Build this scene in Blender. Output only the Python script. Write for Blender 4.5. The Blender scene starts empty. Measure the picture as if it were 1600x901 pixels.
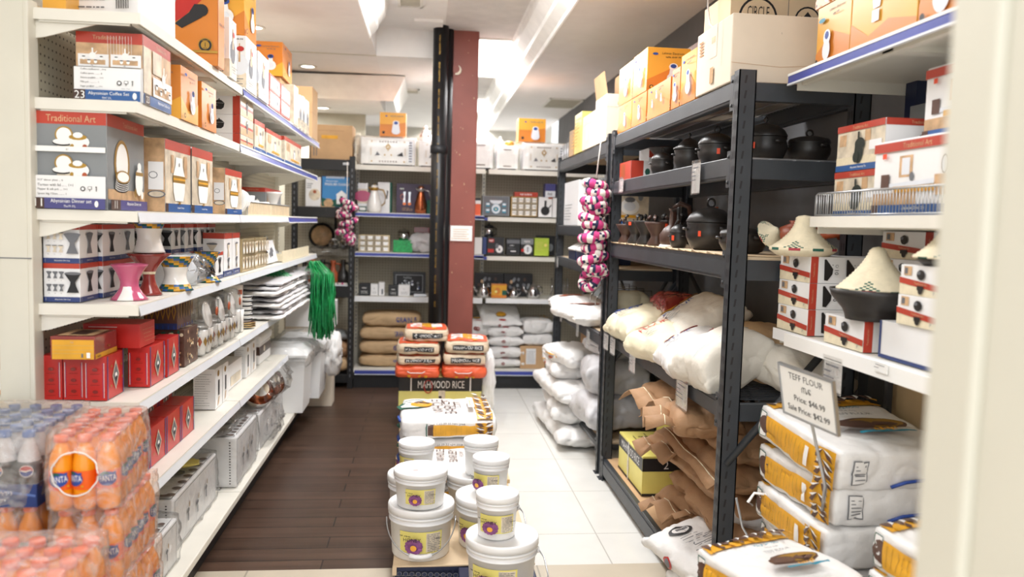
import bpy, bmesh, math, random
from mathutils import Vector, Matrix, Euler, noise
PI = math.pi
rnd = random.Random(7)
scene = bpy.context.scene
col = scene.collection

# ---------------- camera, world, exposure ----------------
F = 1250.0
def cam_matrix():
    dY = Vector(((665-800)/F, (346-450.5)/F, 1.0)).normalized()
    up = Vector((1, .028, 0)).cross(dY).normalized()
    if up.y > 0: up = -up
    dX = dY.cross(up).normalized()
    if dX.x < 0: dX = -dX
    # image axes (x right, y down, z forward) -> world rows
    right = Vector((dX.x, dY.x, up.x)); down = Vector((dX.y, dY.y, up.y)); fwd = Vector((dX.z, dY.z, up.z))
    m = Matrix((right, -down, -fwd)).transposed().to_4x4()
    m.translation = Vector((0, 0, 1.45))
    return m
cd = bpy.data.cameras.new('camera'); cam = bpy.data.objects.new('camera', cd); col.objects.link(cam)
cam.matrix_world = cam_matrix()
cd.sensor_width = 36; cd.lens = F/1600*36; cd.clip_start = .05
cd.dof.use_dof = True; cd.dof.focus_distance = 3.1; cd.dof.aperture_fstop = 2.2
scene.camera = cam
scene.view_settings.view_transform = 'Standard'; scene.view_settings.look = 'None'
scene.view_settings.gamma = 1; scene.view_settings.use_curve_mapping = False
scene.view_settings.exposure = 0.25
w = bpy.data.worlds.new('world'); scene.world = w; w.use_nodes = True
w.node_tree.nodes['Background'].inputs[0].default_value = (.96, .98, 1.0, 1)
w.node_tree.nodes['Background'].inputs[1].default_value = 1.35
def area(name, loc, rot, sx, sy, power, color=(1, 1, 1)):
    l = bpy.data.lights.new(name, 'AREA'); l.shape = 'RECTANGLE'; l.size = sx; l.size_y = sy; l.energy = power; l.color = color
    o = bpy.data.objects.new(name, l); o.location = loc; o.rotation_euler = rot; col.objects.link(o); return o
area('panel_or_fill_light', (0.0, 1.5, 2.9), (0, 0, 0), .6, 1.2, 16)
area('panel_or_fill_light', (-.4, -1.6, 2.9), (0, 0, 0), 1.6, 1.2, 60)
area('panel_or_fill_light', (0.45, 4.0, 2.9), (0, 0, 0), .5, 1.2, 52)
area('panel_or_fill_light', (0.55, 7.3, 2.90), (0, 0, 0), .3, 1.4, 55)
area('panel_or_fill_light', (.55, 10.2, 2.90), (0, 0, 0), .3, 1.0, 60)
area('panel_or_fill_light', (-1.95, 3.6, 2.69), (0, 0, 0), .5, 3.0, 28)  # unseen lamp over the next aisle, added to brighten the ceiling
area('panel_or_fill_light', (-1.5, 7.9, 2.48), (0, 0, 0), .3, .3, 14)
area('panel_or_fill_light', (-.12, 5.0, 2.90), (0, 0, 0), .2, .8, 16)

# ---------------- materials ----------------
def lin(h):
    h = h.lstrip('#'); r = [int(h[i:i+2], 16)/255 for i in (0, 2, 4)]
    return tuple(c/12.92 if c <= .04045 else ((c+.055)/1.055)**2.4 for c in r)
MATS = {}
def mat(name, hexc, rough=.6, metal=0., spec=.5, var=.06, vs=8., bump=0., bs=40., emis=0., coat=0., trans=0., alpha=1.):
    m = bpy.data.materials.new(name); m.use_nodes = True; nt = m.node_tree; b = nt.nodes['Principled BSDF']
    c = lin(hexc)
    b.inputs['Roughness'].default_value = rough; b.inputs['Metallic'].default_value = metal
    b.inputs['Specular IOR Level'].default_value = spec; b.inputs['Coat Weight'].default_value = coat
    b.inputs['Transmission Weight'].default_value = trans; b.inputs['Alpha'].default_value = alpha
    tc = nt.nodes.new('ShaderNodeTexCoord')
    n = nt.nodes.new('ShaderNodeTexNoise'); n.inputs['Scale'].default_value = vs; n.inputs['Detail'].default_value = 3
    nt.links.new(tc.outputs['Object'], n.inputs['Vector'])
    r = nt.nodes.new('ShaderNodeValToRGB')
    lo = tuple(max(0, x*(1-var)) for x in c)+(1,); hi = tuple(min(1, x*(1+var)) for x in c)+(1,)
    r.color_ramp.elements[0].color = lo; r.color_ramp.elements[0].position = .3
    r.color_ramp.elements[1].color = hi; r.color_ramp.elements[1].position = .7
    nt.links.new(n.outputs['Fac'], r.inputs[0]); nt.links.new(r.outputs[0], b.inputs['Base Color'])
    if bump:
        n2 = nt.nodes.new('ShaderNodeTexNoise'); n2.inputs['Scale'].default_value = bs; n2.inputs['Detail'].default_value = 4
        nt.links.new(tc.outputs['Object'], n2.inputs['Vector'])
        bp = nt.nodes.new('ShaderNodeBump'); bp.inputs['Strength'].default_value = bump; bp.inputs['Distance'].default_value = .012 if bs < 20 else .004
        nt.links.new(n2.outputs['Fac'], bp.inputs['Height']); nt.links.new(bp.outputs[0], b.inputs['Normal'])
    if emis:
        b.inputs['Emission Color'].default_value = c+(1,); b.inputs['Emission Strength'].default_value = emis
    MATS[name] = m; return m
def M(k):
    if k in MATS: return MATS[k]
    if k.startswith('#'): return mat(k, k, .45, var=.02)
    raise KeyError(k)
mat('white_paint', '#e6e3dc', .5, bump=.02)
mat('ceiling_paint', '#f0eeec', .9, var=.02)
mat('soffit_paint', '#efebe9', .9, var=.02)
mat('tile_ceiling', '#dcd8d5', .95, bump=.5, bs=90)
mat('crown', '#f2f0ec', .6)
mat('wall_paint', '#c9c5ba', .9)
mat('wall_beige', '#c9c4b4', .9)
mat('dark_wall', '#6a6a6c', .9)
mat('shelf_cream', '#e6e3d9', .4, var=.03)
mat('post_cream', '#d9d6c9', .45, var=.02)
mat('shelf_white', '#eef0f2', .35, var=.02)
mat('price_strip', '#e3e8f0', .25, var=.02)
mat('blue_strip', '#3b49a0', .3, var=.1)
mat('black_metal', '#1c1e22', .5, var=.15)
mat('rack_grey', '#34383d', .42, var=.16, bump=.05, bs=60)
mat('wire', '#b9bcc0', .3, metal=.9)
mat('kick_black', '#17181b', .5)
mat('col_red', '#8a4a40', .5, var=.1, vs=4)
mat('pipe_black', '#15161a', .38)
mat('cardboard', '#c6a27a', .85, var=.07, bump=.1)
mat('cardboard_pale', '#d9c2a2', .85, var=.05)
mat('cardboard_light', '#e4d8c6', .85, var=.04)
mat('paper_bag', '#a98360', .7, var=.1, bump=.9, bs=12)
mat('paper_bag_pale', '#c9aa83', .75, var=.08, bump=.3, bs=25)
mat('poly_white', '#ecebea', .5, var=.03, bump=.7, bs=13)
mat('poly_grey', '#cccbce', .45, var=.06, bump=.8, bs=13)
mat('cloth_white', '#e6e1d6', .8, var=.05, bump=.8, bs=14)
mat('flour_cream', '#e8e0c4', .5, var=.06, bump=.6, bs=14)
mat('box_white', '#efeff0', .35, var=.02)
mat('box_red', '#b8402f', .35, var=.08)
mat('tea_red', '#c02a25', .3, var=.08)
mat('box_navy', '#2f4076', .35, var=.05)
mat('box_blue', '#2c5a98', .35)
mat('box_purple', '#4b4a85', .35)
mat('box_grey', '#85898c', .35, var=.05)
mat('box_orange', '#d5812f', .3, var=.12, vs=3)
mat('box_yellow', '#e8a93c', .3, var=.12, vs=3)
mat('box_black', '#232428', .35)
mat('photo_tan', '#c9a57e', .35, var=.3, vs=25)
mat('photo_kitchen', '#d9cdb8', .35, var=.25, vs=22)
mat('ink', '#1b1b1f', .5, var=0)
mat('ink_grey', '#6c6e74', .5, var=0)
mat('ink_blue', '#2a4a9a', .5, var=0)
mat('white_ink', '#f6f6f4', .5, var=0)
mat('gold', '#b08a3c', .35, metal=.5)
mat('clay_black', '#262322', .38, var=.2, bump=.12, bs=30)
mat('clay_brown', '#4a332a', .4, var=.25, bump=.12, bs=30)
mat('clay_orange', '#a8502c', .38, var=.2)
mat('straw', '#e4d9bd', .75, var=.08, vs=40, bump=.4, bs=90)
mat('straw_green', '#1f5b4c', .7)
mat('straw_red', '#a83a44', .7)
mat('plywood', '#d8bd92', .7, var=.1, vs=5)
mat('ceramic', '#f0efec', .12, var=.01, coat=.5)
mat('ceramic_pink', '#c0567a', .15, var=.06, coat=.5)
mat('ceramic_maroon', '#8a2f2a', .15, var=.12, coat=.5)
mat('ceramic_black', '#1a1a1a', .1, coat=.6)
mat('silver', '#c8c8ca', .15, metal=1.)
mat('copper', '#b56a48', .2, metal=1.)
mat('bucket_white', '#f3f4f5', .35, var=.01)
mat('bucket_body', '#ecebe8', .4, var=.02)
mat('pest_yellow', '#e9dd7c', .4)
mat('bag_yellow', '#e0a52a', .4, var=.12, vs=18)
mat('bag_brown', '#5b4036', .4)
mat('teal', '#2a8aa5', .5)
mat('rice_beige', '#d9c6ac', .5, var=.08, vs=30)
mat('rice_orange', '#e2603a', .4, var=.06)
mat('rice_yellow', '#e3dc85', .4)
mat('fanta', '#f39a14', .2, var=.08, vs=12, coat=.4, emis=0)
mat('fanta_label', '#ee6418', .3)
mat('fanta_cap', '#ef7a50', .35)
mat('cola', '#120d0c', .12, coat=.4)
mat('pepsi_blue', '#27407c', .35)
mat('pepsi_cap', '#5a78b8', .35)
mat('green_raffia', '#1a9c52', .35, var=.3, vs=60)
mat('green_raffia_light', '#3cc07a', .35, var=.2, vs=60)
mat('pink_fabric', '#c03a78', .85, var=.12, vs=60, bump=.4, bs=80)
mat('white_fabric', '#e2dad2', .85, var=.05, bump=.4, bs=80)
mat('navy_fabric', '#242a4a', .85)
mat('black_fabric', '#1c1b1f', .85)
mat('navy_box', '#1d2748', .4)
mat('lamp_glow', '#fff8ea', .5, emis=9.)
mat('panel_glow', '#ffffff', .5, emis=2.6)
mat('tin', '#c9b48a', .3, metal=.6)

def film(name, tint, glossw, hazew, rough=.12, scale=18., dist=.01):
    m = bpy.data.materials.new(name); m.use_nodes = True; nt = m.node_tree; nt.nodes.clear()
    out = nt.nodes.new('ShaderNodeOutputMaterial'); t = nt.nodes.new('ShaderNodeBsdfTransparent')
    t.inputs[0].default_value = lin(tint)+(1,)
    g = nt.nodes.new('ShaderNodeBsdfGlossy'); g.inputs['Roughness'].default_value = rough
    d = nt.nodes.new('ShaderNodeBsdfDiffuse'); d.inputs[0].default_value = (.92, .92, .92, 1)
    tc = nt.nodes.new('ShaderNodeTexCoord'); n = nt.nodes.new('ShaderNodeTexNoise'); n.inputs['Scale'].default_value = scale; n.inputs['Detail'].default_value = 3
    n.inputs['Distortion'].default_value = 1.5
    nt.links.new(tc.outputs['Object'], n.inputs['Vector'])
    bp = nt.nodes.new('ShaderNodeBump'); bp.inputs['Strength'].default_value = .8; bp.inputs['Distance'].default_value = dist
    nt.links.new(n.outputs['Fac'], bp.inputs['Height'])
    nt.links.new(bp.outputs[0], g.inputs['Normal'])
    fr = nt.nodes.new('ShaderNodeLayerWeight'); fr.inputs['Blend'].default_value = .25
    nt.links.new(bp.outputs[0], fr.inputs['Normal'])
    ml = nt.nodes.new('ShaderNodeMath'); ml.operation = 'MULTIPLY_ADD'; ml.inputs[1].default_value = .45; ml.inputs[2].default_value = glossw
    nt.links.new(fr.outputs['Fresnel'], ml.inputs[0])
    rp = nt.nodes.new('ShaderNodeMapRange'); rp.inputs['From Min'].default_value = .4; rp.inputs['From Max'].default_value = .75
    rp.inputs['To Min'].default_value = hazew*.4; rp.inputs['To Max'].default_value = min(1, hazew*2)
    nt.links.new(n.outputs['Fac'], rp.inputs['Value'])
    a = nt.nodes.new('ShaderNodeMixShader'); b = nt.nodes.new('ShaderNodeMixShader')
    nt.links.new(rp.outputs[0], a.inputs[0]); nt.links.new(t.outputs[0], a.inputs[1]); nt.links.new(d.outputs[0], a.inputs[2])
    nt.links.new(ml.outputs[0], b.inputs[0]); nt.links.new(a.outputs[0], b.inputs[1]); nt.links.new(g.outputs[0], b.inputs[2])
    nt.links.new(b.outputs[0], out.inputs[0]); MATS[name] = m
film('shrink', '#fff8f2', .05, .2)
film('poly_film', '#ffffff', .04, .07, scale=12)
film('clear_film', '#ffffff', .03, .04, scale=10)

def grid_mat(name, base, line, sx, sy, lw, brick=False, rough=.5, offs=(0, 0), bump=0., var=.08, axis='XY', frac=.5):
    """tiles / planks / peg holes by the object's own coordinates"""
    m = bpy.data.materials.new(name); m.use_nodes = True; nt = m.node_tree; b = nt.nodes['Principled BSDF']
    b.inputs['Roughness'].default_value = rough
    tc = nt.nodes.new('ShaderNodeTexCoord'); mp = nt.nodes.new('ShaderNodeMapping')
    mp.inputs['Location'].default_value = (offs[0], offs[1], 0)
    nt.links.new(tc.outputs['Object'], mp.inputs[0])
    br = nt.nodes.new('ShaderNodeTexBrick'); br.offset = frac if brick else 0.; br.squash = 1
    br.inputs['Scale'].default_value = 1; br.inputs['Brick Width'].default_value = sx; br.inputs['Row Height'].default_value = sy
    br.inputs['Mortar Size'].default_value = lw; br.inputs['Mortar Smooth'].default_value = .1; br.inputs['Bias'].default_value = 0
    c = lin(base)
    br.inputs['Color1'].default_value = tuple(x*(1-var) for x in c)+(1,); br.inputs['Color2'].default_value = tuple(min(1, x*(1+var)) for x in c)+(1,)
    br.inputs['Mortar'].default_value = lin(line)+(1,)
    nt.links.new(mp.outputs[0], br.inputs['Vector'])
    n = nt.nodes.new('ShaderNodeTexNoise'); n.inputs['Scale'].default_value = 1.; n.inputs['Detail'].default_value = 5
    mp2 = nt.nodes.new('ShaderNodeMapping'); mp2.inputs['Scale'].default_value = (1.5, 22, 1) if brick else (6, 6, 6)
    nt.links.new(tc.outputs['Object'], mp2.inputs[0]); nt.links.new(mp2.outputs[0], n.inputs['Vector'])
    mx = nt.nodes.new('ShaderNodeMix'); mx.data_type = 'RGBA'; mx.blend_type = 'MULTIPLY'; mx.inputs[0].default_value = 1
    r = nt.nodes.new('ShaderNodeValToRGB'); v = .45 if brick else .06
    r.color_ramp.elements[0].color = (1-v, 1-v, 1-v, 1); r.color_ramp.elements[0].position = .25
    r.color_ramp.elements[1].color = (1+v*.3,)*3+(1,); r.color_ramp.elements[1].position = .75
    nt.links.new(n.outputs['Fac'], r.inputs[0]); nt.links.new(br.outputs['Color'], mx.inputs[6]); nt.links.new(r.outputs[0], mx.inputs[7])
    nt.links.new(mx.outputs[2], b.inputs['Base Color'])
    MATS[name] = m
grid_mat('wood_floor', '#543f33', '#221915', 1.1, .125, .0035, True, .38, var=.16, frac=.37)
grid_mat('white_tile', '#e6e5e0', '#bfbdb6', .6, .6, .003, False, .22, (.37, -.02), var=.015)
grid_mat('beige_tile', '#c6bba8', '#a39a8a', .6, .6, .004, False, .4, (.1, -.08), var=.03)
def peg_mat(name, base, hole, pitch=.0254, r=.0036, up='YZ'):
    m = bpy.data.materials.new(name); m.use_nodes = True; nt = m.node_tree; b = nt.nodes['Principled BSDF']; b.inputs['Roughness'].default_value = .6
    tc = nt.nodes.new('ShaderNodeTexCoord'); sp = nt.nodes.new('ShaderNodeSeparateXYZ'); nt.links.new(tc.outputs['Object'], sp.inputs[0])
    outs = []
    for ax in up:
        a = nt.nodes.new('ShaderNodeMath'); a.operation = 'PINGPONG'; a.inputs[1].default_value = pitch/2
        nt.links.new(sp.outputs[ax], a.inputs[0])
        p = nt.nodes.new('ShaderNodeMath'); p.operation = 'POWER'; p.inputs[1].default_value = 2; nt.links.new(a.outputs[0], p.inputs[0]); outs.append(p)
    s = nt.nodes.new('ShaderNodeMath'); s.operation = 'ADD'; nt.links.new(outs[0].outputs[0], s.inputs[0]); nt.links.new(outs[1].outputs[0], s.inputs[1])
    l = nt.nodes.new('ShaderNodeMath'); l.operation = 'LESS_THAN'; l.inputs[1].default_value = r*r; nt.links.new(s.outputs[0], l.inputs[0])
    mx = nt.nodes.new('ShaderNodeMix'); mx.data_type = 'RGBA'; mx.inputs[6].default_value = lin(base)+(1,); mx.inputs[7].default_value = lin(hole)+(1,)
    nt.links.new(l.outputs[0], mx.inputs[0]); nt.links.new(mx.outputs[2], b.inputs['Base Color']); MATS[name] = m
peg_mat('peg_left', '#cfc8b4', '#4a4334')
peg_mat('peg_back', '#b5ae9c', '#8d8675', .0254, .005, 'XZ')

# ---------------- mesh kit ----------------
TXT = {}
def text_mesh(s, res=2):
    if s in TXT: return TXT[s]
    c = bpy.data.curves.new('t', 'FONT'); c.body = s; c.resolution_u = res; c.size = 1
    o = bpy.data.objects.new('t', c); me = bpy.data.meshes.new_from_object(o)
    v = [(p.co.x, p.co.y) for p in me.vertices]; f = [tuple(p.vertices) for p in me.polygons]
    bpy.data.objects.remove(o); bpy.data.curves.remove(c); bpy.data.meshes.remove(me)
    if v:
        x0 = min(a for a, _ in v); x1 = max(a for a, _ in v); y0 = min(b for _, b in v); y1 = max(b for _, b in v)
    else: x0 = y0 = 0; x1 = y1 = 1
    h = (y1-y0) or 1; v = [((a-x0)/h, (b-y0)/h) for a, b in v]
    TXT[s] = (v, f, (x1-x0)/h); return TXT[s]

class MB:
    def __init__(s): s.v = []; s.f = []; s.m = []; s.sm = []; s.mats = []
    def mi(s, k):
        if k not in s.mats: s.mats.append(k)
        return s.mats.index(k)
    def add(s, vs, fs, k, smooth=False, T=None):
        b = len(s.v); s.v += [tuple(T @ Vector(p)) if T else tuple(p) for p in vs]
        if callable(k):
            for i, f in enumerate(fs): s.f.append(tuple(b+j for j in f)); s.m.append(s.mi(k(i))); s.sm.append(smooth)
        else:
            q = s.mi(k)
            for f in fs: s.f.append(tuple(b+j for j in f)); s.m.append(q); s.sm.append(smooth)
        return s
    def box(s, x0, y0, z0, x1, y1, z1, k, T=None, c=0.):
        if c:
            bm = bmesh.new(); bmesh.ops.create_cube(bm, size=1)
            for v in bm.verts: v.co = Vector(((x0+x1)/2+v.co.x*(x1-x0), (y0+y1)/2+v.co.y*(y1-y0), (z0+z1)/2+v.co.z*(z1-z0)))
            bmesh.ops.bevel(bm, geom=bm.edges[:], offset=c, segments=2, affect='EDGES', profile=.5)
            bm.verts.index_update(); vs = [tuple(v.co) for v in bm.verts]; fs = [tuple(v.index for v in f.verts) for f in bm.faces]; bm.free()
            return s.add(vs, fs, k, False, T)
        vs = [(x, y, z) for x in (x0, x1) for y in (y0, y1) for z in (z0, z1)]
        return s.add(vs, [(0, 1, 3, 2), (4, 6, 7, 5), (0, 4, 5, 1), (2, 3, 7, 6), (0, 2, 6, 4), (1, 5, 7, 3)], k, False, T)
    def lathe(s, prof, k, n=24, T=None, cap=True, wob=None):
        """k: material key or fn(ring, seg)"""
        vs = []; fs = []; ks = []
        for i, (r, z) in enumerate(prof):
            for j in range(n):
                a = 2*PI*j/n; rr = r*(wob(i, a) if wob else 1); vs.append((rr*math.cos(a), rr*math.sin(a), z))
        for i in range(len(prof)-1):
            for j in range(n):
                fs.append((i*n+j, i*n+(j+1) % n, (i+1)*n+(j+1) % n, (i+1)*n+j)); ks.append(k(i, j) if callable(k) else k)
        if cap:
            if prof[0][0] > 1e-4: fs.append(tuple(range(n-1, -1, -1))); ks.append(ks[0])
            if prof[-1][0] > 1e-4: fs.append(tuple((len(prof)-1)*n+j for j in range(n))); ks.append(ks[-1] if callable(k) else k)
        return s.add(vs, fs, lambda i: ks[i], True, T)
    def tube(s, pts, r, k, n=6, closed=False, T=None, flat=1.):
        pts = [Vector(p) for p in pts]; N = len(pts); vs = []; fs = []
        for i, p in enumerate(pts):
            a = pts[(i-1) % N] if (closed or i) else p; b = pts[(i+1) % N] if (closed or i < N-1) else p
            t = (b-a).normalized(); u = t.cross(Vector((0, 0, 1)))
            if u.length < .05: u = t.cross(Vector((0, 1, 0)))
            u.normalize(); w_ = t.cross(u); rr = r[i] if isinstance(r, (list, tuple)) else r
            for j in range(n):
                q = 2*PI*j/n; vs.append(p+u*math.cos(q)*rr+w_*math.sin(q)*rr*flat)
        for i in range(N if closed else N-1):
            for j in range(n): fs.append((i*n+j, i*n+(j+1) % n, ((i+1) % N)*n+(j+1) % n, ((i+1) % N)*n+j))
        if not closed: fs.append(tuple(range(n-1, -1, -1))); fs.append(tuple((N-1)*n+j for j in range(n)))
        return s.add(vs, fs, k, True, T)
    def quad(s, a, b, c, d, k): return s.add([a, b, c, d], [(0, 1, 2, 3)], k)
    def mesh(s, name):
        me = bpy.data.meshes.new(name); me.from_pydata(s.v, [], s.f)
        for k in s.mats: me.materials.append(M(k))
        me.polygons.foreach_set('material_index', s.m); me.polygons.foreach_set('use_smooth', s.sm); me.update(); return me
    def obj(s, name, parent=None, loc=None, rot=None):
        o = bpy.data.objects.new(name, s.mesh(name)); col.objects.link(o)
        if parent: o.parent = parent
        if loc: o.location = loc
        if rot is not None: o.rotation_euler = rot if isinstance(rot, (tuple, list)) else (0, 0, rot)
        return o

# print too small or blurred to read in the photo is drawn as letter-sized ticks
BLURRED = {'ELECTRIC MITAD', 'COFFEE MILL', 'Vacuum Flask', 'HOME', 'GRILL', 'INO', 'Royal', 'Tea Glasses', 'TEA', 'Premium', 'Tea', 'DESSINI', 'Magico', '24', 'CLAY', 'FARRINE', 'BLANC', 'AC', 'COFFEE', 'ANY COOK POT', 'JEBENA COFFEE POT', 'JEBENA COFFEE', 'Electronic Coffee Pot', 'No Salt', 'PRODUCT', 'Pure Natural', '@ MADE IN', 'SCH 40 NSF', 'BONANZA', 'MC-20'}
class Face:
    """draws flat print on a surface given by fn(u,v,lift) -> point; w,h in metres"""
    def __init__(s, mb, fn, w, h, soft=False, e0=.0006, de=.0004): s.mb = mb; s.fn = fn; s.w = w; s.h = h; s.soft = soft; s.l = e0; s.de = de
    def _n(s): s.l += s.de; return s.l
    def r(s, u0, v0, u1, v1, k, sub=None):
        l = s._n(); n = sub or (8 if s.soft else 1); vs = []; fs = []
        for i in range(n+1):
            for j in range(n+1): vs.append(s.fn(u0+(u1-u0)*i/n, v0+(v1-v0)*j/n, l))
        for i in range(n):
            for j in range(n): a = i*(n+1)+j; fs.append((a, a+n+1, a+n+2, a+1))
        s.mb.add(vs, fs, k, s.soft); return s
    def e(s, u, v, ru, rv, k, n=16, a0=0, a1=2*PI):
        l = s._n(); ru = ru*s.h/s.w; rings = 3 if s.soft else 1; vs = [s.fn(u, v, l)]; fs = []
        for q in range(1, rings+1):
            for i in range(n): a = a0+(a1-a0)*i/(n if a1-a0 > 6.28 else n-1); vs.append(s.fn(u+ru*q/rings*math.cos(a), v+rv*q/rings*math.sin(a), l))
        full = a1-a0 > 6.28
        for i in range(n if full else n-1): fs.append((0, 1+i, 1+(i+1) % n))
        for q in range(rings-1):
            for i in range(n if full else n-1): a = 1+q*n+i; b = 1+q*n+(i+1) % n; fs.append((a, a+n, b+n, b))
        s.mb.add(vs, fs, k, s.soft); return s
    def p(s, pts, k): 
        l = s._n()
        if not s.soft: s.mb.add([s.fn(u, v, l) for u, v in pts], [tuple(range(len(pts)))], k); return s
        n = len(pts); cu = sum(a for a, _ in pts)/n; cv = sum(b for _, b in pts)/n; rim = []
        for i in range(n):
            a, b = pts[i], pts[(i+1) % n]
            for q in range(3): rim.append((a[0]+(b[0]-a[0])*q/3, a[1]+(b[1]-a[1])*q/3))
        N = len(rim); vs = [s.fn(cu, cv, l)]+[s.fn(cu+(u-cu)*.5, cv+(v-cv)*.5, l) for u, v in rim]+[s.fn(u, v, l) for u, v in rim]
        fs = [(0, 1+i, 1+(i+1) % N) for i in range(N)]+[(1+i, 1+N+i, 1+N+(i+1) % N, 1+(i+1) % N) for i in range(N)]
        s.mb.add(vs, fs, k, True); return s
    def t(s, txt, u, v, size, k, al='c', mw=None, rot=0, sy=1.):
        """size = text height / face height; (u,v) = centre (al c) or left-centre (al l)"""
        if txt in BLURRED:
            n = len(txt); wd = min(n*.6*size*s.h/s.w, mw or 9); u0 = u-wd/2 if al == 'c' else u
            for i in range(n):
                if txt[i] != ' ' and not rot: s.r(u0+wd*i/n, v-size*(.5-.2*((i*7) % 3 == 0)), u0+wd*(i+.55)/n, v+size*(.5-.25*((i*5) % 4 == 1)), k, 1)
            return s
        V, Fc, W = text_mesh(txt); h = size*s.h; wd = W*h; sx = h
        if mw and wd > mw*s.w: sx = mw*s.w/W
        l = s._n(); vs = []; cr, sr = math.cos(rot), math.sin(rot)
        for a, b in V:
            x = a*sx-(W*sx/2 if al == 'c' else 0); y = (b-.5)*h*sy
            x, y = x*cr-y*sr, x*sr+y*cr
            vs.append(s.fn(u+x/s.w, v+y/s.h, l))
        s.mb.add(vs, Fc, k); return s

def pface(mb, O, U, V, w, h, e0=.0006, de=.0004):
    O = Vector(O); U = Vector(U).normalized(); V = Vector(V).normalized(); N = U.cross(V)
    return Face(mb, lambda u, v, l: tuple(O+U*(u*w)+V*(v*h)+N*l), w, h, False, e0, de)
def bfaces(mb, w, d, h, x=0, y=0, z=0):
    """print faces of a box whose base centre is x,y,z: F(-Y) R(+X) L(-X) T(+Z)"""
    return dict(F=pface(mb, (x-w/2, y-d/2, z), (1, 0, 0), (0, 0, 1), w, h), R=pface(mb, (x+w/2, y-d/2, z), (0, 1, 0), (0, 0, 1), d, h),
                L=pface(mb, (x-w/2, y+d/2, z), (0, -1, 0), (0, 0, 1), d, h), T=pface(mb, (x-w/2, y-d/2, z+h), (1, 0, 0), (0, 1, 0), w, d))

def soft(w, d, h, side=.35, bul=.06, k=3.5, rc=.12, wr=.006, ws=9., seed=0, ends=0., sag=0.):
    """returns F(face,u,v,lift): point on a filled bag. side = edge thickness share, rc = corner rounding, ends = pinch of the +-X ends"""
    so = Vector((seed*3.7, seed*1.3, seed*7.1))
    def S(px, py, pz):
        t = max(0, (1-abs(px)**k)*(1-abs(py)**k))**.5
        th = side+(1-side)*t
        if ends: th *= 1-ends*abs(px)**5
        bx = 1+bul*(1-pz*pz); 
        cx = 1-rc*abs(py)**6; cy = 1-rc*abs(px)**6
        if side < .6: ear = 1+.07*abs(px*py)**5; cx *= ear; cy *= ear
        x = px*w/2*cx*bx; y = py*d/2*cy*bx; z = pz*h/2*th
        p = Vector((x, y, z))
        q = p*ws+so
        dn = noise.noise(q)+.5*noise.noise(q*2.3)-.9*(1-abs(noise.noise(q*.9+Vector((5, 2, 8)))))**16-.6*(1-abs(noise.noise(q*1.9+Vector((1, 9, 3)))))**12
        edge = .5+.8*max(abs(px), abs(py))**3
        n = Vector((px*.6*(abs(px) > .9), py*.6*(abs(py) > .9), pz))
        if n.length > 0: n.normalize()
        p += n*dn*wr*edge*(1.3)
        p.z += -sag*((px*px)+(py*py)*.5)
        return p
    def Fn(face, u, v, l=0.):
        a = 2*u-1; b = 2*v-1
        if face == 'T': P = lambda a, b: S(a, b, 1)
        elif face == 'B': P = lambda a, b: S(a, -b, -1)
        elif face == 'F': P = lambda a, b: S(a, -1, b)
        elif face == 'K': P = lambda a, b: S(-a, 1, b)
        elif face == 'R': P = lambda a, b: S(1, a, b)
        else: P = lambda a, b: S(-1, -a, b)
        p = P(a, b)
        if l:
            e = .02; n = (P(a+e, b)-P(a-e, b)).cross(P(a, b+e)-P(a, b-e))
            if n.length > 1e-12: p = p+n.normalized()*l
        return tuple(p)
    return Fn
def soft_mesh(mb, Fn, k, n=18, nz=8, faces='TBFKRL', T=None):
    for f in faces:
        nu, nv = (n, n) if f in 'TB' else (n, nz)
        kk = k[f] if isinstance(k, dict) and f in k else (k['*'] if isinstance(k, dict) else k)
        vs = [Fn(f, i/nu, j/nv) for i in range(nu+1) for j in range(nv+1)]
        fs = [(i*(nv+1)+j, (i+1)*(nv+1)+j, (i+1)*(nv+1)+j+1, i*(nv+1)+j+1) for i in range(nu) for j in range(nv)]
        mb.add(vs, fs, kk, True, T)
def weld(o, d=.0004):
    bm = bmesh.new(); bm.from_mesh(o.data); bmesh.ops.remove_doubles(bm, verts=bm.verts, dist=d); bm.to_mesh(o.data); bm.free()
def sface(mb, Fn, f, w, h, e0=.0035, de=.0006):
    e0 = max(e0, .0035)
    return Face(mb, lambda u, v, l: Fn(f, u, v, l), w, h, True, e0, de)

def tag(o, label=None, cat=None, group=None, kind=None):
    if label: o['label'] = label
    if cat: o['category'] = cat
    if group: o['group'] = group
    if kind: o['kind'] = kind
    return o
def empty(name, loc, rz=0, label=None, cat=None, group=None):
    o = bpy.data.objects.new(name, None); col.objects.link(o); o.location = loc; o.rotation_euler = (0, 0, rz); o.empty_display_size = .05
    return tag(o, label, cat, group)
KIDS = {}
def copy_tree(o, parent=None):
    c = o.copy(); col.objects.link(c)
    if parent: c.parent = parent
    for ch in [x for x in o.children]: copy_tree(ch, c)
    return c
def clone(o, loc, label, rot=None, group=None, cat=None):
    c = copy_tree(o); c.location = loc
    if rot is not None: c.rotation_euler = rot if isinstance(rot, (tuple, list)) else (0, 0, rot)
    tag(c, label, cat, group); return c
def struct(mb, name, loc=None): o = mb.obj(name, None, loc); o['kind'] = 'structure'; return o
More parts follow.
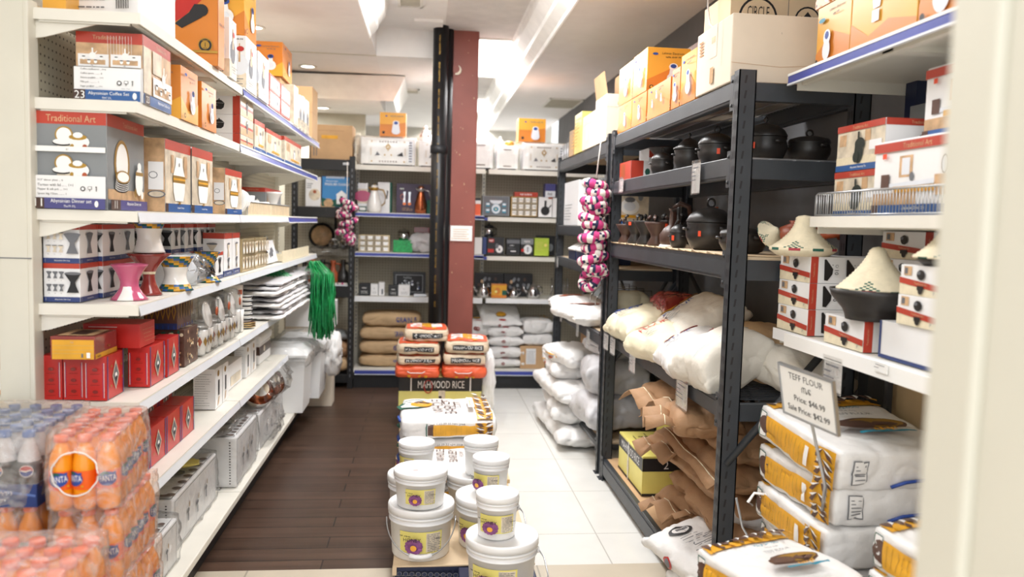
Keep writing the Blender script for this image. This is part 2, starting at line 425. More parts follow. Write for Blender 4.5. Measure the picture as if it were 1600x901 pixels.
# ---------------- setting ----------------
def plane(name, pts, k):
    m = MB(); m.add(pts, [tuple(range(len(pts)))], k); return struct(m, name)
plane('floor', [(-2.6, 3.28, 0), (.23, 3.28, 0), (.23, 11, 0), (-2.6, 11, 0)], 'wood_floor')
plane('floor', [(.23, 3.28, 0), (1.7, 3.28, 0), (1.7, 11, 0), (.23, 11, 0)], 'white_tile')
plane('floor', [(-2.6, -2.5, 0), (1.7, -2.5, 0), (1.7, 3.28, 0), (-2.6, 3.28, 0)], 'beige_tile')
HI = 2.92; LO = 2.71
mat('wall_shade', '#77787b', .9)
m = MB()
m.box(-2.6, .8, LO, -.40, 11, LO+.3, 'soffit_paint')
m.box(-.40, 6.35, LO, .10, 11, LO+.3, 'ceiling_paint')
m.box(.81, .8, LO, 1.57, 11, LO+.3, 'soffit_paint')
m.box(-.4, .8, HI, .12, 6.35, HI+.1, 'ceiling_paint')
struct(m, 'ceiling')
m = MB(); m.box(.12, .8, HI, .81, 11, HI+.1, 'tile_ceiling'); struct(m, 'ceiling')
def crown(name, x0, x1, ya, yb):
    """cornice from (x0, LO) to (x1, HI) running along Y"""
    m = MB(); pr = [(0, 0), (.06, .02), (.12, .10), (.45, .30), (.5, .42), (.85, .70), (.9, .92), (1, 1)]
    vs = []; 
    for y in (ya, yb):
        for a, b in pr: vs.append((x0+(x1-x0)*a, y, LO-.02+(HI-LO+.02)*b))
        vs.append((x0, y, HI))
    n = len(pr)+1
    fs = [(i, (i+1) % n, n+(i+1) % n, n+i) for i in range(n)]+[tuple(range(n)), tuple(range(2*n-1, n-1, -1))]
    m.add(vs, fs, 'crown'); return struct(m, name)
crown('trim_1', -.41, -.28, .8, 5.7); crown('trim_2', .82, .66, .8, 10.9)
# dropped soffit at the back left, with its cornice
m = MB(); m.box(-2.6, 7.25, 2.50, -.42, 8.25, LO, 'soffit_paint')
m.add([(-2.6, 7.25, 2.5), (-.3, 7.25, 2.5), (-.3, 8.25, 2.5), (-.42, 8.25, 2.5), (-.42, 7.3, 2.5), (-2.6, 7.3, 2.5),
       (-2.6, 7.13, 2.66), (-.2, 7.13, 2.70), (-.2, 8.25, 2.70)], [(0, 6, 7, 1), (1, 7, 8, 2)], 'crown')
struct(m, 'trim_3')
m = MB(); m.box(-2.6, 6.34, LO-.004, -.4, 6.36, LO, 'wall_beige'); struct(m, 'trim_4')
def slab(name, a, b, k): m = MB(); m.box(*a, *b, k); return struct(m, name)
slab('wall_back', (-2.6, 11, 0), (1.7, 11.1, 3.2), 'wall_paint')
slab('wall_back', (-2.6, 8.25, 0), (-.62, 8.3, 2.6), 'wall_beige')
slab('wall_left', (-2.7, -2.5, 0), (-2.6, 9.6, 3.2), 'wall_beige')
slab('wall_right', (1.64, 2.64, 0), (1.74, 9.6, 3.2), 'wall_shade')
slab('wall_right', (1.66, -.4, 0), (1.76, 2.64, 3.2), 'plywood')
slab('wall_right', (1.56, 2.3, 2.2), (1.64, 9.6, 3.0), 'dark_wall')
# ceiling fittings
def downlight(x, y, z, lab):
    t = empty('ceiling_downlight', (x, y, z), 0, lab, 'ceiling light', 'recessed ceiling downlights')
    m = MB(); m.lathe([(.075, 0), (.075, -.006), (.055, -.009), (.052, 0)], 'white_paint', 24, cap=False); m.obj('trim_ring', t)
    m = MB(); m.lathe([(.0, -.003), (.053, -.003)], 'lamp_glow', 20, cap=False); m.obj('diffuser', t)
    l = bpy.data.lights.new('downlight_lamp', 'SPOT'); l.energy = 14; l.spot_size = 2.2; l.color = (1, .9, .78); l.shadow_soft_size = .05
    o = bpy.data.objects.new('downlight_lamp', l); o.parent = t; o.location = (0, 0, -.03); col.objects.link(o)
downlight(-1.161, 5.61, LO, 'round ceiling downlight above the tall yellow box on the left shelf')
downlight(-.997, 6.92, LO, 'round ceiling downlight between the orange box and the back soffit')
downlight(-.987, 7.86, 2.50, 'round downlight under the dropped soffit at the back left')
m = MB()
m.box(.36, 6.5, HI-.008, .40, 8.2, HI, 'white_paint'); m.box(.70, 6.5, HI-.008, .74, 8.2, HI, 'white_paint')
m.box(.36, 6.5, HI-.008, .74, 6.54, HI, 'white_paint'); m.box(.36, 8.16, HI-.008, .74, 8.2, HI, 'white_paint')
t = empty('ceiling_light_panel', (0, 0, 0), 0, 'large bright rectangular light panel in ceiling behind the red column', 'ceiling light'); m.obj('frame', t)
m = MB(); m.box(.40, 6.54, HI-.005, .70, 8.16, HI-.001, 'panel_glow'); m.obj('diffuser', t)
t = empty('ceiling_light_panel', (0, 0, 0), 0, 'farther bright light panel in the tiled ceiling near back wall', 'ceiling light')
m = MB(); m.box(.40, 9.7, HI-.005, .72, 10.8, HI-.001, 'panel_glow'); m.obj('diffuser', t)
m = MB(); m.box(.38, 9.66, HI-.008, .40, 10.84, HI, 'white_paint'); m.box(.72, 9.66, HI-.008, .74, 10.84, HI, 'white_paint'); m.obj('frame', t)
def vent(x, y, z, w, d, lab):
    t = empty('ceiling_vent', (x, y, z), 0, lab, 'vent')
    m = MB(); m.box(-w/2, -d/2, -.012, w/2, -d/2+.02, 0, 'white_paint'); m.box(-w/2, d/2-.02, -.012, w/2, d/2, 0, 'white_paint')
    m.box(-w/2, -d/2, -.012, -w/2+.02, d/2, 0, 'white_paint'); m.box(w/2-.02, -d/2, -.012, w/2, d/2, 0, 'white_paint'); m.obj('frame', t)
    m = MB(); n = int(d/.03)
    for i in range(n): y0 = -d/2+.02+(d-.04)*i/n; m.box(-w/2+.02, y0, -.008, w/2-.02, y0+.014, -.004, 'wall_beige')
    m.box(-w/2+.01, -d/2+.01, -.003, w/2-.01, d/2-.01, -.001, 'dark_wall'); m.obj('louvre', t)
vent(-.13, 5.55, HI, .17, .25, 'square white ceiling vent nearest the camera left of the black pipes')
vent(-.15, 7.95, LO, .14, .22, 'small white ceiling vent above the orange box on the back shelf')
vent(1.38, 8.3, LO, .35, .6, 'flat grey return vent in ceiling above far right corner')
m = MB(); m.box(-.11, 6.0, HI-.02, .1, 6.25, HI, 'ceiling_paint'); tag(m.obj('ceiling_access_panel'), 'flat square off-white access panel beside the top of the pipes', 'access panel')
# column and pipes
m = MB(); m.box(.172, 6.3, 0, .385, 6.5, HI+.01, 'col_red', c=.006)
f = pface(m, (.172, 6.3, 0), (1, 0, 0), (0, 0, 1), .213, HI)
for i in range(30):
    a, b = rnd.random()*.9+.05, rnd.random()*.7+.28; f.e(a, b, .0006+.001*rnd.random()**2, .0008+.003*rnd.random()**2, 'photo_tan', 6)
f.e(.2, .897, .013, .013, 'cardboard_light', 16, -1.9, 1.2); f.e(.16, .9, .011, .011, 'col_red', 16)
tag(m.obj('support_column'), 'square red-brown painted steel support column with scuffs', 'column')
m = MB(); m.box(0, 0, 0, .17, .004, .125, 'white_ink'); f = pface(m, (0, 0, 0), (1, 0, 0), (0, 0, 1), .17, .125)
for i in range(5): f.r(.12, .75-.14*i, .85-.1*(i % 2), .78-.14*i, 'photo_tan')
f.r(0, 0, 1, .05, 'col_red')
tag(m.obj('paper_notice', None, (.195, 6.293, 1.30)), 'white paper notice taped on the red-brown column', 'notice')
def pipe(x, y, r, top, lab, txt=True):
    m = MB(); m.lathe([(r, 0), (r, top)], 'pipe_black', 28); m.lathe([(r+.008, 1.97), (r+.008, 2.03)], 'black_metal', 28) if txt else 0
    if txt:
        T = Matrix.Translation((0, 0, 0))
        for k in range(22):
            z = .8+k*.1; V, Fc, W = text_mesh('ABS DWV 4" CSA B181.1' if k % 2 else 'SCH 40 NSF'); h = .012
            m.add([((r+.001)*math.sin(-.25+b*h/r), -(r+.001)*math.cos(-.25+b*h/r), z+a*h*.5) for a, b in V], Fc, 'gold')
    return tag(m.obj('drain_pipe', None, (x, y, 0)), lab, 'pipe')
pipe(.09, 6.2, .058, HI, 'thick black plastic drain pipe with yellow print, in front of its twin')
pipe(.145, 6.30, .045, HI, 'thinner black drain pipe squeezed between thick pipe and red-brown column', False)

# ---------------- gondola shelving (left) ----------------
XB, XF = -1.10, -.82
SH = [2.01, 1.765, 1.455, 1.185, .90, .62]
YS = [2.40, 3.67, 4.94, 6.20]
def upright(x0, x1, y0, y1, z1, k='post_cream'):
    m = MB(); m.box(x0, y0, 0, x1, y1, z1, k, c=.004)
    m.box(x0+.012, y0-.002, .05, x1-.012, y0, z1-.012, k)
    return m
t = empty('gondola_shelving', (-1.1, 2.4, 0), 0, 'long cream gondola shelving unit filled with boxes on the left', 'shelving'); G = t
def gobj(m, name, par=None):
    o = m.obj(name, par or G); o.location = tuple(-c for c in (par or G).location) if not par else (0, 0, 0); return o
m = upright(-1.186, -1.092, 2.37, 2.43, 2.03); gobj(m, 'upright')
m = MB(); m.box(-1.184, 2.367, 1.315, -1.094, 2.3695, 1.318, 'ink_grey')
gobj(m, 'cover_joint')
for i, y in enumerate(YS[1:]):
    m = MB(); m.box(-1.16, y-.015, 0, -1.10, y+.015, 2.06, 'post_cream')
    for j in range(60): m.box(-1.0999, y-.004, .2+j*.03, -1.0992, y+.004, .215+j*.03, 'ink')
    gobj(m, 'upright')
for i in range(3):
    m = MB(); m.box(-1.135, YS[i]+.016, .15, -1.125, YS[i+1]-.016, 2.04, 'peg_left'); gobj(m, 'pegboard')
def shelf(mb, y0, y1, z, xb, xf, th=.03, strip='price_strip', cream='shelf_cream'):
    mb.box(xb, y0, z-.012, xf-.004, y1, z, cream)
    mb.box(xb+.02, y0+.004, z-.035, xf-.03, y0+.01, z-.012, cream)
    mb.box(xf-.03, y0+.02, z-.03, xf-.012, y1-.02, z-.012, cream)
    mb.box(xf-.004, y0, z-th, xf, y1, z+.002, cream)
    mb.box(xb+.0, y0-.002, z-.03, xf-.002, y0, z+.001, cream)
    n = int((y1-y0)/.42)
    for k in range(1, n+1): yy = y0+(y1-y0)*k/(n+1); mb.box(xb+.01, yy, z-.03, xf-.04, yy+.04, z-.012, cream)
    for q in (0, 1):
        yy = y0+.012 if q == 0 else y1-.02
        mb.add([(xb, yy, z-.012), (xf-.05, yy, z-.012), (xb+.03, yy, z-.075), (xb, yy, z-.08), (xb, yy+.006, z-.012), (xf-.05, yy+.006, z-.012), (xb+.03, yy+.006, z-.075), (xb, yy+.006, z-.08)],
               [(0, 1, 2, 3), (7, 6, 5, 4), (0, 4, 5, 1), (1, 5, 6, 2), (2, 6, 7, 3)], cream)
STRIPS = {(0, 1): 'blue_strip', (0, 2): 'blue_strip', (1, 1): 'blue_strip', (1, 2): 'blue_strip', (2, 2): 'blue_strip', (0, 0): None, (1, 0): None}
for si, z in enumerate(SH):
    for i in range(3):
        if si == 5 and i == 2 : continue
        m = MB(); xf = XF+(.012 if si == 0 else 0); shelf(m, YS[i]+.003, YS[i+1]-.003, z, XB, xf)
        o = gobj(m, 'shelf')
        st = STRIPS.get((si, i), 'price_strip')
        if st:
            m = MB(); m.add([(xf, YS[i]+.003, z-.002), (xf+.006, YS[i]+.003, z-.030), (xf+.006, YS[i+1]-.003, z-.030), (xf, YS[i+1]-.003, z-.002),
                             (xf+.001, YS[i]+.003, z-.034), (xf+.001, YS[i+1]-.003, z-.034)], [(0, 1, 2, 3), (1, 4, 5, 2)], st)
            if st == 'blue_strip': m.box(xf+.001, YS[i]+.003, z-.036, xf+.008, YS[i+1]-.003, z-.031, 'white_ink'); m.box(xf, YS[i]+.003, z-.003, xf+.004, YS[i+1]-.003, z+.004, 'white_ink')
            m.obj('price_rail', o)
for i in range(3):
    m = MB(); m.box(-1.12, YS[i]+.003, .17, -.815, YS[i+1]-.003, .20, 'shelf_cream', c=.004)
    f = pface(m, (-.90, YS[i]+.02, .2), (0, 1, 0), (-1, 0, 0), 1.22, .1)
    for a in range(60): f.r(a/60, .1, a/60+.008, .17, 'ink_grey')
    for a in range(60): f.r(a/60, .2, a/60+.008, .24, 'ink_grey')
    gobj(m, 'base_deck')
m = MB(); m.box(-1.11, 2.45, 0, -.90, 6.18, .17, 'kick_black'); gobj(m, 'kick_plate')
# sliver of another gondola at far left edge
t = empty('gondola_shelving', (0, 0, 0), 0, 'sliver of a second cream shelving run at left edge', 'shelving')
m = MB()
for z in (1.98, 1.74, 1.44, 1.17, .9): m.box(-1.9, 2.47, z-.03, -1.192, 6.1, z, 'shelf_cream')
m.obj('shelf', t)
m = MB(); m.box(-1.91, 2.47, 0, -1.9, 6.1, 2.03, 'peg_left'); m.obj('pegboard', t)
for z, h, k, lab in ((1.74, .17, 'box_red', 'red and cream carton at far left edge behind the post'), (1.44, .18, 'box_grey', 'grey box at far left edge behind the post'), (1.17, .16, 'photo_kitchen', 'pale patterned box at far left edge behind the post'), (.9, .15, 'photo_tan', 'tan box at far left edge behind the post')):
    m = MB(); m.box(-1.5, 2.5, z, -1.24, 2.8, z+h, k, c=.003); fs = bfaces(m, .26, .3, h, -1.37, 2.65, z); fs['F'].r(.7, .1, .98, .5, 'box_white')
    tag(m.obj('carton'), lab, 'box')

# ---------------- back gondola (cream) ----------------
YB = 6.95
t = empty('gondola_shelving', (0, 0, 0), 0, 'tall cream pegboard shelving along the back with grain sacks', 'shelving'); GB = t
m = MB(); m.box(-.60, 7.36, 0, 1.55, 7.37, 2.2, 'peg_back'); m.obj('pegboard', t)
for x in (-.61, .52, 1.56):
    m = MB(); m.box(x-.015, 7.31, 0, x+.015, 7.36, 2.22, 'post_cream')
    for j in range(50): m.box(x-.004, 7.3093, .3+j*.035, x+.004, 7.31, .318+j*.035, 'ink_grey')
    m.obj('upright', t)
BZ = {0: [(1.915, .04, None), (1.515, .03, 'blue_strip'), (1.175, .03, 'blue_strip'), (.795, .045, None)], 1: [(1.915, .04, None), (1.505, .035, None), (1.165, .035, None), (.795, .04, None)]}
for s, (x0, x1) in enumerate(((-.595, .505), (.535, 1.55))):
    for z, th, st in BZ[s]:
        m = MB(); m.box(x0, YB, z-.012, x1, 7.36, z, 'shelf_cream'); m.box(x0, YB-.004, z-th, x1, YB, z+.001, 'shelf_white' if z in (.795,) else 'shelf_cream')
        o = m.obj('shelf', t)
        if st: m = MB(); m.box(x0, YB-.010, z-.030, x1, YB-.004, z-.006, st); m.box(x0, YB-.012, z-.036, x1, YB-.004, z-.030, 'price_strip'); m.obj('price_rail', o)
        elif s == 1 and z < 1.6 and z > 1: m = MB(); m.box(x0, YB-.010, z-.03, x0-.1, YB-.004, z-.006, 'blue_strip'); m.obj('price_rail', o)
    m = MB(); m.box(x0, YB-.02, .14, x1, 7.36, .17, 'shelf_cream'); o = m.obj('base_deck', t)
    m = MB(); m.box(x0+.01, YB-.028, .125, x1, YB-.02, .155, 'blue_strip'); m.box(x0+.01, YB-.03, .118, x1, YB-.02, .124, 'price_strip'); m.obj('price_rail', o)
    m = MB(); m.box(x0-.0, YB, 0, x1, YB+.02, .12, 'kick_black'); m.box(x0+.13, YB-.003, .04, x0+.24, YB, .08, 'black_metal') if s else 0; m.obj('kick_plate', t)

# ---------------- slotted rack builder ----------------
def slot_post(x, y, z1, face=-1, w=.045, d=.06, k='rack_grey'):
    """angle post: faces the aisle (X) with teardrop slots"""
    m = MB(); m.box(x, y-w/2, 0, x+.004, y+w/2, z1, k); m.box(x, y-w/2, 0, x+d, y-w/2+.004, z1, k); m.box(x+d-.004, y-w/2, 0, x+d, y-w/2+.014, z1, k)
    n = int(z1/.05)
    for i in range(n):
        z = .04+i*.05
        m.add([(x-.0006, y-.012, z), (x-.0006, y-.006, z), (x-.0006, y-.003, z+.026), (x-.0006, y-.013, z+.026)], [(0, 1, 2, 3)], 'ink')
        m.add([(x-.0006, y+.005, z), (x-.0006, y+.011, z), (x-.0006, y+.013, z+.026), (x-.0006, y+.003, z+.026)], [(0, 1, 2, 3)], 'ink')
        m.add([(x+.018, y-w/2-.0006, z), (x+.025, y-w/2-.0006, z), (x+.029, y-w/2-.0006, z+.026), (x+.022, y-w/2-.0006, z+.026)], [(0, 1, 2, 3)], 'ink')
    m.box(x-.012, y-w/2-.01, 0, x+d+.01, y+w/2+.01, .004, k)
    return m
def beam(m, x, y0, y1, z0, z1, k='rack_grey'):
    m.box(x, y0, z0, x+.03, y1, z1, k, c=.004); m.box(x-.004, y0, z0+(z1-z0)*.15, x+.0, y1, z0+(z1-z0)*.8, k)
    for yy in (y0, y1-.03):
        m.box(x-.006, yy, z0-.03, x-.002, yy+.03, z1+.02, k)
        for zz in (z0-.012, z1): m.lathe([(.0, -.003), (.006, -.003), (.006, 0)], 'black_metal', 8, Matrix.Translation((x-.006, yy+.015, zz)) @ Matrix.Rotation(PI/2, 4, 'Y'), cap=False)
def rack(lab, x0, x1, y0, y1, top, levels, wire=(), board=()):
    t = empty('slotted_rack', (x0, y0, 0), 0, lab, 'rack')
    def P(m, n): o = m.obj(n, t); o.location = (-x0, -y0, 0); return o
    for x in (x0, x1-.06):
        for y in (y0, y1): P(slot_post(x, y, top), 'post')
    for zb, zt in levels:
        m = MB(); beam(m, x0+.006, y0+.024, y1-.024, zb, zt); P(m, 'beam')
        m = MB(); beam(m, x1-.036, y0+.024, y1-.024, zb, zt); P(m, 'beam')
        for yy in (y0, y1): m = MB(); m.box(x0+.02, yy-.015, zb, x1-.02, yy+.015, zt-.01, 'rack_grey'); P(m, 'end_beam')
        if (zb, zt) in wire:
            m = MB(); n = int((y1-y0)/.03)
            for i in range(n): yy = y0+.03+i*(y1-y0-.06)/(n-1); m.box(x0+.02, yy-.002, zt-.004, x1-.02, yy+.002, zt, 'wire' if zb > 1 else 'rack_grey')
            for i in range(5): xx = x0+.06+i*(x1-x0-.12)/4; m.box(xx-.003, y0+.02, zt-.009, xx+.003, y1-.02, zt-.004, 'wire' if zb > 1 else 'rack_grey')
            P(m, 'wire_deck')
        else:
            m = MB(); m.box(x0+.03, y0+.0, zt-.012, x1-.03, y1, zt-.001, 'cardboard' if (zb, zt) in board else 'cardboard_pale'); P(m, 'deck_board')
    for (ya) in (y0, y1):
        m = MB(); yb = ya+(-.02 if ya == y0 else .02)
        m.tube([(x0+.02, yb, .64), (x1-.03, yb, 1.14)], .014, 'rack_grey', 8); P(m, 'brace')
    m = MB(); m.tube([(x1-.02, y0+.1, .3), (x1-.02, y1-.1, 1.2)], .012, 'rack_grey', 6); m.tube([(x1-.02, y0+.1, 1.2), (x1-.02, y1-.1, .3)], .012, 'rack_grey', 6); P(m, 'brace')
    return t
L1 = [(.03, .12), (.79, .86), (1.28, 1.36), (1.625, 1.70), (1.885, 1.955)]
rack('black slotted rack nearest the camera holding clay pots and sacks', 1.03, 1.50, 2.64, 4.44, 1.985, L1, wire=(L1[1], L1[3], L1[4]), board=(L1[0],))
L2 = [(.14, .18), (.745, .815), (1.14, 1.21), (1.375, 1.45), (1.86, 1.945)]
rack('farther black slotted rack holding navy boxes and white sacks', 1.03, 1.50, 4.55, 6.28, 1.98, L2)

# ---------------- black rack at the back left ----------------
t = empty('slotted_rack', (0, 0, 0), 0, 'black rack at back left holding clay jugs and cooker box', 'rack')
for x in (-1.12, -.645):
    m = MB(); m.box(x, 6.9, 0, x+.045, 6.96, 1.98, 'kick_black'); 
    for i in range(36): m.box(x+.018, 6.899, .1+i*.05, x+.026, 6.9, .125+i*.05, 'ink_grey')
    m.obj('post', t)
for z, th in ((1.95, .09), (1.55, .09), (.885, .1), (.12, .07)):
    m = MB(); m.box(-1.075, 6.905, z-th, -.645, 6.945, z, 'kick_black', c=.003); o = m.obj('beam', t)
    m = MB(); m.box(-1.075, 6.945, z-.015, -.645, 7.33, z, 'black_metal'); m.obj('deck_board', t)
m = MB(); m.box(-.70, 6.9, 1.905, -.65, 6.903, 1.925, 'wire'); m.obj('badge', t)
m = MB(); m.box(-1.25, 7.34, 0, -.61, 7.35, 1.9, 'peg_back'); m.obj('pegboard', t)
m = MB(); m.box(-1.07, 6.9, .884, -.65, 6.904, .895, 'price_strip'); m.obj('price_rail', t)

# ---------------- near right gondola (white) ----------------
t = empty('gondola_shelving', (0, 0, 0), 0, 'white shelving at the right holding boxed clay pots and basket-lid pots', 'shelving'); GR = t
RZ = [(1.965, .035, 1.19), (1.497, .03, 1.19), (1.122, .035, 1.19)]
for i, (z, th, xf) in enumerate(RZ):
    y1 = (2.575, 2.38, 2.60)[i]
    m = MB(); m.box(xf, .9, z-.012, 1.62, y1, z, 'shelf_cream'); m.box(xf-.004, .9, z-th, xf, y1, z+.002, 'shelf_cream' if i != 2 else 'shelf_white')
    m.box(xf+.02, y1-.01, z-.05, 1.60, y1-.004, z-.012, 'shelf_cream'); m.box(xf+.03, .95, z-.034, xf+.05, y1-.02, z-.012, 'shelf_cream')
    for q in range(3): m.box(xf+.03, 1.2+q*.42, z-.03, 1.6, 1.25+q*.42, z-.012, 'shelf_cream')
    o = m.obj('shelf', t)
    if i == 0: m = MB(); m.box(xf-.010, .9, z-.03, xf-.004, y1, z-.006, 'blue_strip'); m.box(xf-.013, .9, z-.036, xf-.004, y1, z-.030, 'price_strip'); m.box(xf-.012, .9, z-.006, xf-.004, y1, z+.002, 'white_ink'); m.obj('price_rail', o)
    if i == 2: m = MB(); m.box(xf-.010, .9, z-.045, xf-.004, y1-.1, z-.004, 'white_ink'); m.obj('price_rail', o)
m = MB(); m.box(1.585, 2.50, 1.13, 1.625, 2.56, 2.1, 'navy_box'); m.obj('upright', t)
m = MB(); m.box(1.628, .9, 1.0, 1.634, 2.5, 2.1, 'shelf_white'); m.obj('back_panel', t)
m = MB(); m.box(1.50, 2.53, 0, 1.56, 2.59, 1.12, 'kick_black'); m.obj('upright', t)
m = MB(); m.box(1.60, 1.0, 0, 1.615, 2.52, 1.08, 'plywood'); m.obj('side_panel', t)
# near cream post at the frame's right edge
t = empty('gondola_shelving', (0, 0, 0), 0, 'cream shelving upright close to the camera at the right edge', 'shelving')
m = MB(); m.box(.438, .40, 0, .60, .58, 2.2, 'post_cream', c=.004); m.obj('upright', t)
m = MB(); m.box(.432, .58, 0, .50, .64, 2.2, 'post_cream', c=.004); m.obj('upright', t)
# ---------------- printed cartons ----------------
def pb(name, label, cat, X0, X1, Y0, Y1, Z, h, art, group=None, rz=0, base='box_white', c=.0015, tilt=None, flap=False):
    w_, d_ = X1-X0, Y1-Y0; m = MB(); m.box(-w_/2, -d_/2, 0, w_/2, d_/2, h, base, c=c)
    fs = bfaces(m, w_, d_, h); 
    if art: art(fs, m, w_, d_, h)
    rot = tilt if tilt else (0, 0, rz)
    o = m.obj(name, None, ((X0+X1)/2, (Y0+Y1)/2, Z+.001), rot); return tag(o, label, cat, group)
def cup_ic(f, u, v, s, k, ink=None):
    """little flared cup silhouette, s = height share"""
    a = s*f.h/f.w
    f.p([(u-a*.42, v+s*.5), (u-a*.12, v+s*.05), (u-a*.14, v-s*.1), (u-a*.3, v-s*.5), (u+a*.3, v-s*.5), (u+a*.14, v-s*.1), (u+a*.12, v+s*.05), (u+a*.42, v+s*.5)], k)
    f.e(u, v+s*.5, s*.42, s*.08, 'ink_grey', 10)
def jebena_ic(f, u, v, s, k='white_ink'):
    a = s*f.h/f.w
    f.e(u, v-s*.15, s*.32, s*.33, k, 14); f.p([(u-a*.08, v), (u+a*.08, v), (u+a*.07, v+s*.5), (u-a*.07, v+s*.5)], k)
    f.e(u, v+s*.52, s*.09, s*.07, k, 8); f.p([(u+a*.2, v-s*.1), (u+a*.46, v+s*.28), (u+a*.40, v+s*.3), (u+a*.15, v)], k)
def pot_ic(f, u, v, s, k='ink', lid=True):
    a = s*f.h/f.w
    f.p([(u-a*.5, v+s*.1), (u-a*.42, v-s*.3), (u-a*.2, v-s*.48), (u+a*.2, v-s*.48), (u+a*.42, v-s*.3), (u+a*.5, v+s*.1)], k)
    if lid: f.p([(u-a*.5, v+s*.12), (u+a*.5, v+s*.12), (u+a*.22, v+s*.36), (u+a*.05, v+s*.42), (u+a*.05, v+s*.52), (u-a*.05, v+s*.52), (u-a*.05, v+s*.42), (u-a*.22, v+s*.36)], k)
    f.e(u-a*.2, v-s*.1, s*.08, s*.06, 'ink_grey', 8)
def marks(f, u, v, s):
    f.e(u, v, s*.5, s*.5, 'ink', 12).e(u, v, s*.3, s*.3, 'box_white', 10)
    x = u+1.4*s*f.h/f.w; a = s*f.h/f.w; f.r(x-a*.4, v-s*.1, x+a*.4, v+s*.5, 'ink').r(x-a*.32, v-s*.02, x+a*.32, v+s*.42, 'box_white').r(x-a*.06, v-s*.5, x+a*.06, v-s*.1, 'ink')
    x += 1.3*a; f.r(x-a*.08, v-s*.5, x+a*.08, v+s*.2, 'ink').e(x, v+s*.38, s*.16, s*.16, 'ink', 8)
def lines(f, u0, u1, v0, v1, n, k='ink_grey', seed=1, th=.35):
    r_ = random.Random(seed); p = (v1-v0)/n
    for i in range(n):
        v = v1-(i+.5)*p; u = u0
        while u < u1-.02:
            l = min(u1-u, (.03+.09*r_.random())); f.r(u, v-p*th/2, u+l, v+p*th/2, k, 1); u += l+.02
            if r_.random() < .12 and u > (u0+u1)/2: break
def art_coffee(fs, m, w, d, h):
    for q in 'FR':
        f = fs[q]; a, b = (0, 1) if q == 'F' else (.28, 1)
        f.r(0, .84, 1, 1, 'box_red').r(0, .5 if q == 'F' else .16, 1, .84, 'photo_tan')
        f.t('Traditional Art', (a+b)/2, .925, .06, 'photo_tan', mw=.5*(b-a))
        if q == 'F':
            for i in (0, 1):
                u = .25+.5*i; f.r(u-.22, .5, u+.24, .68, 'box_white', 1).r(u-.19, .53, u+.19, .6, 'photo_tan'); jebena_ic(f, u, .68, .15)
                for k in (-.13, -.05, .05, .14): f.e(u+k, .62-.05*(abs(k) < .1), .025, .03, 'white_ink', 8); f.e(u+k, .64-.05*(abs(k) < .1), .025, .008, 'ink', 8)
                f.t('04' if i == 0 else '05', u, .515, .022, 'ink')
            for i in range(9): f.r(.5+.045*i, .62, .504+.045*i, .94, 'box_white')
            f.r(0, .15, 1, .48, 'box_white').r(0, .478, 1, .484, 'ink')
            for i, s in enumerate(('Coffee cup&saucer .. 6+6', 'Coffee spoon .......... 6', 'Jebena pot&lid ..... 1+1', 'Milk pot .............. 1', 'Sugar pot&lid ...... 1+1')): f.t(s, .1, .445-.062*i, .032, 'ink', 'l', .4)
            marks(f, .68, .26, .07); f.t('Made in China', .78, .18, .014, 'ink_grey')
            f.r(0, 0, .18, .15, 'clay_brown').r(.18, 0, 1, .15, 'box_blue').t('23', .095, .075, .11, 'white_ink').t('Abyssinian Coffee Set', .53, .095, .06, 'white_ink', mw=.62).t('የቡና ስኒ', .5, .035, .035, 'white_ink').e(.92, .075, .03, .05, 'white_ink', 10)
        else:
            f.r(0, .16, .26, .84, 'photo_kitchen').r(0, 0, 1, .15, 'box_blue').r(.03, .0, .2, .15, 'clay_brown').t('23', .12, .075, .1, 'white_ink')
            f.r(.3, .5, .62, .84, 'photo_kitchen').r(.3, .16, 1, .45, 'box_white').r(.36, .2, .95, .34, 'photo_tan'); jebena_ic(f, .68, .52, .26)
            for k in range(4): f.e(.4+.15*k, .32-.06*(k % 2), .05, .05, 'white_ink', 10); f.e(.4+.15*k, .34-.06*(k % 2), .05, .014, 'ink', 10)
            f.t('Abyssinian Coffee Set', .62, .075, .06, 'white_ink', mw=.66)
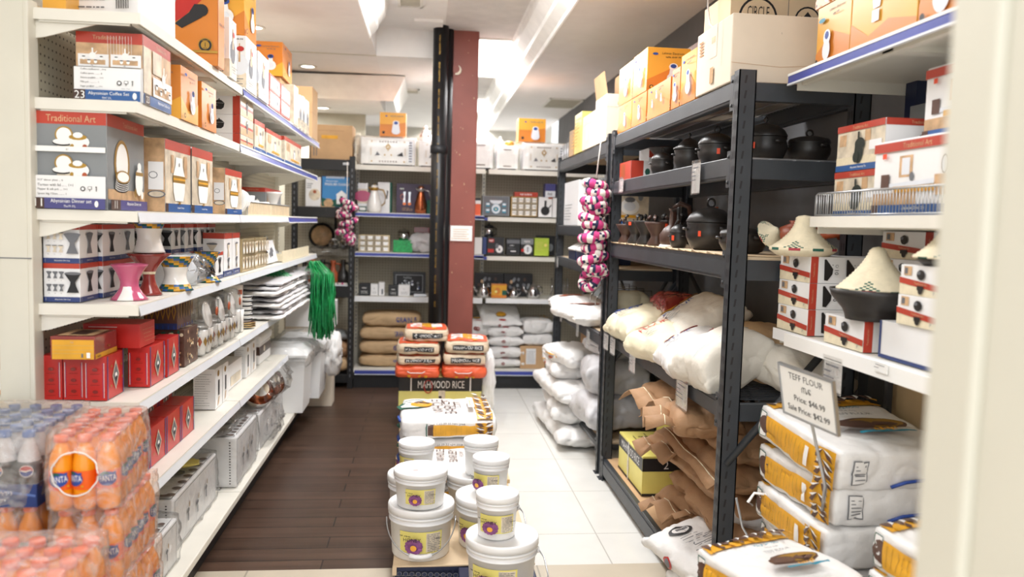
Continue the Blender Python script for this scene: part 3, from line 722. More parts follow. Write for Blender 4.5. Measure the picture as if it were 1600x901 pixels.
def art_dinner(fs, m, w, d, h):
    f = fs['F']; f.r(0, 0, 1, 1, 'box_grey').r(0, .87, 1, 1, 'box_red').t('Traditional Art', .5, .93, .07, 'photo_tan', mw=.7)
    for v in (.76, .47):
        f.p([(.3, v-.13), (.74, v-.13), (.72, v-.05), (.32, v-.05)], 'photo_kitchen'); f.e(.4, v, .09, .09, 'gold', 18).e(.4, v, .075, .075, 'white_ink', 18)
        f.e(.38, v-.08, .1, .035, 'ink', 14).e(.38, v-.07, .095, .03, 'white_ink', 14); f.e(.62, v-.07, .1, .07, 'white_ink', 14).e(.6, v-.02, .09, .03, 'gold', 12).e(.6, v+.0, .05, .03, 'white_ink', 10)
        f.e(.52, v-.12, .02, .03, 'gold', 8).e(.57, v-.12, .02, .03, 'white_ink', 8).e(.7, v-.12, .025, .03, 'clay_orange', 8)
    f.r(0, .585, 1, .64, 'white_ink').t('01', .46, .61, .02, 'ink').r(0, .11, 1, .34, 'box_white')
    for i, s in enumerate(('10.5" dinner plate ... 6', 'Tureen with lid ...... 1+1', 'Pepper & salt pot .... 1+1', 'Spoon big 13mm ......... 1')): f.t(s, .04, .29-.047*i, .027, 'ink', 'l', .5)
    marks(f, .68, .21, .05); f.r(0, 0, 1, .11, 'box_purple').r(0, 0, .14, .11, 'clay_brown').t('11', .06, .06, .08, 'white_ink').t('Abyssinian Dinner set', .52, .075, .05, 'white_ink', mw=.58).t('የእራት ስኒ', .5, .027, .028, 'white_ink').e(.88, .055, .02, .035, 'white_ink', 8)
    f = fs['R']; f.r(0, 0, 1, 1, 'box_grey').r(0, .87, 1, 1, 'box_red').t('Traditional Art', .6, .93, .05, 'photo_tan', mw=.7)
    f.r(0, .11, 1, .22, 'photo_tan').e(.36, .5, .22, .26, 'gold', 20).e(.36, .5, .17, .22, 'white_ink', 20)
    for i in range(5): f.e(.34, .24+.022*i, .2, .05, 'ink', 16).e(.34, .25+.022*i, .2, .045, 'white_ink', 16)
    f.e(.34, .36, .21, .07, 'gold', 16).e(.34, .36, .17, .055, 'white_ink', 16)
    f.e(.78, .33, .12, .16, 'white_ink', 14).r(.68, .4, .9, .44, 'gold').e(.78, .5, .06, .05, 'white_ink', 10).e(.66, .2, .03, .05, 'gold', 8).e(.85, .18, .04, .05, 'white_ink', 8)
    f.r(0, 0, 1, .11, 'box_purple').r(0, 0, .24, .11, 'clay_brown').t('11', .12, .06, .08, 'white_ink').t('Abyssinian Dinner set', .6, .07, .045, 'white_ink', mw=.6)
def art_thermos(n=1):
    def A(fs, m, w, d, h):
        f = fs['F']; f.r(0, 0, 1, 1, 'photo_tan').r(.3, 0, .5, 1, 'box_red').e(.22, .48, .13, .2, 'box_grey', 14).e(.22, .48, .11, .18, 'photo_kitchen', 14).r(.6, .3, .97, .68, 'box_white').e(.72, .5, .06, .05, 'ink_grey', 10).e(.72, .5, .05, .04, 'box_white', 10).e(.8, .24, .12, .05, 'ink_grey', 12).e(.8, .24, .1, .038, 'photo_kitchen', 12).t('Traditional Art', .4, .5, .04, 'photo_tan', rot=PI/2)
        f = fs['R']
        for i in range(n):
            a, b = i/n, (i+1)/n; s = b-a; f.r(a, .12, b, .86, 'photo_kitchen').r(a, .86, b, 1, 'box_red').r(a, 0, b, .12, 'box_blue').r(a, 0, a+s*.1, .12, 'clay_brown')
            c = (a+b)/2; f.r(c-.3*s, .55, c-.2*s, .8, 'photo_tan').r(c+.2*s, .5, c+.34*s, .82, 'photo_tan').p([(c-.22*s, .28), (c-.16*s, .16), (c+.16*s, .16), (c+.22*s, .28), (c+.24*s, .5), (c+.14*s, .66), (c+.12*s, .78), (c-.12*s, .78), (c-.14*s, .66), (c-.24*s, .5)], 'white_ink')
            f.r(c-.24*s, .42, c+.24*s, .52, 'gold').r(c-.24*s, .455, c+.24*s, .485, 'bag_yellow').e(c, .68, .02, .03, 'ink_grey', 8).e(c, .13, .05, .02, 'gold', 10).t('Abyssinian Thermos', c+.04*s, .06, .035, 'white_ink', mw=.6*s)
    return A
def art_cups(dark='ink', tall=False):
    def A(fs, m, w, d, h):
        for q in 'FRL':
            f = fs[q]; f.r(0, .87, 1, 1, 'box_red').r(0, 0, 1, .13, 'box_navy').t('Abyssinian Sini Cup', .52, .065, .045, 'white_ink', mw=.6).r(.06, .015, .065, .12, 'white_ink')
            if tall: cup_ic(f, .5, .6, .3, 'photo_kitchen'); cup_ic(f, .5, .3, .22, 'ink_grey'); f.e(.5, .2, .04, .04, 'gold', 8); continue
            if q == 'F' or (q == 'L'):
                for i in range(3):
                    for j in range(2): cup_ic(f, .16+.18*i, .7-.33*j, .17, 'photo_kitchen' if dark == 'w' else 'ink_grey'); f.t('0%d' % (i+1+3*j), .16+.18*i, .56-.33*j, .025, 'ink_grey')
                if q == 'F': cup_ic(f, .84, .5, .5, 'ink_grey' if dark == 'w' else 'ink')
            else: cup_ic(f, .5, .5, .52, 'ink_grey' if dark == 'w' else 'ink')
    return A
def art_orange(var=0):
    bc = 'box_yellow' if var == 1 else 'box_orange'
    def A(fs, m, w, d, h):
        for q in 'FRL':
            f = fs[q]; s = .7; f.p([(0, 0), (1, 0), (1, .42), (.7, .25), (.4, .2), (0, .42)], 'box_orange' if var else 'box_yellow')
            f.t('Lehman Electronic', .62, .86, .045, 'ink_grey', mw=.6).t('ANY COOK POT', .62, .78, .035, 'ink_grey', mw=.5).e(.2, .86, .08, .03, 'ink_blue', 10)
            if var < 2:
                f.e(.6, .3, .16, .14, 'box_white', 16).p([(.5, .3), (.7, .3), (.66, .55), (.54, .55)], 'box_white').e(.6, .56, .09, .06, 'ink_blue', 12).e(.6, .57, .05, .03, 'ink', 10).e(.6, .3, .09, .08, 'price_strip', 12)
            else:
                for u, v in ((.3, .35), (.52, .55), (.75, .42)): f.e(u, v, .09, .11, 'box_white', 12).e(u, v+.1, .06, .05, 'ink_blue', 10)
            f.e(.1, .08, .05, .05, 'ink', 10).e(.1, .08, .03, .03, 'box_yellow', 8)
    return A
def art_pot01(fs, m, w, d, h):
    for q in 'FRL':
        f = fs[q]; f.r(0, 0, 1, 1, 'box_white')
        if q == 'F':
            pot_ic(f, .36, .5, .55); f.t('01', .12, .5, .16, 'ink', rot=PI/2).r(.78, 0, 1, 1, 'box_red').r(.1, .1, .3, .2, 'box_white')
        else: f.r(0, .4, 1, .55, 'box_red').r(0, .55, 1, .98, 'photo_kitchen').r(0, 0, 1, .38, 'photo_tan'); f.e(.5, .62, .26, .24, 'ink_grey', 14).e(.5, .3, .14, .2, 'ink_grey', 12).e(.5, .74, .12, .05, 'box_white', 10)
def art_kitchen(band='Abyssinian Steamer', top='photo_kitchen', redside=True):
    def A(fs, m, w, d, h):
        for q in 'FRL':
            f = fs[q]; f.r(0, .12, 1, .85, top).r(0, .85, 1, 1, 'box_red').t('Traditional Art', .5, .925, .05, 'photo_tan', mw=.6)
            f.r(.1, .5, .3, .8, 'photo_tan').e(.55, .45, .22, .18, 'white_ink', 14).e(.55, .6, .12, .06, 'ink_grey', 12).e(.55, .45, .14, .1, 'price_strip', 12).r(.35, .2, .85, .26, 'bag_yellow').e(.8, .68, .06, .1, 'box_grey', 10)
            f.r(0, 0, 1, .12, 'box_blue').t(band, .55, .06, .045, 'white_ink', mw=.6)
            if redside and q == 'F': f.r(0, 0, .14, 1, 'box_red')
    return A
def art_mitad(fs, m, w, d, h):
    f = fs['F']; f.p([(0, .42), (.35, .46), (.62, .66), (.9, 1), (0, 1)], 'tea_red')
    f.e(.2, .95, .42, .36, 'box_grey', 32, PI, 2*PI).e(.2, .97, .39, .34, 'price_strip', 32, PI, 2*PI).e(.12, .98, .3, .27, 'photo_kitchen', 32, PI, 2*PI)
    f.p([(.52, .56), (.60, .50), (.82, .66), (.88, .74), (.84, .84), (.74, .84), (.68, .72)], 'ink').e(.82, .76, .09, .085, 'ink', 14)
    f.e(.86, .28, .1, .1, 'gold', 20).e(.86, .28, .088, .088, 'ink', 20).e(.86, .28, .06, .06, 'gold', 18).t('1', .86, .285, .06, 'ink').t('WARRANTY', .86, .345, .018, 'gold', mw=.12).r(.72, .17, 1, .205, 'gold').t('YEAR', .86, .235, .018, 'ink')
    fs['R'].r(0, 0, 1, 1, 'box_orange').t('ELECTRIC MITAD', .5, .6, .04, 'ink', mw=.7)
def art_tea(fs, m, w, d, h):
    for q in 'FR':
        f = fs[q]
        if q == 'F':
            f.r(.08, .06, .1, .85, 'white_ink').r(.125, .06, .135, .85, 'ink_blue').r(.88, .06, .9, .85, 'white_ink').r(.84, .06, .85, .85, 'ink_blue')
            for v in (.2, .45, .7): f.e(.5, v, .06, .04, 'ceramic_maroon', 10); f.r(.3, v-.1, .7, v-.09, 'ceramic_maroon')
        else:
            f.r(.02, .0, .07, 1, 'box_purple').r(.93, 0, .98, 1, 'box_purple').p([(.3, .5), (.5, .85), (.7, .5), (.5, .15)], 'photo_kitchen').p([(.34, .5), (.5, .78), (.66, .5), (.5, .22)], 'ink_grey').e(.5, .5, .07, .06, 'white_ink', 12).e(.5, .42, .05, .06, 'ink', 10)
            for u, v in ((.2, .3), (.85, .4), (.8, .7), (.2, .75)): f.e(u, v, .04, .03, 'gold', 8)
def art_white_tall(fs, m, w, d, h):
    f = fs['F']; lines(f, .12, .85, .12, .9, 14, 'ink_grey', 3, .14); f = fs['R']; f.r(0, 0, 1, 1, 'box_white').e(.45, .85, .1, .08, 'gold', 10).p([(.4, .3), (.6, .3), (.62, .68), (.4, .68)], 'black_metal').p([(.3, .05), (.5, .1), (.6, .28), (.45, .26)], 'photo_tan')
def art_dallah(fs, m, w, d, h):
    for q in 'FR': f = fs[q]; f.r(0, 0, 1, .3, 'photo_kitchen'); f.e(.45, .45, .18, .2, 'ink_grey' if q == 'R' else 'price_strip', 14).p([(.38, .5), (.55, .5), (.52, .85), (.42, .85)], 'photo_tan').e(.55, .75, .07, .05, 'tea_red', 10).t('Vacuum Flask', .5, .93, .03, 'ink', mw=.6); lines(f, .1, .8, .05, .2, 3, 'ink_grey', 2)
def art_window(fs, m, w, d, h):
    f = fs['R']; 
    n = max(2, int(d/.05))
    for i in range(n):
        for j in range(2):
            u = (i+.5)/n; f.r(u-.4/n, .1+.45*j, u+.4/n, .45+.45*j, 'photo_kitchen').e(u, .2+.45*j, .07, .07, 'white_ink', 10).e(u, .36+.45*j, .05, .05, 'gold', 10)
def art_card(txt=None, k='ink', tape=True):
    def A(fs, m, w, d, h):
        for q in 'FRL': 
            f = fs[q]; f.r(0, .495, 1, .5, 'paper_bag')
            if txt: f.t(txt, .5, .25, .12, k, mw=.6)
        if tape: fs['T'].r(.46, 0, .54, 1, 'photo_tan'); fs['F'].r(.46, .8, .54, 1, 'photo_tan'); fs['L'].r(.46, .8, .54, 1, 'photo_tan')
    return A
# ================= goods on the left shelving =================
Z1, Z2, Z3, Z4, Z5, Z6, Z7 = 2.012, 1.767, 1.457, 1.187, .902, .622, .202
def art_bar(fs, m, w, d, h):
    f = fs['F']; lines(f, .1, .5, .25, .8, 4, 'ink_grey', 5, .18); f.t('MADE IN CHINA', .78, .75, .06, 'ink', mw=.25)
    for i in range(16): f.r(.68+i*.013, .3, .68+i*.013+.004+.006*((i*7) % 3 == 0), .6, 'ink')
pb('appliance_carton', 'white carton with barcode lying on the top shelf, nearest the camera', 'box', -1.06, -.86, 2.60, 2.86, Z1, .17, art_bar, rz=-.12)
pb('appliance_carton', 'slim orange carton behind the white barcode carton on the top shelf', 'box', -1.12, -1.055, 2.52, 2.62, Z1, .25, lambda f, m, w, d, h: f['F'].t('CLAY', .4, .2, .2, 'ink', rot=PI/2), base='box_yellow')
pb('griddle_carton', 'big orange carton with red swoosh and one year warranty seal, on top shelf', 'box', -1.115, -.79, 3.18, 3.27, Z1, .265, art_mitad, base='box_orange')
for i, (x, y0, y1, h) in enumerate(((-.80, 3.40, 3.52, .235),)):
    pb('flask_box', 'thin white flask box standing right behind the warranty-seal carton', 'box', -.90, x, y0, y1, Z1, h, art_dallah)
pb('cooker_carton', 'tall yellow-orange carton stacked high behind the warranty-seal carton', 'box', -1.08, -.86, 3.94, 4.2, Z1+.285, .26, art_orange(1), base='box_yellow')
pb('cooker_carton', 'orange carton supporting the tall yellow one on the top left shelf', 'box', -1.08, -.89, 3.94, 4.2, Z1, .284, art_orange(0), base='box_orange')
pb('flask_box', 'tall white flask box printed with a jug, first of two beside blue price rail', 'box', -.852, -.80, 3.70, 3.92, Z1, .228, art_dallah)
pb('flask_box', 'white flask box behind the first jug-printed box on the top left shelf', 'box', -.852, -.795, 3.94, 4.19, Z1, .215, art_dallah)
pb('cooker_carton', 'glossy orange carton on top of the small glass boxes, top left shelf', 'box', -1.03, -.86, 4.95, 5.28, Z1+.272, .198, art_orange(0), base='box_orange')
pb('cooker_carton', 'plain carton hidden under the glossy orange carton on top left shelf', 'box', -1.03, -.875, 4.97, 5.28, Z1, .27, art_orange(1), base='cardboard')
for i, (y, z, lab) in enumerate(((4.24, 0, 'lower front'), (4.24, .085, 'upper front'), (4.56, 0, 'lower rear'), (4.56, .085, 'upper rear'))):
    def A(fs, m, w, d, h):
        for q in 'FR': f = fs[q]; f.r(.1, .15, .9, .85, 'price_strip').e(.4, .5, .25, .25, 'photo_kitchen', 10).e(.7, .5, .2, .2, 'ink_grey', 10)
    pb('glassware_box', lab+' small red-edged glassware box on the top left shelf', 'box', -.90, -.80, y, y+.3, Z1+z, .084, A, 'small glassware boxes on the top left shelf', base='box_red')
def art_rd(fs, m, w, d, h):
    for q in 'FR': fs[q].r(.08, .12, .92, .9, 'photo_kitchen').e(.5, .5, .2, .2, 'box_white', 12)
for i, (y0, y1, h, b, lab) in enumerate(((5.0, 5.16, .235, 'photo_kitchen', 'mauve grey box beyond the glassware boxes'), (5.22, 5.30, .21, 'box_white', 'slim white box fourth from the far end'), (5.34, 5.44, .22, 'box_white', 'white upright box third from the far end'), (5.5, 5.62, .22, 'box_white', 'white upright box second from the far end'))):
    pb('kitchen_box', lab+' of the top left shelf', 'box', -.91 if i else -.865, -.80, y0, y1, Z1, h, art_dallah if i else None, base=b)
pb('cardboard_carton', 'tan cardboard carton standing last on the top left shelf', 'box', -1.0, -.80, 5.78, 6.05, Z1, .35, art_card(), base='cardboard')
# shelf 2
def art_rev(a):
    return a
pb('coffee_set_box', 'coffee set carton with red top, photos and number 23', 'box', -1.0, -.818, 2.45, 2.70, Z2, .195, art_coffee)
pb('cooker_carton', 'orange cooker carton right behind the coffee set carton', 'box', -.99, -.815, 2.80, 3.0, Z2, .176, art_orange(0), base='box_orange')
pb('cooker_carton', 'second orange carton on the shelf, farther from the coffee set', 'box', -.99, -.815, 3.05, 3.25, Z2, .166, art_orange(1), base='box_orange')
for i, (z, h, lab) in enumerate(((.13, .085, 'topmost'), (.048, .081, 'middle'), (0, .047, 'lowest'))):
    pb('clay_pot_box', lab+' of three stacked white boxes printed with black pots, left shelf', 'box', -.965, -.825, 3.70, 3.96, Z2+z, h, art_pot01, 'pot boxes stacked on the second left shelf')
for i, (y0, y1, h, lab) in enumerate(((4.0, 4.24, .15, 'first'), (4.28, 4.72, .14, 'second'), (4.82, 5.45, .155, 'third'))):
    pb('tableware_box', lab+' kitchen-photo box past the black pot boxes on the left', 'box', -.99, -.825, y0, y1, Z2, h, art_kitchen('Abyssinian Set', redside=i != 0), 'kitchen-photo boxes on the second left shelf')
for i in range(2): pb('tableware_box', ('nearer' if i == 0 else 'farther')+' inner kitchen-photo box close to the pegboard on second left shelf', 'box', -1.09, -.995, 4.0+.65*i, 4.6+.65*i, Z2, .15, art_kitchen(), 'inner boxes on the second left shelf')
# shelf 3
pb('dinner_set_box', 'grey dinner set carton showing plates, number 11, on the left shelf', 'box', -1.095, -.905, 2.41, 2.71, Z3, .273, art_dinner)
pb('thermos_box', 'double thermos carton with brown wood photo and vertical red stripe', 'box', -.985, -.855, 2.76, 3.33, Z3, .24, art_thermos(2))
pb('thermos_box', 'single thermos carton half hidden past the double thermos carton', 'box', -.94, -.83, 3.45, 3.75, Z3, .19, art_thermos(1))
t = empty('bread_basket', (0, 0, 0), 0, 'low wire-fronted basket of white ceramic cups at the shelf far end', 'basket')
m = MB()
for q in range(2):
    y0 = 3.9+q*.6; m.box(-.842, y0, Z3, -.838, y0+.58, Z3+.062, 'straw'); 
    for k in range(20): m.box(-.8372, y0+.02+k*.028, Z3+.004, -.8365, y0+.025+k*.028, Z3+.058, 'photo_tan')
m.obj('front_panel', t)
m = MB(); m.tube([(-.836, 3.9, Z3+.064), (-.836, 5.08, Z3+.064)], .003, 'wire'); m.tube([(-.836, 3.9, Z3), (-.836, 3.9, Z3+.064)], .003, 'wire'); m.tube([(-.836, 3.9, Z3+.064), (-1.05, 3.9, Z3+.064)], .003, 'wire'); m.obj('wire_rim', t)
pb('tableware_box', 'dark red-topped box behind the ceramic cups near the far end', 'box', -1.06, -.92, 4.75, 5.25, Z3, .16, art_kitchen(top='box_grey'), base='box_navy')
def cupmesh(r0, r1, h, k='ceramic', T=None, m=None):
    m = m or MB(); m.lathe([(r0*.8, 0), (r0, .004), (r1*.93, h*.6), (r1, h), (r1-.004, h), (r1*.88, h*.6), (r0*.8, .008), (0, .008)], k, 18, T, cap=False); return m
m = cupmesh(.028, .042, .075); proto = m.obj('white_cup', None, (-.90, 4.15, Z3)); tag(proto, 'white ceramic cup in the low basket, nearest one', 'cup', 'white cups in the low basket')
for i, (x, y, lab) in enumerate(((-.9, 4.28, 'second'), (-.95, 4.42, 'third'), (-.9, 4.55, 'fourth'))): clone(proto, (x, y, Z3+.03*(i % 2)), lab+' white ceramic cup from the near end of the low basket')
for i in range(3):
    m = MB(); m.lathe([(.0, 0), (.03, .004), (.06, .012), (.058, .016), (.03, .01), (0, .006)], 'ceramic', 28, cap=False)
    tag(m.obj('white_plate', None, (-.885, 3.86+i*.035, Z3+.062), (PI/2-.25, 0, 0)), ('nearest', 'middle', 'farthest')[i]+' white plate on edge at the low basket near end', 'plate', 'white plates leaning in the low basket')
def waist(r0, rw, r1, h, n=10):
    return [(0, 0), (r0, 0)]+[((r0+(rw-r0)*math.sin(PI/2*min(1, t/.45)) if t < .45 else rw+(r1-rw)*((t-.45)/.55)**1.6), h*t) for t in [i/n for i in range(1, n+1)]]
m = MB(); m.lathe(waist(.05, .03, .065, .14)+[(.06, .14), (.03, .08), (0, .075)], 'ceramic', 24, cap=False); tag(m.obj('incense_burner', None, (-.9, 4.85, Z3)), 'white waisted ceramic burner at the far end of low basket', 'incense burner')
# shelf 4 : cup boxes
CB = art_cups('ink'); CW = art_cups('w')
rows = [(-1.095, -.995, 2.44, 2.57, 0, CB, 'front lower cup box at the near shelf end'), (-1.095, -.995, 2.44, 2.57, .113, CW, 'front upper cup box at the near shelf end'),
        (-1.09, -.985, 2.58, 2.72, 0, CB, 'lower cup box second from the near end'), (-1.095, -.985, 2.58, 2.72, .113, CB, 'upper cup box second from the near end'), (-1.09, -.99, 2.73, 2.87, .113, CW, 'upper cup box third from the near end'), (-1.09, -.99, 2.73, 2.87, 0, CB, 'lower cup box third from the near end'),
        (-1.08, -.98, 2.93, 3.06, .113, CB, 'upper cup box behind the white burner'), (-1.08, -.98, 2.93, 3.06, 0, CB, 'lower cup box behind the white burner'),
        (-1.065, -.97, 3.2, 3.32, .113, CB, 'upper cup box first of the middle row'), (-1.065, -.97, 3.2, 3.32, 0, CB, 'lower cup box first of the middle row'),
        (-1.06, -.96, 3.34, 3.46, .113, CW, 'upper cup box second of the middle row'), (-1.06, -.96, 3.34, 3.46, 0, CB, 'lower cup box second of the middle row'),
        (-1.05, -.95, 3.48, 3.62, .113, CB, 'upper cup box third of the middle row'), (-1.045, -.945, 3.64, 3.75, .113, CB, 'upper cup box last of the middle row'), (-1.05, -.95, 3.54, 3.75, 0, CB, 'lower cup box last of the middle row'),
        (-.945, -.855, 3.40, 3.52, 0, CB, 'single cup box beside the black burner')]
for x0, x1, y0, y1, z, a, lab in rows: pb('cup_box', 'white and red '+lab, 'box', x0, x1, y0, y1, Z4+z, .112, a, 'coffee cup boxes on the fourth left shelf')
for i in range(2): pb('cup_box', ('nearer' if i == 0 else 'farther')+' tall white cup box with red top past the black burner', 'box', -.96, -.86, 3.56+i*.15, 3.70+i*.15, Z4, .188, art_cups(tall=True), 'tall cup boxes')
for i in range(2): pb('glass_set_box', ('nearer' if i == 0 else 'farther')+' tan windowed box of tea glasses on the fourth left shelf', 'box', -.98, -.855, 3.88+i*.3, 4.16+i*.3, Z4, .155, art_window, 'tea glass boxes', base='tin')
def art_wl(fs, m, w, d, h):
    for q in 'FR': f = fs[q]; f.e(.6, .45, .25, .2, 'ink', 12).p([(.4, .2), (.8, .5), (.7, .7), (.35, .4)], 'ink_grey').t('COFFEE MILL', .5, .88, .05, 'ink', mw=.7)
pb('coffee_mill_box', 'white box with black picture leaning back past the tea glass boxes', 'box', -.88, -.85, 4.46, 4.78, Z4+.006, .125, art_wl, tilt=(0, -.25, 0))
m = MB(); m.box(-.84, 4.84, 0, -.834, 5.9, .065, 'straw'); m.box(-1.05, 4.84, 0, -.84, 5.9, .004, 'straw'); m.box(-1.05, 4.84, 0, -.84, 4.846, .05, 'straw')
tag(m.obj('display_tray', None, (0, 0, Z4)), 'tan cardboard display tray at the far end of the fourth shelf', 'tray')
for i in range(7):
    m = MB(); m.box(-.006, -.06, 0, .006, .06, .15, 'price_strip', c=.002); f = pface(m, (.006, -.06, 0), (0, 1, 0), (0, 0, 1), .12, .15); f.r(.1, .5, .9, .9, 'ink_grey').e(.5, .3, .15, .12, 'ink', 10).r(.3, .7, .7, .8, 'photo_kitchen')
    tag(m.obj('blister_pack', None, (-.90-.02*i, 4.98+.12*i, Z4+.008), (.1, -.45-.04*i, 0)), ('first', 'second', 'third', 'fourth', 'fifth', 'sixth', 'last')[i]+' silvery packet leaning in the tan display tray', 'packet', 'silvery packets in the display tray')
# ceramic burners
def burner(name, label, x, y, z, r0, rw, r1, h, fn, wob=None, n=36):
    m = MB(); pr = waist(r0, rw, r1, h, 16); pr += [(r1-.004, h), (rw, h*.62), (0, h*.6)]
    m.lathe(pr, fn, n, cap=False, wob=wob); return tag(m.obj(name, None, (x, y, z)), label, 'incense burner')
def banded(body, lo, hi, N=19):
    def f(i, j):
        if i < lo or i >= N-hi-3 and i < N-2: return ('gold', 'box_blue', 'straw_green', 'bag_yellow')[(j//2+i) % 4]
        return body
    return f
burner('incense_burner', 'pink glazed waisted incense burner at the near shelf end', -.90, 2.56, Z4, .055, .026, .055, .108, lambda i, j: 'ceramic' if (i < 7 and 25 <= j <= 29) else 'ceramic_pink')
burner('incense_burner', 'maroon flared incense burner carrying a white one', -.895, 2.72, Z4, .042, .018, .068, .135, lambda i, j: 'straw' if i == 9 else 'ceramic_maroon', wob=lambda i, a: 1+(.04*math.cos(12*a) if i > 14 else 0))
burner('incense_burner', 'white burner with gold patterned rim standing on the maroon one', -.90, 2.74, Z4+.137, .05, .036, .056, .115, banded('ceramic', 1, 4), wob=lambda i, a: 1+(.05*math.cos(10*a) if i > 15 else 0))
burner('incense_burner', 'white burner with gold and blue bands beside the maroon one', -.865, 2.90, Z4, .06, .036, .062, .12, banded('ceramic', 4, 4))
burner('incense_burner', 'plain white burner behind the gold banded one', -.94, 2.98, Z4, .05, .04, .055, .11, lambda i, j: 'ceramic')
burner('incense_burner', 'black burner with green and gold pattern in crinkled film', -.86, 3.29, Z4, .055, .022, .052, .12, banded('ceramic_black', 4, 7))
def wrapbag(name, label, x, y, z, w, d, h, k='clear_film', seed=1, cat='bag', parent=None):
    m = MB(); Fn = soft(w, d, h, .5, .1, 3, .2, .02, 14/max(w, .1)*.3, seed); soft_mesh(m, Fn, k, 10, 6); o = m.obj(name, parent, (x, y, z+h/2)); weld(o)
    if label: tag(o, label, cat)
    return o
m = MB(); m.lathe([(0, 0), (.045, 0), (.05, .06), (.03, .09), (.045, .115), (.04, .115), (.03, .09), (.0, .08)], 'price_strip', 20, cap=False); tag(m.obj('incense_burner', None, (-.9, 3.12, Z4)), 'glass-grey burner wrapped in clear film between white and black burners', 'incense burner')
wrapbag('plastic_wrap', 'crinkled clear film bag around the glass-grey burner', -.895, 3.11, Z4+.002, .15, .17, .12, seed=5)
# shelf 5
G5 = 'red tea boxes on the fifth left shelf'
for i, (x0, x1, y0, y1, z, lab) in enumerate(((-1.102, -1.042, 2.425, 2.56, 0, 'leftmost of the three red tea boxes in front'), (-1.040, -.980, 2.425, 2.56, 0, 'middle of the three red tea boxes in front'), (-.978, -.915, 2.415, 2.545, 0, 'right of the three red tea boxes in front, diamond emblem visible'),
        (-.925, -.859, 2.61, 2.755, 0, 'red tea box fourth, standing back from the front three'), (-.925, -.856, 2.775, 2.905, 0, 'red tea box fifth, next to the camouflage patterned tin'), (-1.06, -.99, 2.60, 2.75, 0, 'red tea box at the back near pegboard'))):
    pb('tea_box', lab, 'box', x0, x1, y0, y1, Z5+z, .13 if i < 3 else .128, art_tea, G5, base='tea_red')
pb('tea_box', 'wide red box lying across the tea boxes at the back', 'box', -1.04, -.872, 2.565, 2.70, Z5+.131, .075, lambda fs, m, w, d, h: (fs['F'].r(.1, .86, .6, .88, 'white_ink'), lines(fs['R'], .15, .85, .2, .8, 4, 'tin', 3, .1)), base='tea_red')
def art_mtea(fs, m, w, d, h):
    f = fs['F']; f.r(.04, .0, .98, .85, 'bag_yellow').r(.04, .4, .98, .41, 'tin').r(.04, .6, .98, .61, 'tin').r(.04, .25, .98, .26, 'tin').r(.7, .08, .74, .25, 'ink_grey').r(.82, .06, .9, .3, 'white_ink').t('TEA', .5, .75, .08, 'photo_tan')
    f = fs['R']; f.r(0, 0, 1, .22, 'bag_yellow').t('Premium', .62, .62, .2, 'gold', mw=.5, rot=.1).t('Tea', .62, .4, .12, 'gold').t('MC-20', .14, .1, .1, 'ink', mw=.2); fs['T'].r(.1, .1, .9, .9, 'photo_tan').r(.3, .2, .7, .8, 'clay_brown')
pb('tea_box', 'yellow and maroon tea carton lying on the front red tea boxes', 'box', -1.045, -.925, 2.36, 2.52, Z5+.131, .065, art_mtea, base='ceramic_maroon', rz=0)
def art_camo(fs, m, w, d, h):
    r_ = random.Random(3)
    for q in 'FRT':
        f = fs[q]
        for i in range(34): f.e(.05+.9*r_.random(), .05+.9*r_.random(), .03+.04*r_.random(), .02+.04*r_.random(), r_.choice(['photo_tan', 'straw', 'clay_brown', 'straw_green', 'tin']), 7)
pb('patterned_tin', 'brown and green mottled square tin beside the red tea boxes', 'tin', -.96, -.855, 2.965, 3.135, Z5, .135, art_camo, base='bag_brown')
def art_ikat(fs, m, w, d, h):
    f = fs['R']; fs['F'].r(0, 0, 1, .2, 'box_navy')
    for g in (fs['F'], f):
        for i in range(6):
            u = (i+.5)/6; g.p([(u, .95), (u-.07, .6), (u, .3), (u+.07, .6)], 'gold'); g.p([(u, .8), (u-.04, .6), (u, .42), (u+.04, .6)], 'bag_brown'); g.r(u-.02, .02, u+.02, .14, 'ink_blue')
pb('patterned_tin', 'dark gold patterned tin stacked on the mottled tin', 'tin', -.99, -.875, 2.95, 3.12, Z5+.137, .11, art_ikat, base='bag_brown')
def gpack(label, y, seed):
    t = empty('glassware_pack', (-.90, y, Z5), 0, label, 'glassware pack', 'clear packs of patterned glasses')
    m = MB()
    for i in range(2):
        for j in range(2): cupmesh(.022, .034, .10, 'ceramic', Matrix.Translation((-.03+.06*i, -.04+.08*j, .005+.0*j)), m)
    m.obj('glass', t)
    m = MB(); 
    for i in range(8): m.box(-.06+.001, -.075+.018*i, .01, -.0595, -.065+.018*i, .1, ('gold', 'ink_blue')[i % 2])
    for j in range(2):
        for q in range(10):
            a = 2*PI*q/10; m.add([(.03+.036*math.cos(a+s), -.04+.08*j+.036*math.sin(a+s), z) for s, z in ((0, .04), (.25, .06), (0, .08), (-.25, .06))], [(0, 1, 2, 3)], ('gold', 'ink_blue', 'clay_orange')[q % 3])
    m.obj('gold_pattern', t)
    m = MB(); Fn = soft(.15, .19, .225, .85, .02, 6, .05, .004, 12, seed); soft_mesh(m, Fn, 'clear_film', 8, 6); weld(m.obj('film_sleeve', t, (0, 0, .115)))
    m = MB(); m.lathe([(0, 0), (.045, .003), (.055, .012), (.05, .012), (0, .006)], 'ceramic', 24, Matrix.Translation((.045, -.02, .16)) @ Matrix.Rotation(1.35, 4, 'Y'), cap=False); m.obj('saucer', t)
    m = MB(); m.lathe([(0, 0), (.018, 0), (.018, .003), (0, .003)], 'clay_orange', 14, Matrix.Translation((.078, .03, .17)) @ Matrix.Rotation(PI/2, 4, 'Y'), cap=False); m.obj('price_sticker', t)
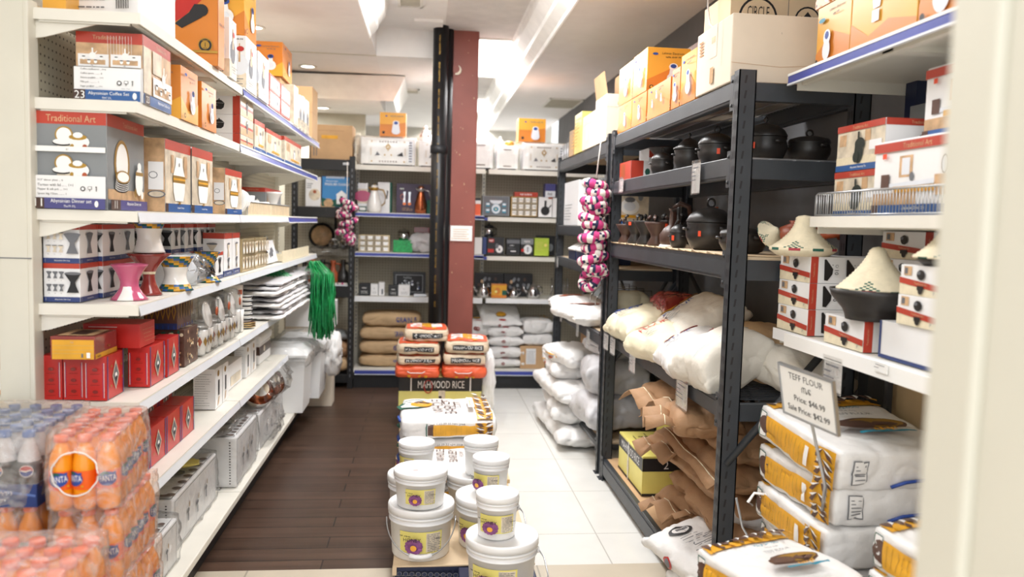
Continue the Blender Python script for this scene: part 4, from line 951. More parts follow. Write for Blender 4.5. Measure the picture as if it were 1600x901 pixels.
for i in range(3): gpack('clear pack of gold-patterned glasses with saucer, '+('nearest to the mottled tin', 'middle of three', 'last before the white mugs')[i], 3.25+.2*i, i+2)
def mug(x, y, z, r, h, lab, st):
    t = empty('coffee_mug', (x, y, z), 0, lab, 'mug', 'white mugs stacked on the fifth left shelf')
    m = MB(); cupmesh(r*.93, r, h, 'ceramic', None, m); m.obj('body', t)
    m = MB(); m.tube([(0, r*.95, h*.8), (0, r+.02, h*.85), (0, r+.035, h*.6), (0, r+.025, h*.3), (0, r*.95, h*.2)], .005, 'ceramic', 8); m.obj('handle', t)
    if st: m = MB(); m.add([((r*.99+.001)*math.cos(a), (r*.99+.001)*math.sin(a), zz) for zz in (h*.6, h*.8) for a in (-.9, -.6, -.3)], [(0, 1, 4, 3), (1, 2, 5, 4)], 'clay_orange'); m.obj('price_sticker', t)
mug(-.90, 3.90, Z5+.115, .045, .11, 'white mug with orange sticker on top of another mug', True)
mug(-.895, 3.90, Z5+.0, .045, .11, 'white mug at the bottom beside striped cup stack', False)
for i in range(6):
    m = MB(); m.lathe([(0, 0), (.035, .001), (.043, .012), (.045, .02), (.04, .02), (.03, .004), (0, .004)], lambda a, b: 'ink' if a == 2 else 'ceramic', 20, cap=False)
    tag(m.obj('striped_cup', None, (-.885, 4.04, Z5+.03+.022*i)), ('lowest', 'second lowest', 'third', 'fourth', 'fifth', 'topmost')[i]+' black-rimmed white cup in the stack beside the mugs', 'cup', 'stack of black-rimmed cups')
for i in range(3):
    m = MB(); m.lathe([(0, 0), (.03, 0), (.06, .008), (.058, .011), (.03, .004), (0, .004)], lambda a, b: ('ceramic', 'ceramic', 'gold', 'clay_brown', 'ceramic')[a % 5], 24, cap=False)
    tag(m.obj('saucer', None, (-.885, 4.04, Z5+.001+.0095*i)), ('lowest', 'middle', 'top')[i]+' gold-rimmed saucer below the black-rimmed cup stack', 'saucer', 'saucers under the striped cups')
# stack of pale papery bundles and green raffia
for i in range(9):
    m = MB(); Fn = soft(.31, 1.25-.05*(i % 3), .026, .5, .02, 4, .1, .005, 14, 20+i); soft_mesh(m, Fn, 'poly_grey' if i % 3 else 'poly_white', 18, 2)
    o = m.obj('folded_mat', None, (-.925-.012*(i % 2)+.02*(i < 4), 4.95+.03*(i % 3), Z5+.014+.0215*i)); weld(o)
    tag(o, ('lowest', 'second', 'third', 'fourth', 'fifth', 'sixth', 'seventh', 'eighth', 'topmost')[i]+' film-wrapped flat grey mat in the pile below green raffia', 'mat', 'wrapped mats piled on the fifth left shelf')
def raffia(name, label, cx, cy, cz, hang, n, seed, spread=.12):
    r_ = random.Random(seed); m = MB()
    for i in range(n):
        a = r_.random()*2*PI; rr = spread*(.25+r_.random()); x1 = cx+rr*math.cos(a)*.8; y1 = cy+rr*math.sin(a)
        if hang: x1 = cx+.05+.09*r_.random()+.03*math.cos(a); y1 = cy+spread*1.1*(r_.random()-.5)*2
        top = cz+.03+.035*r_.random(); L = hang*(.75+.35*r_.random()) if hang else 0
        pts = [(cx+.04*(r_.random()-.5), cy+.05*(r_.random()-.5), cz), ((cx+x1)/2, (cy+y1)/2, top)]
        if hang: pts += [(x1, y1, cz-.02), (x1+.02*(r_.random()-.5), y1+.03*(r_.random()-.5), cz-L*.5), (x1+.05*(r_.random()-.5), y1+.07*(r_.random()-.5), cz-L)]
        else: pts += [(x1, y1, cz-.005), (x1+.02*math.cos(a), y1+.03*math.sin(a), cz-.03+.03*r_.random())]
        m.tube(pts, .0022+.002*r_.random(), 'green_raffia' if r_.random() < .65 else 'green_raffia_light', 4, flat=.3)
    return tag(m.obj(name), label, 'raffia')
raffia('raffia_bundle', 'long bright green raffia tassel hanging over the shelf end', -.775, 5.45, Z5+.20, .42, 420, 4, .10)
raffia('raffia_bundle', 'loose dark green raffia heap on top of the wrapped mats', -.99, 5.0, Z5+.205, 0, 300, 5, .18)
wrapbag('plastic_wrap', 'crumpled clear film bag at the end of the wrapped mats', -.83, 5.42, Z5+.15, .22, .30, .07, 'poly_film', 6)
# shelf 6
G6 = 'red tea boxes on the sixth left shelf'
for i, (y, z) in enumerate(((2.49, 0), (2.66, 0), (2.83, 0), (3.0, 0))):
    nm = ('nearest', 'second', 'third', 'farthest')[i]
    pb('tea_box', nm+' red tea box of the front row on the sixth shelf', 'box', -.955, -.878, y, y+.165, Z6, .13, art_tea, G6, base='tea_red')
    pb('tea_box', nm+' red tea box of the raised back row on the sixth shelf', 'box', -1.04, -.958, y, y+.165, Z6+.07, .13, art_tea, G6, base='tea_red')
    pb('tea_box', nm+' flat red box under the raised back row on the sixth shelf', 'box', -1.04, -.958, y, y+.165, Z6, .068, None, 'flat red boxes under the back row', base='tea_red')
pb('kettle_box', 'white box with text panel beside the red boxes, sixth left shelf', 'box', -.97, -.88, 3.484, 3.60, Z6, .175, art_white_tall)
pb('kettle_box', 'white box with black kettle picture behind the text panel box', 'box', -.97, -.882, 3.62, 3.72, Z6, .17, art_white_tall)
def art_cutl(fs, m, w, d, h): fs['R'].r(.05, .5, .16, .8, 'clay_brown').r(.3, .1, .9, .5, 'photo_kitchen'); fs['F'].r(.2, .2, .5, .6, 'ink_grey')
pb('cutlery_box', 'low white lidded box past the kettle boxes on sixth left shelf', 'box', -1.03, -.915, 3.80, 4.15, Z6, .12, art_cutl)
for i in range(2): pb('kettle_box', ('nearer' if i == 0 else 'farther')+' upright white box with bottle picture at the middle of sixth shelf', 'box', -.96, -.905, 4.18+.14*i, 4.30+.14*i, Z6, .165, art_white_tall, 'upright bottle-picture boxes')
t = empty('storage_tub', (-.98, 4.72, Z6), 0, 'white lidded tub with brown picture band at sixth shelf far end', 'tub')
m = MB(); m.box(-.07, -.16, 0, .07, .16, .12, 'box_white', c=.01); f = pface(m, (.07, -.16, 0), (0, 1, 0), (0, 0, 1), .32, .12); f.r(0, .45, 1, .85, 'clay_brown').e(.4, .65, .2, .15, 'photo_kitchen', 12); f = pface(m, (-.07, -.16, 0), (1, 0, 0), (0, 0, 1), .14, .12); f.r(.2, .45, 1, .85, 'clay_brown').e(.6, .65, .2, .15, 'clay_orange', 12); m.obj('body', t)
m = MB(); m.box(-.078, -.168, .12, .078, .168, .165, 'bucket_white', c=.012); m.obj('lid', t)
# base deck : film wrapped gift boxes of ceramic sets
def giftbox(label, x0, x1, y0, y1, h, seed, yellow=False):
    t = empty('gift_box', ((x0+x1)/2, (y0+y1)/2, Z7), 0, label, 'gift box'); w_, d_ = x1-x0, y1-y0
    m = MB(); m.box(-w_/2, -d_/2, 0, w_/2, d_/2, h, 'box_white', c=.006); fs = bfaces(m, w_, d_, h)
    f = fs['F']; 
    for i in range(16): f.e(.88, .08+.055*i, .018, .014, 'ink', 6)
    f.r(.02, .02, .04, .98, 'price_strip'); f = fs['R']
    f.r(.03, .05, .035, .95, 'ink').r(.965, .05, .97, .95, 'ink').r(.03, .05, .97, .06, 'ink').r(.03, .94, .97, .95, 'ink')
    for u, v in ((.3, .5), (.5, .45), (.7, .55)): f.e(u, v, .08, .05, 'ink_grey', 10).e(u+.03, v+.1, .03, .06, 'gold', 8).r(u-.01, v-.2, u+.01, v-.05, 'ink_grey')
    f = fs['T']; f.r(.93, .03, .94, .97, 'ink').r(.05, .02, .95, .03, 'ink')
    for i in range(7): f.e(.86, .1+.12*i, .03, .03, 'bag_brown', 8).e(.2+.1*i, .06, .03, .02, 'bag_brown', 8)
    for i in range(3): f.e(.3+.15*i, .3+.1*i, .05, .06, 'ink_grey', 9)
    m.obj('carton', t)
    m = MB(); Fn = soft(w_+.02, d_+.03, h+.03, .93, .03, 8, .02, .007, 9, seed); soft_mesh(m, Fn, 'poly_film', 14, 8); weld(m.obj('film_wrap', t, (0, 0, h/2+.012)))
    if yellow:
        m = MB(); Fn = soft(w_*.9, .09, .02, .4, .1, 3, .2, .008, 20, seed); soft_mesh(m, Fn, 'pest_yellow', 10, 2); weld(m.obj('ribbon', t, (0, .05, h+.03), (0, 0, .2)))
giftbox('film-wrapped white gift box with yellow ribbon, nearest on the bottom deck', -1.09, -.90, 2.97, 3.58, .205, 31, True)
giftbox('small film-wrapped white box right behind drink packs on bottom deck', -1.09, -.87, 2.48, 2.92, .16, 32)
giftbox('film-wrapped white gift box with brown oval motifs, middle of bottom deck', -1.08, -.845, 3.72, 4.16, .235, 33)
giftbox('film-wrapped white box under crumpled film, fourth on the bottom deck', -1.09, -.86, 4.32, 4.95, .20, 34, True)
m = MB(); Fn = soft(.24, .55, .07, .4, .1, 3, .2, .015, 14, 41); soft_mesh(m, Fn, 'poly_film', 12, 4); o = m.obj('plastic_wrap', None, (-.97, 3.75, Z7+.31)); weld(o); tag(o, 'crumpled clear film lying on the oval-motif gift box', 'bag')
for i, (x, y) in enumerate(((-.92, 4.50), (-.90, 4.72))):
    m = MB(); m.lathe([(0, 0), (.05, 0), (.085, .03), (.085, .07), (.05, .1), (.02, .115), (.02, .125), (0, .13)], lambda a, b: 'copper' if a == 3 else ('ceramic' if (b//4) % 2 else 'photo_kitchen'), 28, cap=False)
    tag(m.obj('sugar_bowl', None, (x, y, Z7+.26), (PI/2*.6, 0, .5)), ('nearer' if i == 0 else 'farther')+' patterned lidded bowl with copper band on the wrapped boxes', 'bowl', 'patterned bowls on the wrapped boxes')
    wrapbag('plastic_wrap', 'clear film bag around the '+('nearer' if i == 0 else 'farther')+' patterned bowl', x, y, Z7+.22, .24, .22, .2, 'clear_film', 50+i)
t = wrapbag('plastic_wrap', 'big crinkled clear film bundle at the front of bottom deck far part', -.87, 4.58, Z7+.002, .14, .4, .19, 'poly_film', 61)
# white bins beyond the shelf
def bin_(label, x, y, z, w, d, h, seed):
    t = empty('storage_bin', (x, y, z), 0, label, 'bin', 'white lidded storage bins')
    m = MB(); vs = []
    for zz, s in ((0, .86), (h*.86, .98)):
        for a, b in ((-1, -1), (1, -1), (1, 1), (-1, 1)): vs.append((a*w/2*s, b*d/2*s, zz))
    m.add(vs, [(3, 2, 1, 0), (0, 1, 5, 4), (1, 2, 6, 5), (2, 3, 7, 6), (3, 0, 4, 7)], 'bucket_white'); m.box(-w/2-.006, -d/2-.006, h*.80, w/2+.006, d/2+.006, h*.86, 'bucket_white', c=.006)
    m.obj('body', t)
    m = MB(); a, b = w/2+.012, d/2+.012
    m.add([(-a, -b, h*.86), (a, -b, h*.86), (a, b, h*.86), (-a, b, h*.86), (-a, -b, h*.9), (a, -b, h*.9), (a, b, h*.9), (-a, b, h*.9), (-a*.8, -b*.75, h), (a*.55, -b*.75, h), (a*.55, b*.75, h), (-a*.8, b*.75, h)],
          [(0, 1, 5, 4), (1, 2, 6, 5), (2, 3, 7, 6), (3, 0, 4, 7), (4, 5, 9, 8), (5, 6, 10, 9), (6, 7, 11, 10), (7, 4, 8, 11), (8, 9, 10, 11)], 'bucket_white'); m.obj('lid', t)
    m = MB(); Fn = soft(w+.05, d+.05, .16, .5, .05, 5, .08, .015, 10, seed); soft_mesh(m, Fn, 'poly_film', 12, 4); weld(m.obj('film_cover', t, (0, 0, h-.05)))
bin_('white lidded storage bin at the far end of the left shelf, nearer one', -.885, 5.33, Z7+.0, .28, .36, .42, 71)
bin_('white lidded storage bin under the green raffia, farther one', -.85, 5.78, Z7+.0, .31, .40, .42, 72)
wrapbag('plastic_bag', 'white crumpled plastic bag bulging beyond the far storage bin', -.66, 5.95, .30, .12, .22, .33, 'poly_white', 73)
pb('cardboard_carton', 'white carton with red stamp behind the bins under green raffia', 'box', -1.05, -.68, 6.22, 6.42, .62, .2, lambda fs, m, w, d, h: fs['F'].r(.66, .2, .85, .75, 'ceramic_maroon').t('RICE', .755, .5, .2, 'box_white', mw=.15), base='box_white')
pb('cardboard_carton', 'plain carton under the red-stamped carton behind the bins', 'box', -1.05, -.70, 6.23, 6.43, .0, .619, None, base='cardboard_light')
# ================= goods on the back shelving =================
B0, B1, B2, B3, BB = 1.916, 1.517, 1.177, .797, .172
YF = 6.975
def bk(name, label, cat, x0, x1, h, z, art=None, base='box_white', d=.12, y=None, **k):
    y = YF+.03 if y is None else y; return pb(name, label, cat, x0, x1, y, y+d, z, h, art, base=base, **k)
def art_okb(fs, m, w, d, h):
    f = fs['F']; f.r(0, .5, 1, 1, 'box_yellow').p([(0, 0), (1, 0), (1, .6), (.5, .5), (.2, .2), (0, .3)], 'box_orange').e(.25, .85, .05, .03, 'ink_blue', 8).t('Electronic Coffee Pot', .65, .85, .05, 'ink_grey', mw=.5)
    f.e(.62, .2, .18, .12, 'price_strip', 14).p([(.46, .2), (.78, .2), (.74, .5), (.5, .5)], 'price_strip').e(.62, .56, .14, .1, 'box_white', 14).e(.62, .56, .09, .07, 'ink_blue', 12).e(.15, .15, .06, .06, 'ink', 8)
def traybox(label, x0, x1, h, seed, simple=False, dk=True):
    t = empty('gift_box', ((x0+x1)/2, YF+.13, B0), 0, label, 'gift box', 'film-wrapped patterned gift boxes on the back shelf'); w_ = x1-x0
    m = MB(); m.box(-w_/2, -.12, .01, w_/2, .12, h, 'box_white', c=.005); f = bfaces(m, w_, .24, h-.01, 0, 0, .01)['F']
    f.r(.02, .02, .98, .98, 'white_ink').r(.14, .05, .86, .93, 'ceramic')
    for v in (.12, .86):
        for i in range(7): f.e(.35+.05*i, v, .03, .025, 'bag_brown', 8)
    if not simple:
        for u in (.2, .8):
            f.e(u, .86, .03, .03, 'gold', 8).e(u, .12, .03, .03, 'gold', 8)
            for i in range(4): f.e(u-.015*(1 if u < .5 else -1), .38+.07*i, .018, .025, 'gold', 6)
        f.e(.5, .66, .09, .1, 'gold', 12).e(.5, .66, .05, .06, 'white_ink', 10).r(.495, .5, .505, .82, 'gold').r(.42, .655, .58, .665, 'gold')
        f.p([(.26, .32), (.36, .34), (.3, .48)], 'ink_grey').p([(.66, .34), (.78, .32), (.76, .48)], 'ink').e(.44, .36, .03, .03, 'gold', 8).e(.56, .36, .03, .03, 'gold', 8)
        f.r(.88, .1, .95, .9, 'price_strip')
        for i in range(8): f.r(.885, .12+.1*i, .94, .16+.1*i, 'ink_grey')
    m.obj('carton', t)
    m = MB(); m.box(-w_/2+.02, -.123, 0, w_/2-.02, .1, .012, 'ink'); m.obj('base_strip', t)
    m = MB(); Fn = soft(w_+.03, .27, h+.02, .92, .02, 8, .02, .006, 9, seed); soft_mesh(m, Fn, 'clear_film', 12, 6); weld(m.obj('film_wrap', t, (0, 0, h/2+.008)))
traybox('wide film-wrapped white box with gold motifs under the left orange box', -.56, -.10, .235, 80)
traybox('film-wrapped white box half hidden behind the black pipes', -.07, .27, .22, 81)
traybox('film-wrapped white box right beside the red-brown column', .36, .57, .235, 82, True)
traybox('plain film-wrapped white box second right of the red-brown column', .60, .79, .20, 83, True)
traybox('wide film-wrapped white box with gold motifs under the right orange box', .83, 1.20, .235, 84)
bk('cooker_carton', 'orange coffee pot carton atop the white box left of the pipes', 'box', -.405, -.183, .20, B0+.252, art_okb, 'box_orange', d=.18)
bk('cooker_carton', 'orange coffee pot carton atop the white box right of the column', 'box', .79, 1.026, .20, B0+.252, art_okb, 'box_orange', d=.18)
def lidpot(x, y, z, s, lab):
    t = empty('ceramic_pot', (x, y, z), 0, lab, 'pot')
    m = MB(); m.lathe([(0, 0), (.045*s, 0), (.06*s, .03*s), (.05*s, .055*s), (.045*s, .06*s)], lambda i, j: 'bag_brown' if i == 2 and j % 4 == 0 else 'ceramic', 20); m.obj('body', t)
    m = MB(); m.lathe([(.045*s, .06*s), (.03*s, .09*s), (.012*s, .1*s), (.022*s, .115*s), (.012*s, .13*s), (0, .135*s)], lambda i, j: 'ink' if i == 0 and j % 6 == 0 else 'ceramic', 20, cap=False); m.obj('lid', t)
lidpot(-.015, YF+.12, B0+.232, 1.0, 'white ceramic pot with lid standing just left of the black pipes')
lidpot(.64, YF+.12, B0+.215, .6, 'small white ceramic pot on the plain wrapped box by the column')
m = MB(); m.lathe([(.0, 0), (.03, 0), (.045, .02), (.03, .04), (0, .045)], 'gold', 16, cap=False); tag(m.obj('ceramic_pot', None, (.72, YF+.1, B0+.215)), 'tiny gold-patterned bowl beside the small white ceramic pot', 'bowl')
# row 1 (left) : jugs
def flask(x, z, lab, k, h=.235, r=.055, handle='gold'):
    t = empty('vacuum_jug', (x, YF+.09, z), 0, lab, 'jug')
    m = MB(); m.lathe([(0, 0), (r*.95, 0), (r*1.15, .03), (r*1.1, h*.35), (r*.6, h*.72), (r*.5, h*.8), (r*.62, h*.92), (r*.4, h)], k, 26); m.obj('body', t)
    m = MB(); m.lathe([(r*.5, h*.79), (r*.66, h*.86), (r*.6, h*.93), (r*.25, h*1.0), (r*.12, h*1.04), (0, h*1.05)], handle, 20); m.obj('lid', t)
    m = MB(); m.tube([(r*.45, 0, h*.86), (r*1.4, 0, h*.82), (r*1.75, 0, h*.6), (r*1.6, 0, h*.35), (r*1.1, 0, h*.25)], .006, handle, 8); m.obj('handle', t)
    m = MB(); m.tube([(-r*.4, 0, h*.84), (-r*.95, 0, h*.92)], [.012, .006], handle, 8); m.obj('spout', t); return t
flask(-.445, B1, 'white vacuum jug with gold lid on upper back shelf', 'ceramic')
flask(-.045, B1, 'copper vacuum jug in front of the purple box', 'copper', .24, .048, 'silver')
def art_pink(fs, m, w, d, h): fs['F'].r(0, .3, 1, .8, 'photo_kitchen').e(.5, .55, .3, .2, 'ceramic_pink', 10).r(.1, .02, .9, .2, 'straw_green').r(.2, .06, .8, .16, 'white_ink')
bk('flask_box', 'white box with pink flowers at far left of upper back shelf', 'box', -.59, -.505, .25, B1, art_pink, y=YF+.12)
bk('flask_box', 'white box with dark green side behind the white vacuum jug', 'box', -.42, -.30, .265, B1, lambda fs, m, w, d, h: (fs['F'].p([(.6, .45), (.68, .45), (.75, .7), (.66, .75)], 'ink').r(.86, 0, 1, 1, 'straw_green'), fs['R'].r(0, 0, 1, 1, 'straw_green')), y=YF+.16)
def art_purple(fs, m, w, d, h):
    f = fs['F']; f.e(.15, .82, .05, .04, 'straw_green', 10).t('Royal', .15, .82, .05, 'white_ink')
    for c in (.22, .36): f.p([(c-.04, .3), (c+.03, .3), (c+.02, .55), (c+.035, .72), (c-.03, .72), (c-.02, .55)], 'silver'); f.e(c, .32, .06, .05, 'copper', 10)
    f.e(.16, .55, .06, .1, 'copper', 12).e(.16, .55, .05, .085, 'box_purplex', 12); lines(f, .16, .45, .08, .2, 3, 'photo_tan', 2, .3)
mat('box_purplex', '#3e2a4a', .35)
bk('flask_box', 'dark purple box printed with slim jugs behind the copper jug', 'box', -.26, .06, .262, B1, art_purple, 'box_purplex', y=YF+.19)
bk('gift_box', 'green ornament box next to the copper jug by the pipes', 'box', .01, .05, .12, B1, None, 'straw_green', d=.05, y=YF+.08)
# row 2 (left)
def art_glass12(nc=4, nr=3, k='ceramic'):
    def A(fs, m, w, d, h):
        f = fs['F']; f.r(.03, .04, .97, .96, 'ink_grey')
        for i in range(nc):
            for j in range(nr):
                u = (i+.5)/nc; v = (j+.5)/nr; f.r(u-.36/nc, v-.38/nr, u+.36/nc, v+.36/nr, 'photo_kitchen').p([(u-.2/nc, v-.3/nr), (u+.2/nc, v-.3/nr), (u+.3/nc, v+.3/nr), (u-.3/nc, v+.3/nr)], k).r(u-.26/nc, v-.02/nr, u+.26/nc, v+.06/nr, 'silver')
        for j in range(1, nr): f.r(0, j/nr-.015, 1, j/nr+.015, 'tin')
        for i in range(1, nc): f.r(i/nc-.008, 0, i/nc+.008, 1, 'tin')
    return A
bk('cup_set_box', 'tan windowed box holding twelve white cups, left of back shelf', 'box', -.57, -.305, .145, B2, art_glass12(), 'tin')
def art_tick(fs, m, w, d, h): f = fs['F']; f.r(0, .5, 1, 1, 'straw_green').t('Green', .3, .7, .2, 'white_ink').e(.6, .4, .18, .14, 'white_ink', 12)
bk('tea_box', 'bright green box on the back shelf left of foil bag', 'box', -.275, -.11, .105, B2, None, 'green_raffia')
t = empty('cooking_pot', (-.19, YF+.16, B2+.107), 0, 'small steel pot standing on top of the green box', 'pot')
m = MB(); m.lathe([(0, 0), (.045, 0), (.05, .01), (.05, .07)], 'silver', 20); m.obj('body', t); m = MB(); m.lathe([(.052, .07), (.04, .085), (.01, .09), (.012, .1), (0, .105)], 'silver', 20, cap=False); m.obj('lid', t)
m = MB(); Fn = soft(.24, .14, .17, .4, .05, 3, .15, .02, 14, 91); soft_mesh(m, Fn, 'silver_foil' if 0 else 'poly_grey', 14, 6); o = m.obj('foil_bag', None, (-.02, YF+.10, B2+.085), (PI/2*0, 0, 0)); weld(o); tag(o, 'crinkled silvery bag beside the green box near the pipes', 'bag')
bk('cooking_pot_box', 'dark red tin resting behind the silvery bag by the pipes', 'tin', -.10, .06, .05, B2+.172, None, 'ceramic_maroon', d=.06, y=YF+.17)
# row 3 (left)
def art_lbl(t_, k='white_ink'):
    return lambda fs, m, w, d, h: (fs['F'].t(t_, .5, .62, .1, k, mw=.7), lines(fs['F'], .2, .8, .15, .4, 3, k, 4, .25))
bk('perfume_box', 'small black box at left end of the third back shelf', 'box', -.565, -.468, .105, B3, art_lbl('Magico'), 'box_black', d=.09)
bk('perfume_box', 'small white box beside the left black box on third back shelf', 'box', -.462, -.40, .10, B3, art_lbl('24', 'ink_grey'), 'box_white', d=.09)
bk('perfume_box', 'taller white box third from left on the third back shelf', 'box', -.395, -.345, .115, B3, lambda fs, m, w, d, h: fs['F'].r(.5, .1, .8, .5, 'ink_grey').r(.05, .05, .08, .95, 'ink_grey'), 'box_white', d=.09)
def art_frame(fs, m, w, d, h):
    f = fs['F']; f.r(.08, .12, .92, .88, 'box_grey').r(.1, .15, .9, .85, 'ink').t('COFFEE', .45, .75, .1, 'box_grey', mw=.5)
    r_ = random.Random(5)
    for i in range(22): f.e(.2+.6*r_.random(), .25+.4*r_.random(), .03+.03*r_.random(), .03+.03*r_.random(), r_.choice(['price_strip', 'ink_grey', 'box_navy']), 8)
bk('picture_frame', 'black framed picture of cups standing on the third back shelf', 'picture', -.276, .01, .205, B3, art_frame, 'box_black', d=.03, y=YF+.14)
bk('perfume_box', 'small black box in front of the framed picture', 'box', -.309, -.226, .09, B3, art_lbl('Magico'), 'box_black', d=.09)
bk('perfume_box', 'small white box in front of the framed picture', 'box', -.224, -.125, .097, B3, art_lbl('24', 'ink_grey'), 'box_white', d=.09)
m = MB(); m.box(-.09, YF, B3+.002, .02, YF+.1, B3+.02, 'price_strip', c=.003); tag(m.obj('paper_tray'), 'flat white paper packet on third back shelf near the pipes', 'packet')
# grain sacks
def gsack(label, x, z, w, h, seed, txt='GRAIN FLOUR'):
    m = MB(); Fn = soft(w, .34, h, .62, .04, 4, .05, .006, 7, seed, ends=.12); soft_mesh(m, Fn, 'paper_bag_pale', 28, 12)
    f = sface(m, Fn, 'F', w, h*.6, .009); f.t(txt, .76, .55, .55, 'ink_blue', mw=.36)
    o = m.obj('grain_sack', None, (x, YF+.185, z+h/2)); weld(o); tag(o, label, 'sack', 'brown paper grain sacks')
    m2 = MB(); m2.box(-w*.48, -.17, -.002, -w*.485, .17, .002, 'straw'); 
for i, (x, z, h, lab) in enumerate(((-.30, BB, .108, 'lowest'), (-.30, BB+.108, .125, 'second lowest'), (-.29, BB+.232, .12, 'third'), (-.28, BB+.35, .13, 'topmost'))):
    gsack(lab+' of four brown paper grain sacks piled on the back shelf', x, z, .5, h, 100+i, 'GRAIN F' if i % 2 else 'GRAIN FLOUR')
# row 1 (right)
def art_tea_set(fs, m, w, d, h):
    f = fs['F']; f.r(.04, .04, .96, .95, 'ink_grey').e(.5, .78, .32, .2, 'price_strip', 20, PI, 2*PI).e(.5, .35, .24, .26, 'teal', 18).e(.5, .35, .22, .24, 'price_strip', 18).e(.5, .33, .14, .12, 'teal', 14).e(.5, .33, .05, .05, 'straw', 10)
    for u in (.2, .8):
        for v in (.25, .55): f.r(u-.07, v-.1, u+.07, v+.1, 'teal').r(u-.06, v-.02, u+.06, v+.08, 'price_strip')
bk('tea_set_box', 'grey tea set box with turquoise dish picture, right of column', 'box', .49, .728, .172, B1, art_tea_set, 'box_grey')
bk('tea_set_box', 'narrow red and black box between column and the grey tea set box', 'box', .40, .475, .15, B1, lambda fs, m, w, d, h: fs['F'].r(0, 0, 1, .65, 'rice_orange').r(0, .65, 1, .85, 'box_white'), 'box_black')
bk('cup_set_box', 'gold windowed box holding twelve white cups, right of the column', 'box', .74, .975, .172, B1, art_glass12(4, 3, 'ceramic'), 'gold')
bk('cup_set_box', 'flat red box lying on top of the gold cup box', 'box', .77, .975, .04, B1+.173, lambda fs, m, w, d, h: fs['F'].t('Tea Glasses', .5, .5, .4, 'box_white', mw=.5), 'box_red')
bk('jebena_box', 'white box printed with a black clay coffee pot', 'box', .985, 1.105, .175, B1, lambda fs, m, w, d, h: (jebena_ic(fs['F'], .5, .42, .7, 'ink'), fs['F'].r(.7, .92, 1, 1, 'clay_orange')))
bk('jebena_box', 'plain white box at right end beside the clay coffee pot box', 'box', 1.11, 1.18, .17, B1, None)
bk('tea_set_box', 'navy and white box standing on the coffee pot box', 'box', 1.04, 1.13, .115, B1+.178, lambda fs, m, w, d, h: fs['F'].r(0, 0, 1, .45, 'price_strip').t('INO', .5, .22, .2, 'ink_grey', mw=.7), 'box_purple')
bk('tea_set_box', 'dark blue box beside the navy and white one, upper right shelf', 'box', 1.14, 1.22, .12, B1+.172, None, 'navy_box')
# row 2 (right)
t = empty('french_press', (.56, YF+.12, B2+.155), 0, 'steel and black coffee press on top of the boxes right of column', 'coffee press')
m = MB(); m.lathe([(0, 0), (.04, 0), (.04, .085)], 'silver', 20); m.obj('glass_body', t)
m = MB(); m.lathe([(.043, .085), (.043, .095), (.02, .105), (.006, .11), (.006, .12), (0, .125)], 'black_metal', 20, cap=False); m.lathe([(.042, 0), (.042, .012)], 'black_metal', 20); m.obj('lid', t)
m = MB(); m.tube([(.04, 0, .08), (.065, 0, .075), (.065, 0, .02), (.04, 0, .015)], .005, 'black_metal', 6); m.obj('handle', t)
def art_k(fs, m, w, d, h):
    f = fs['F']; f.r(.1, .7, .4, .9, 'tea_red').t('HOME', .25, .8, .12, 'white_ink', mw=.25).r(.05, .12, .4, .32, 'tea_red').e(.72, .32, .2, .22, 'box_white', 16).e(.72, .3, .05, .08, 'ink', 8).e(.58, .5, .1, .15, 'ink_grey', 10)
bk('kettle_box', 'white box right beside the column on the second back shelf', 'box', .43, .495, .145, B2, None)
bk('kettle_box', 'narrow navy box next to the white one by the column', 'box', .50, .535, .15, B2, None, 'box_navy')
bk('kettle_box', 'black kettle box with red logos on the second back shelf', 'box', .54, .69, .153, B2, art_k, 'box_black')
bk('kettle_box', 'black box with grey header band in the middle of the row', 'box', .712, .83, .145, B2, lambda fs, m, w, d, h: (fs['F'].r(.0, .7, 1, .92, 'ink_grey').t('DESSINI', .4, .58, .06, 'box_white').r(.3, .2, .7, .26, 'box_white'), lines(fs['F'], .1, .8, .35, .5, 2, 'ink_grey')), 'box_black')
bk('kettle_box', 'grey and black grinder box left of the lime green box', 'box', .838, .95, .147, B2, lambda fs, m, w, d, h: fs['F'].r(0, .65, 1, 1, 'box_grey').t('GRILL', .5, .83, .12, 'box_white').e(.55, .35, .26, .28, 'box_white', 16).e(.55, .35, .18, .2, 'price_strip', 16).r(.52, .2, .58, .5, 'ink').e(.15, .3, .1, .1, 'tea_red', 10), 'box_black')
mat('lime', '#b9d24a', .4)
bk('kettle_box', 'lime green box on the second back shelf', 'box', .958, 1.085, .155, B2, lambda fs, m, w, d, h: (lines(fs['F'], .1, .6, .3, .8, 6, 'pest_yellow', 4, .3), fs['F'].e(.75, .6, .1, .1, 'pest_yellow', 8)), 'lime', y=YF+.01)
bk('kettle_box', 'black box half hidden behind the lime green box', 'box', 1.0, 1.16, .175, B2, lambda fs, m, w, d, h: fs['F'].e(.75, .4, .14, .2, 'box_grey', 10), 'box_black', y=YF+.15)
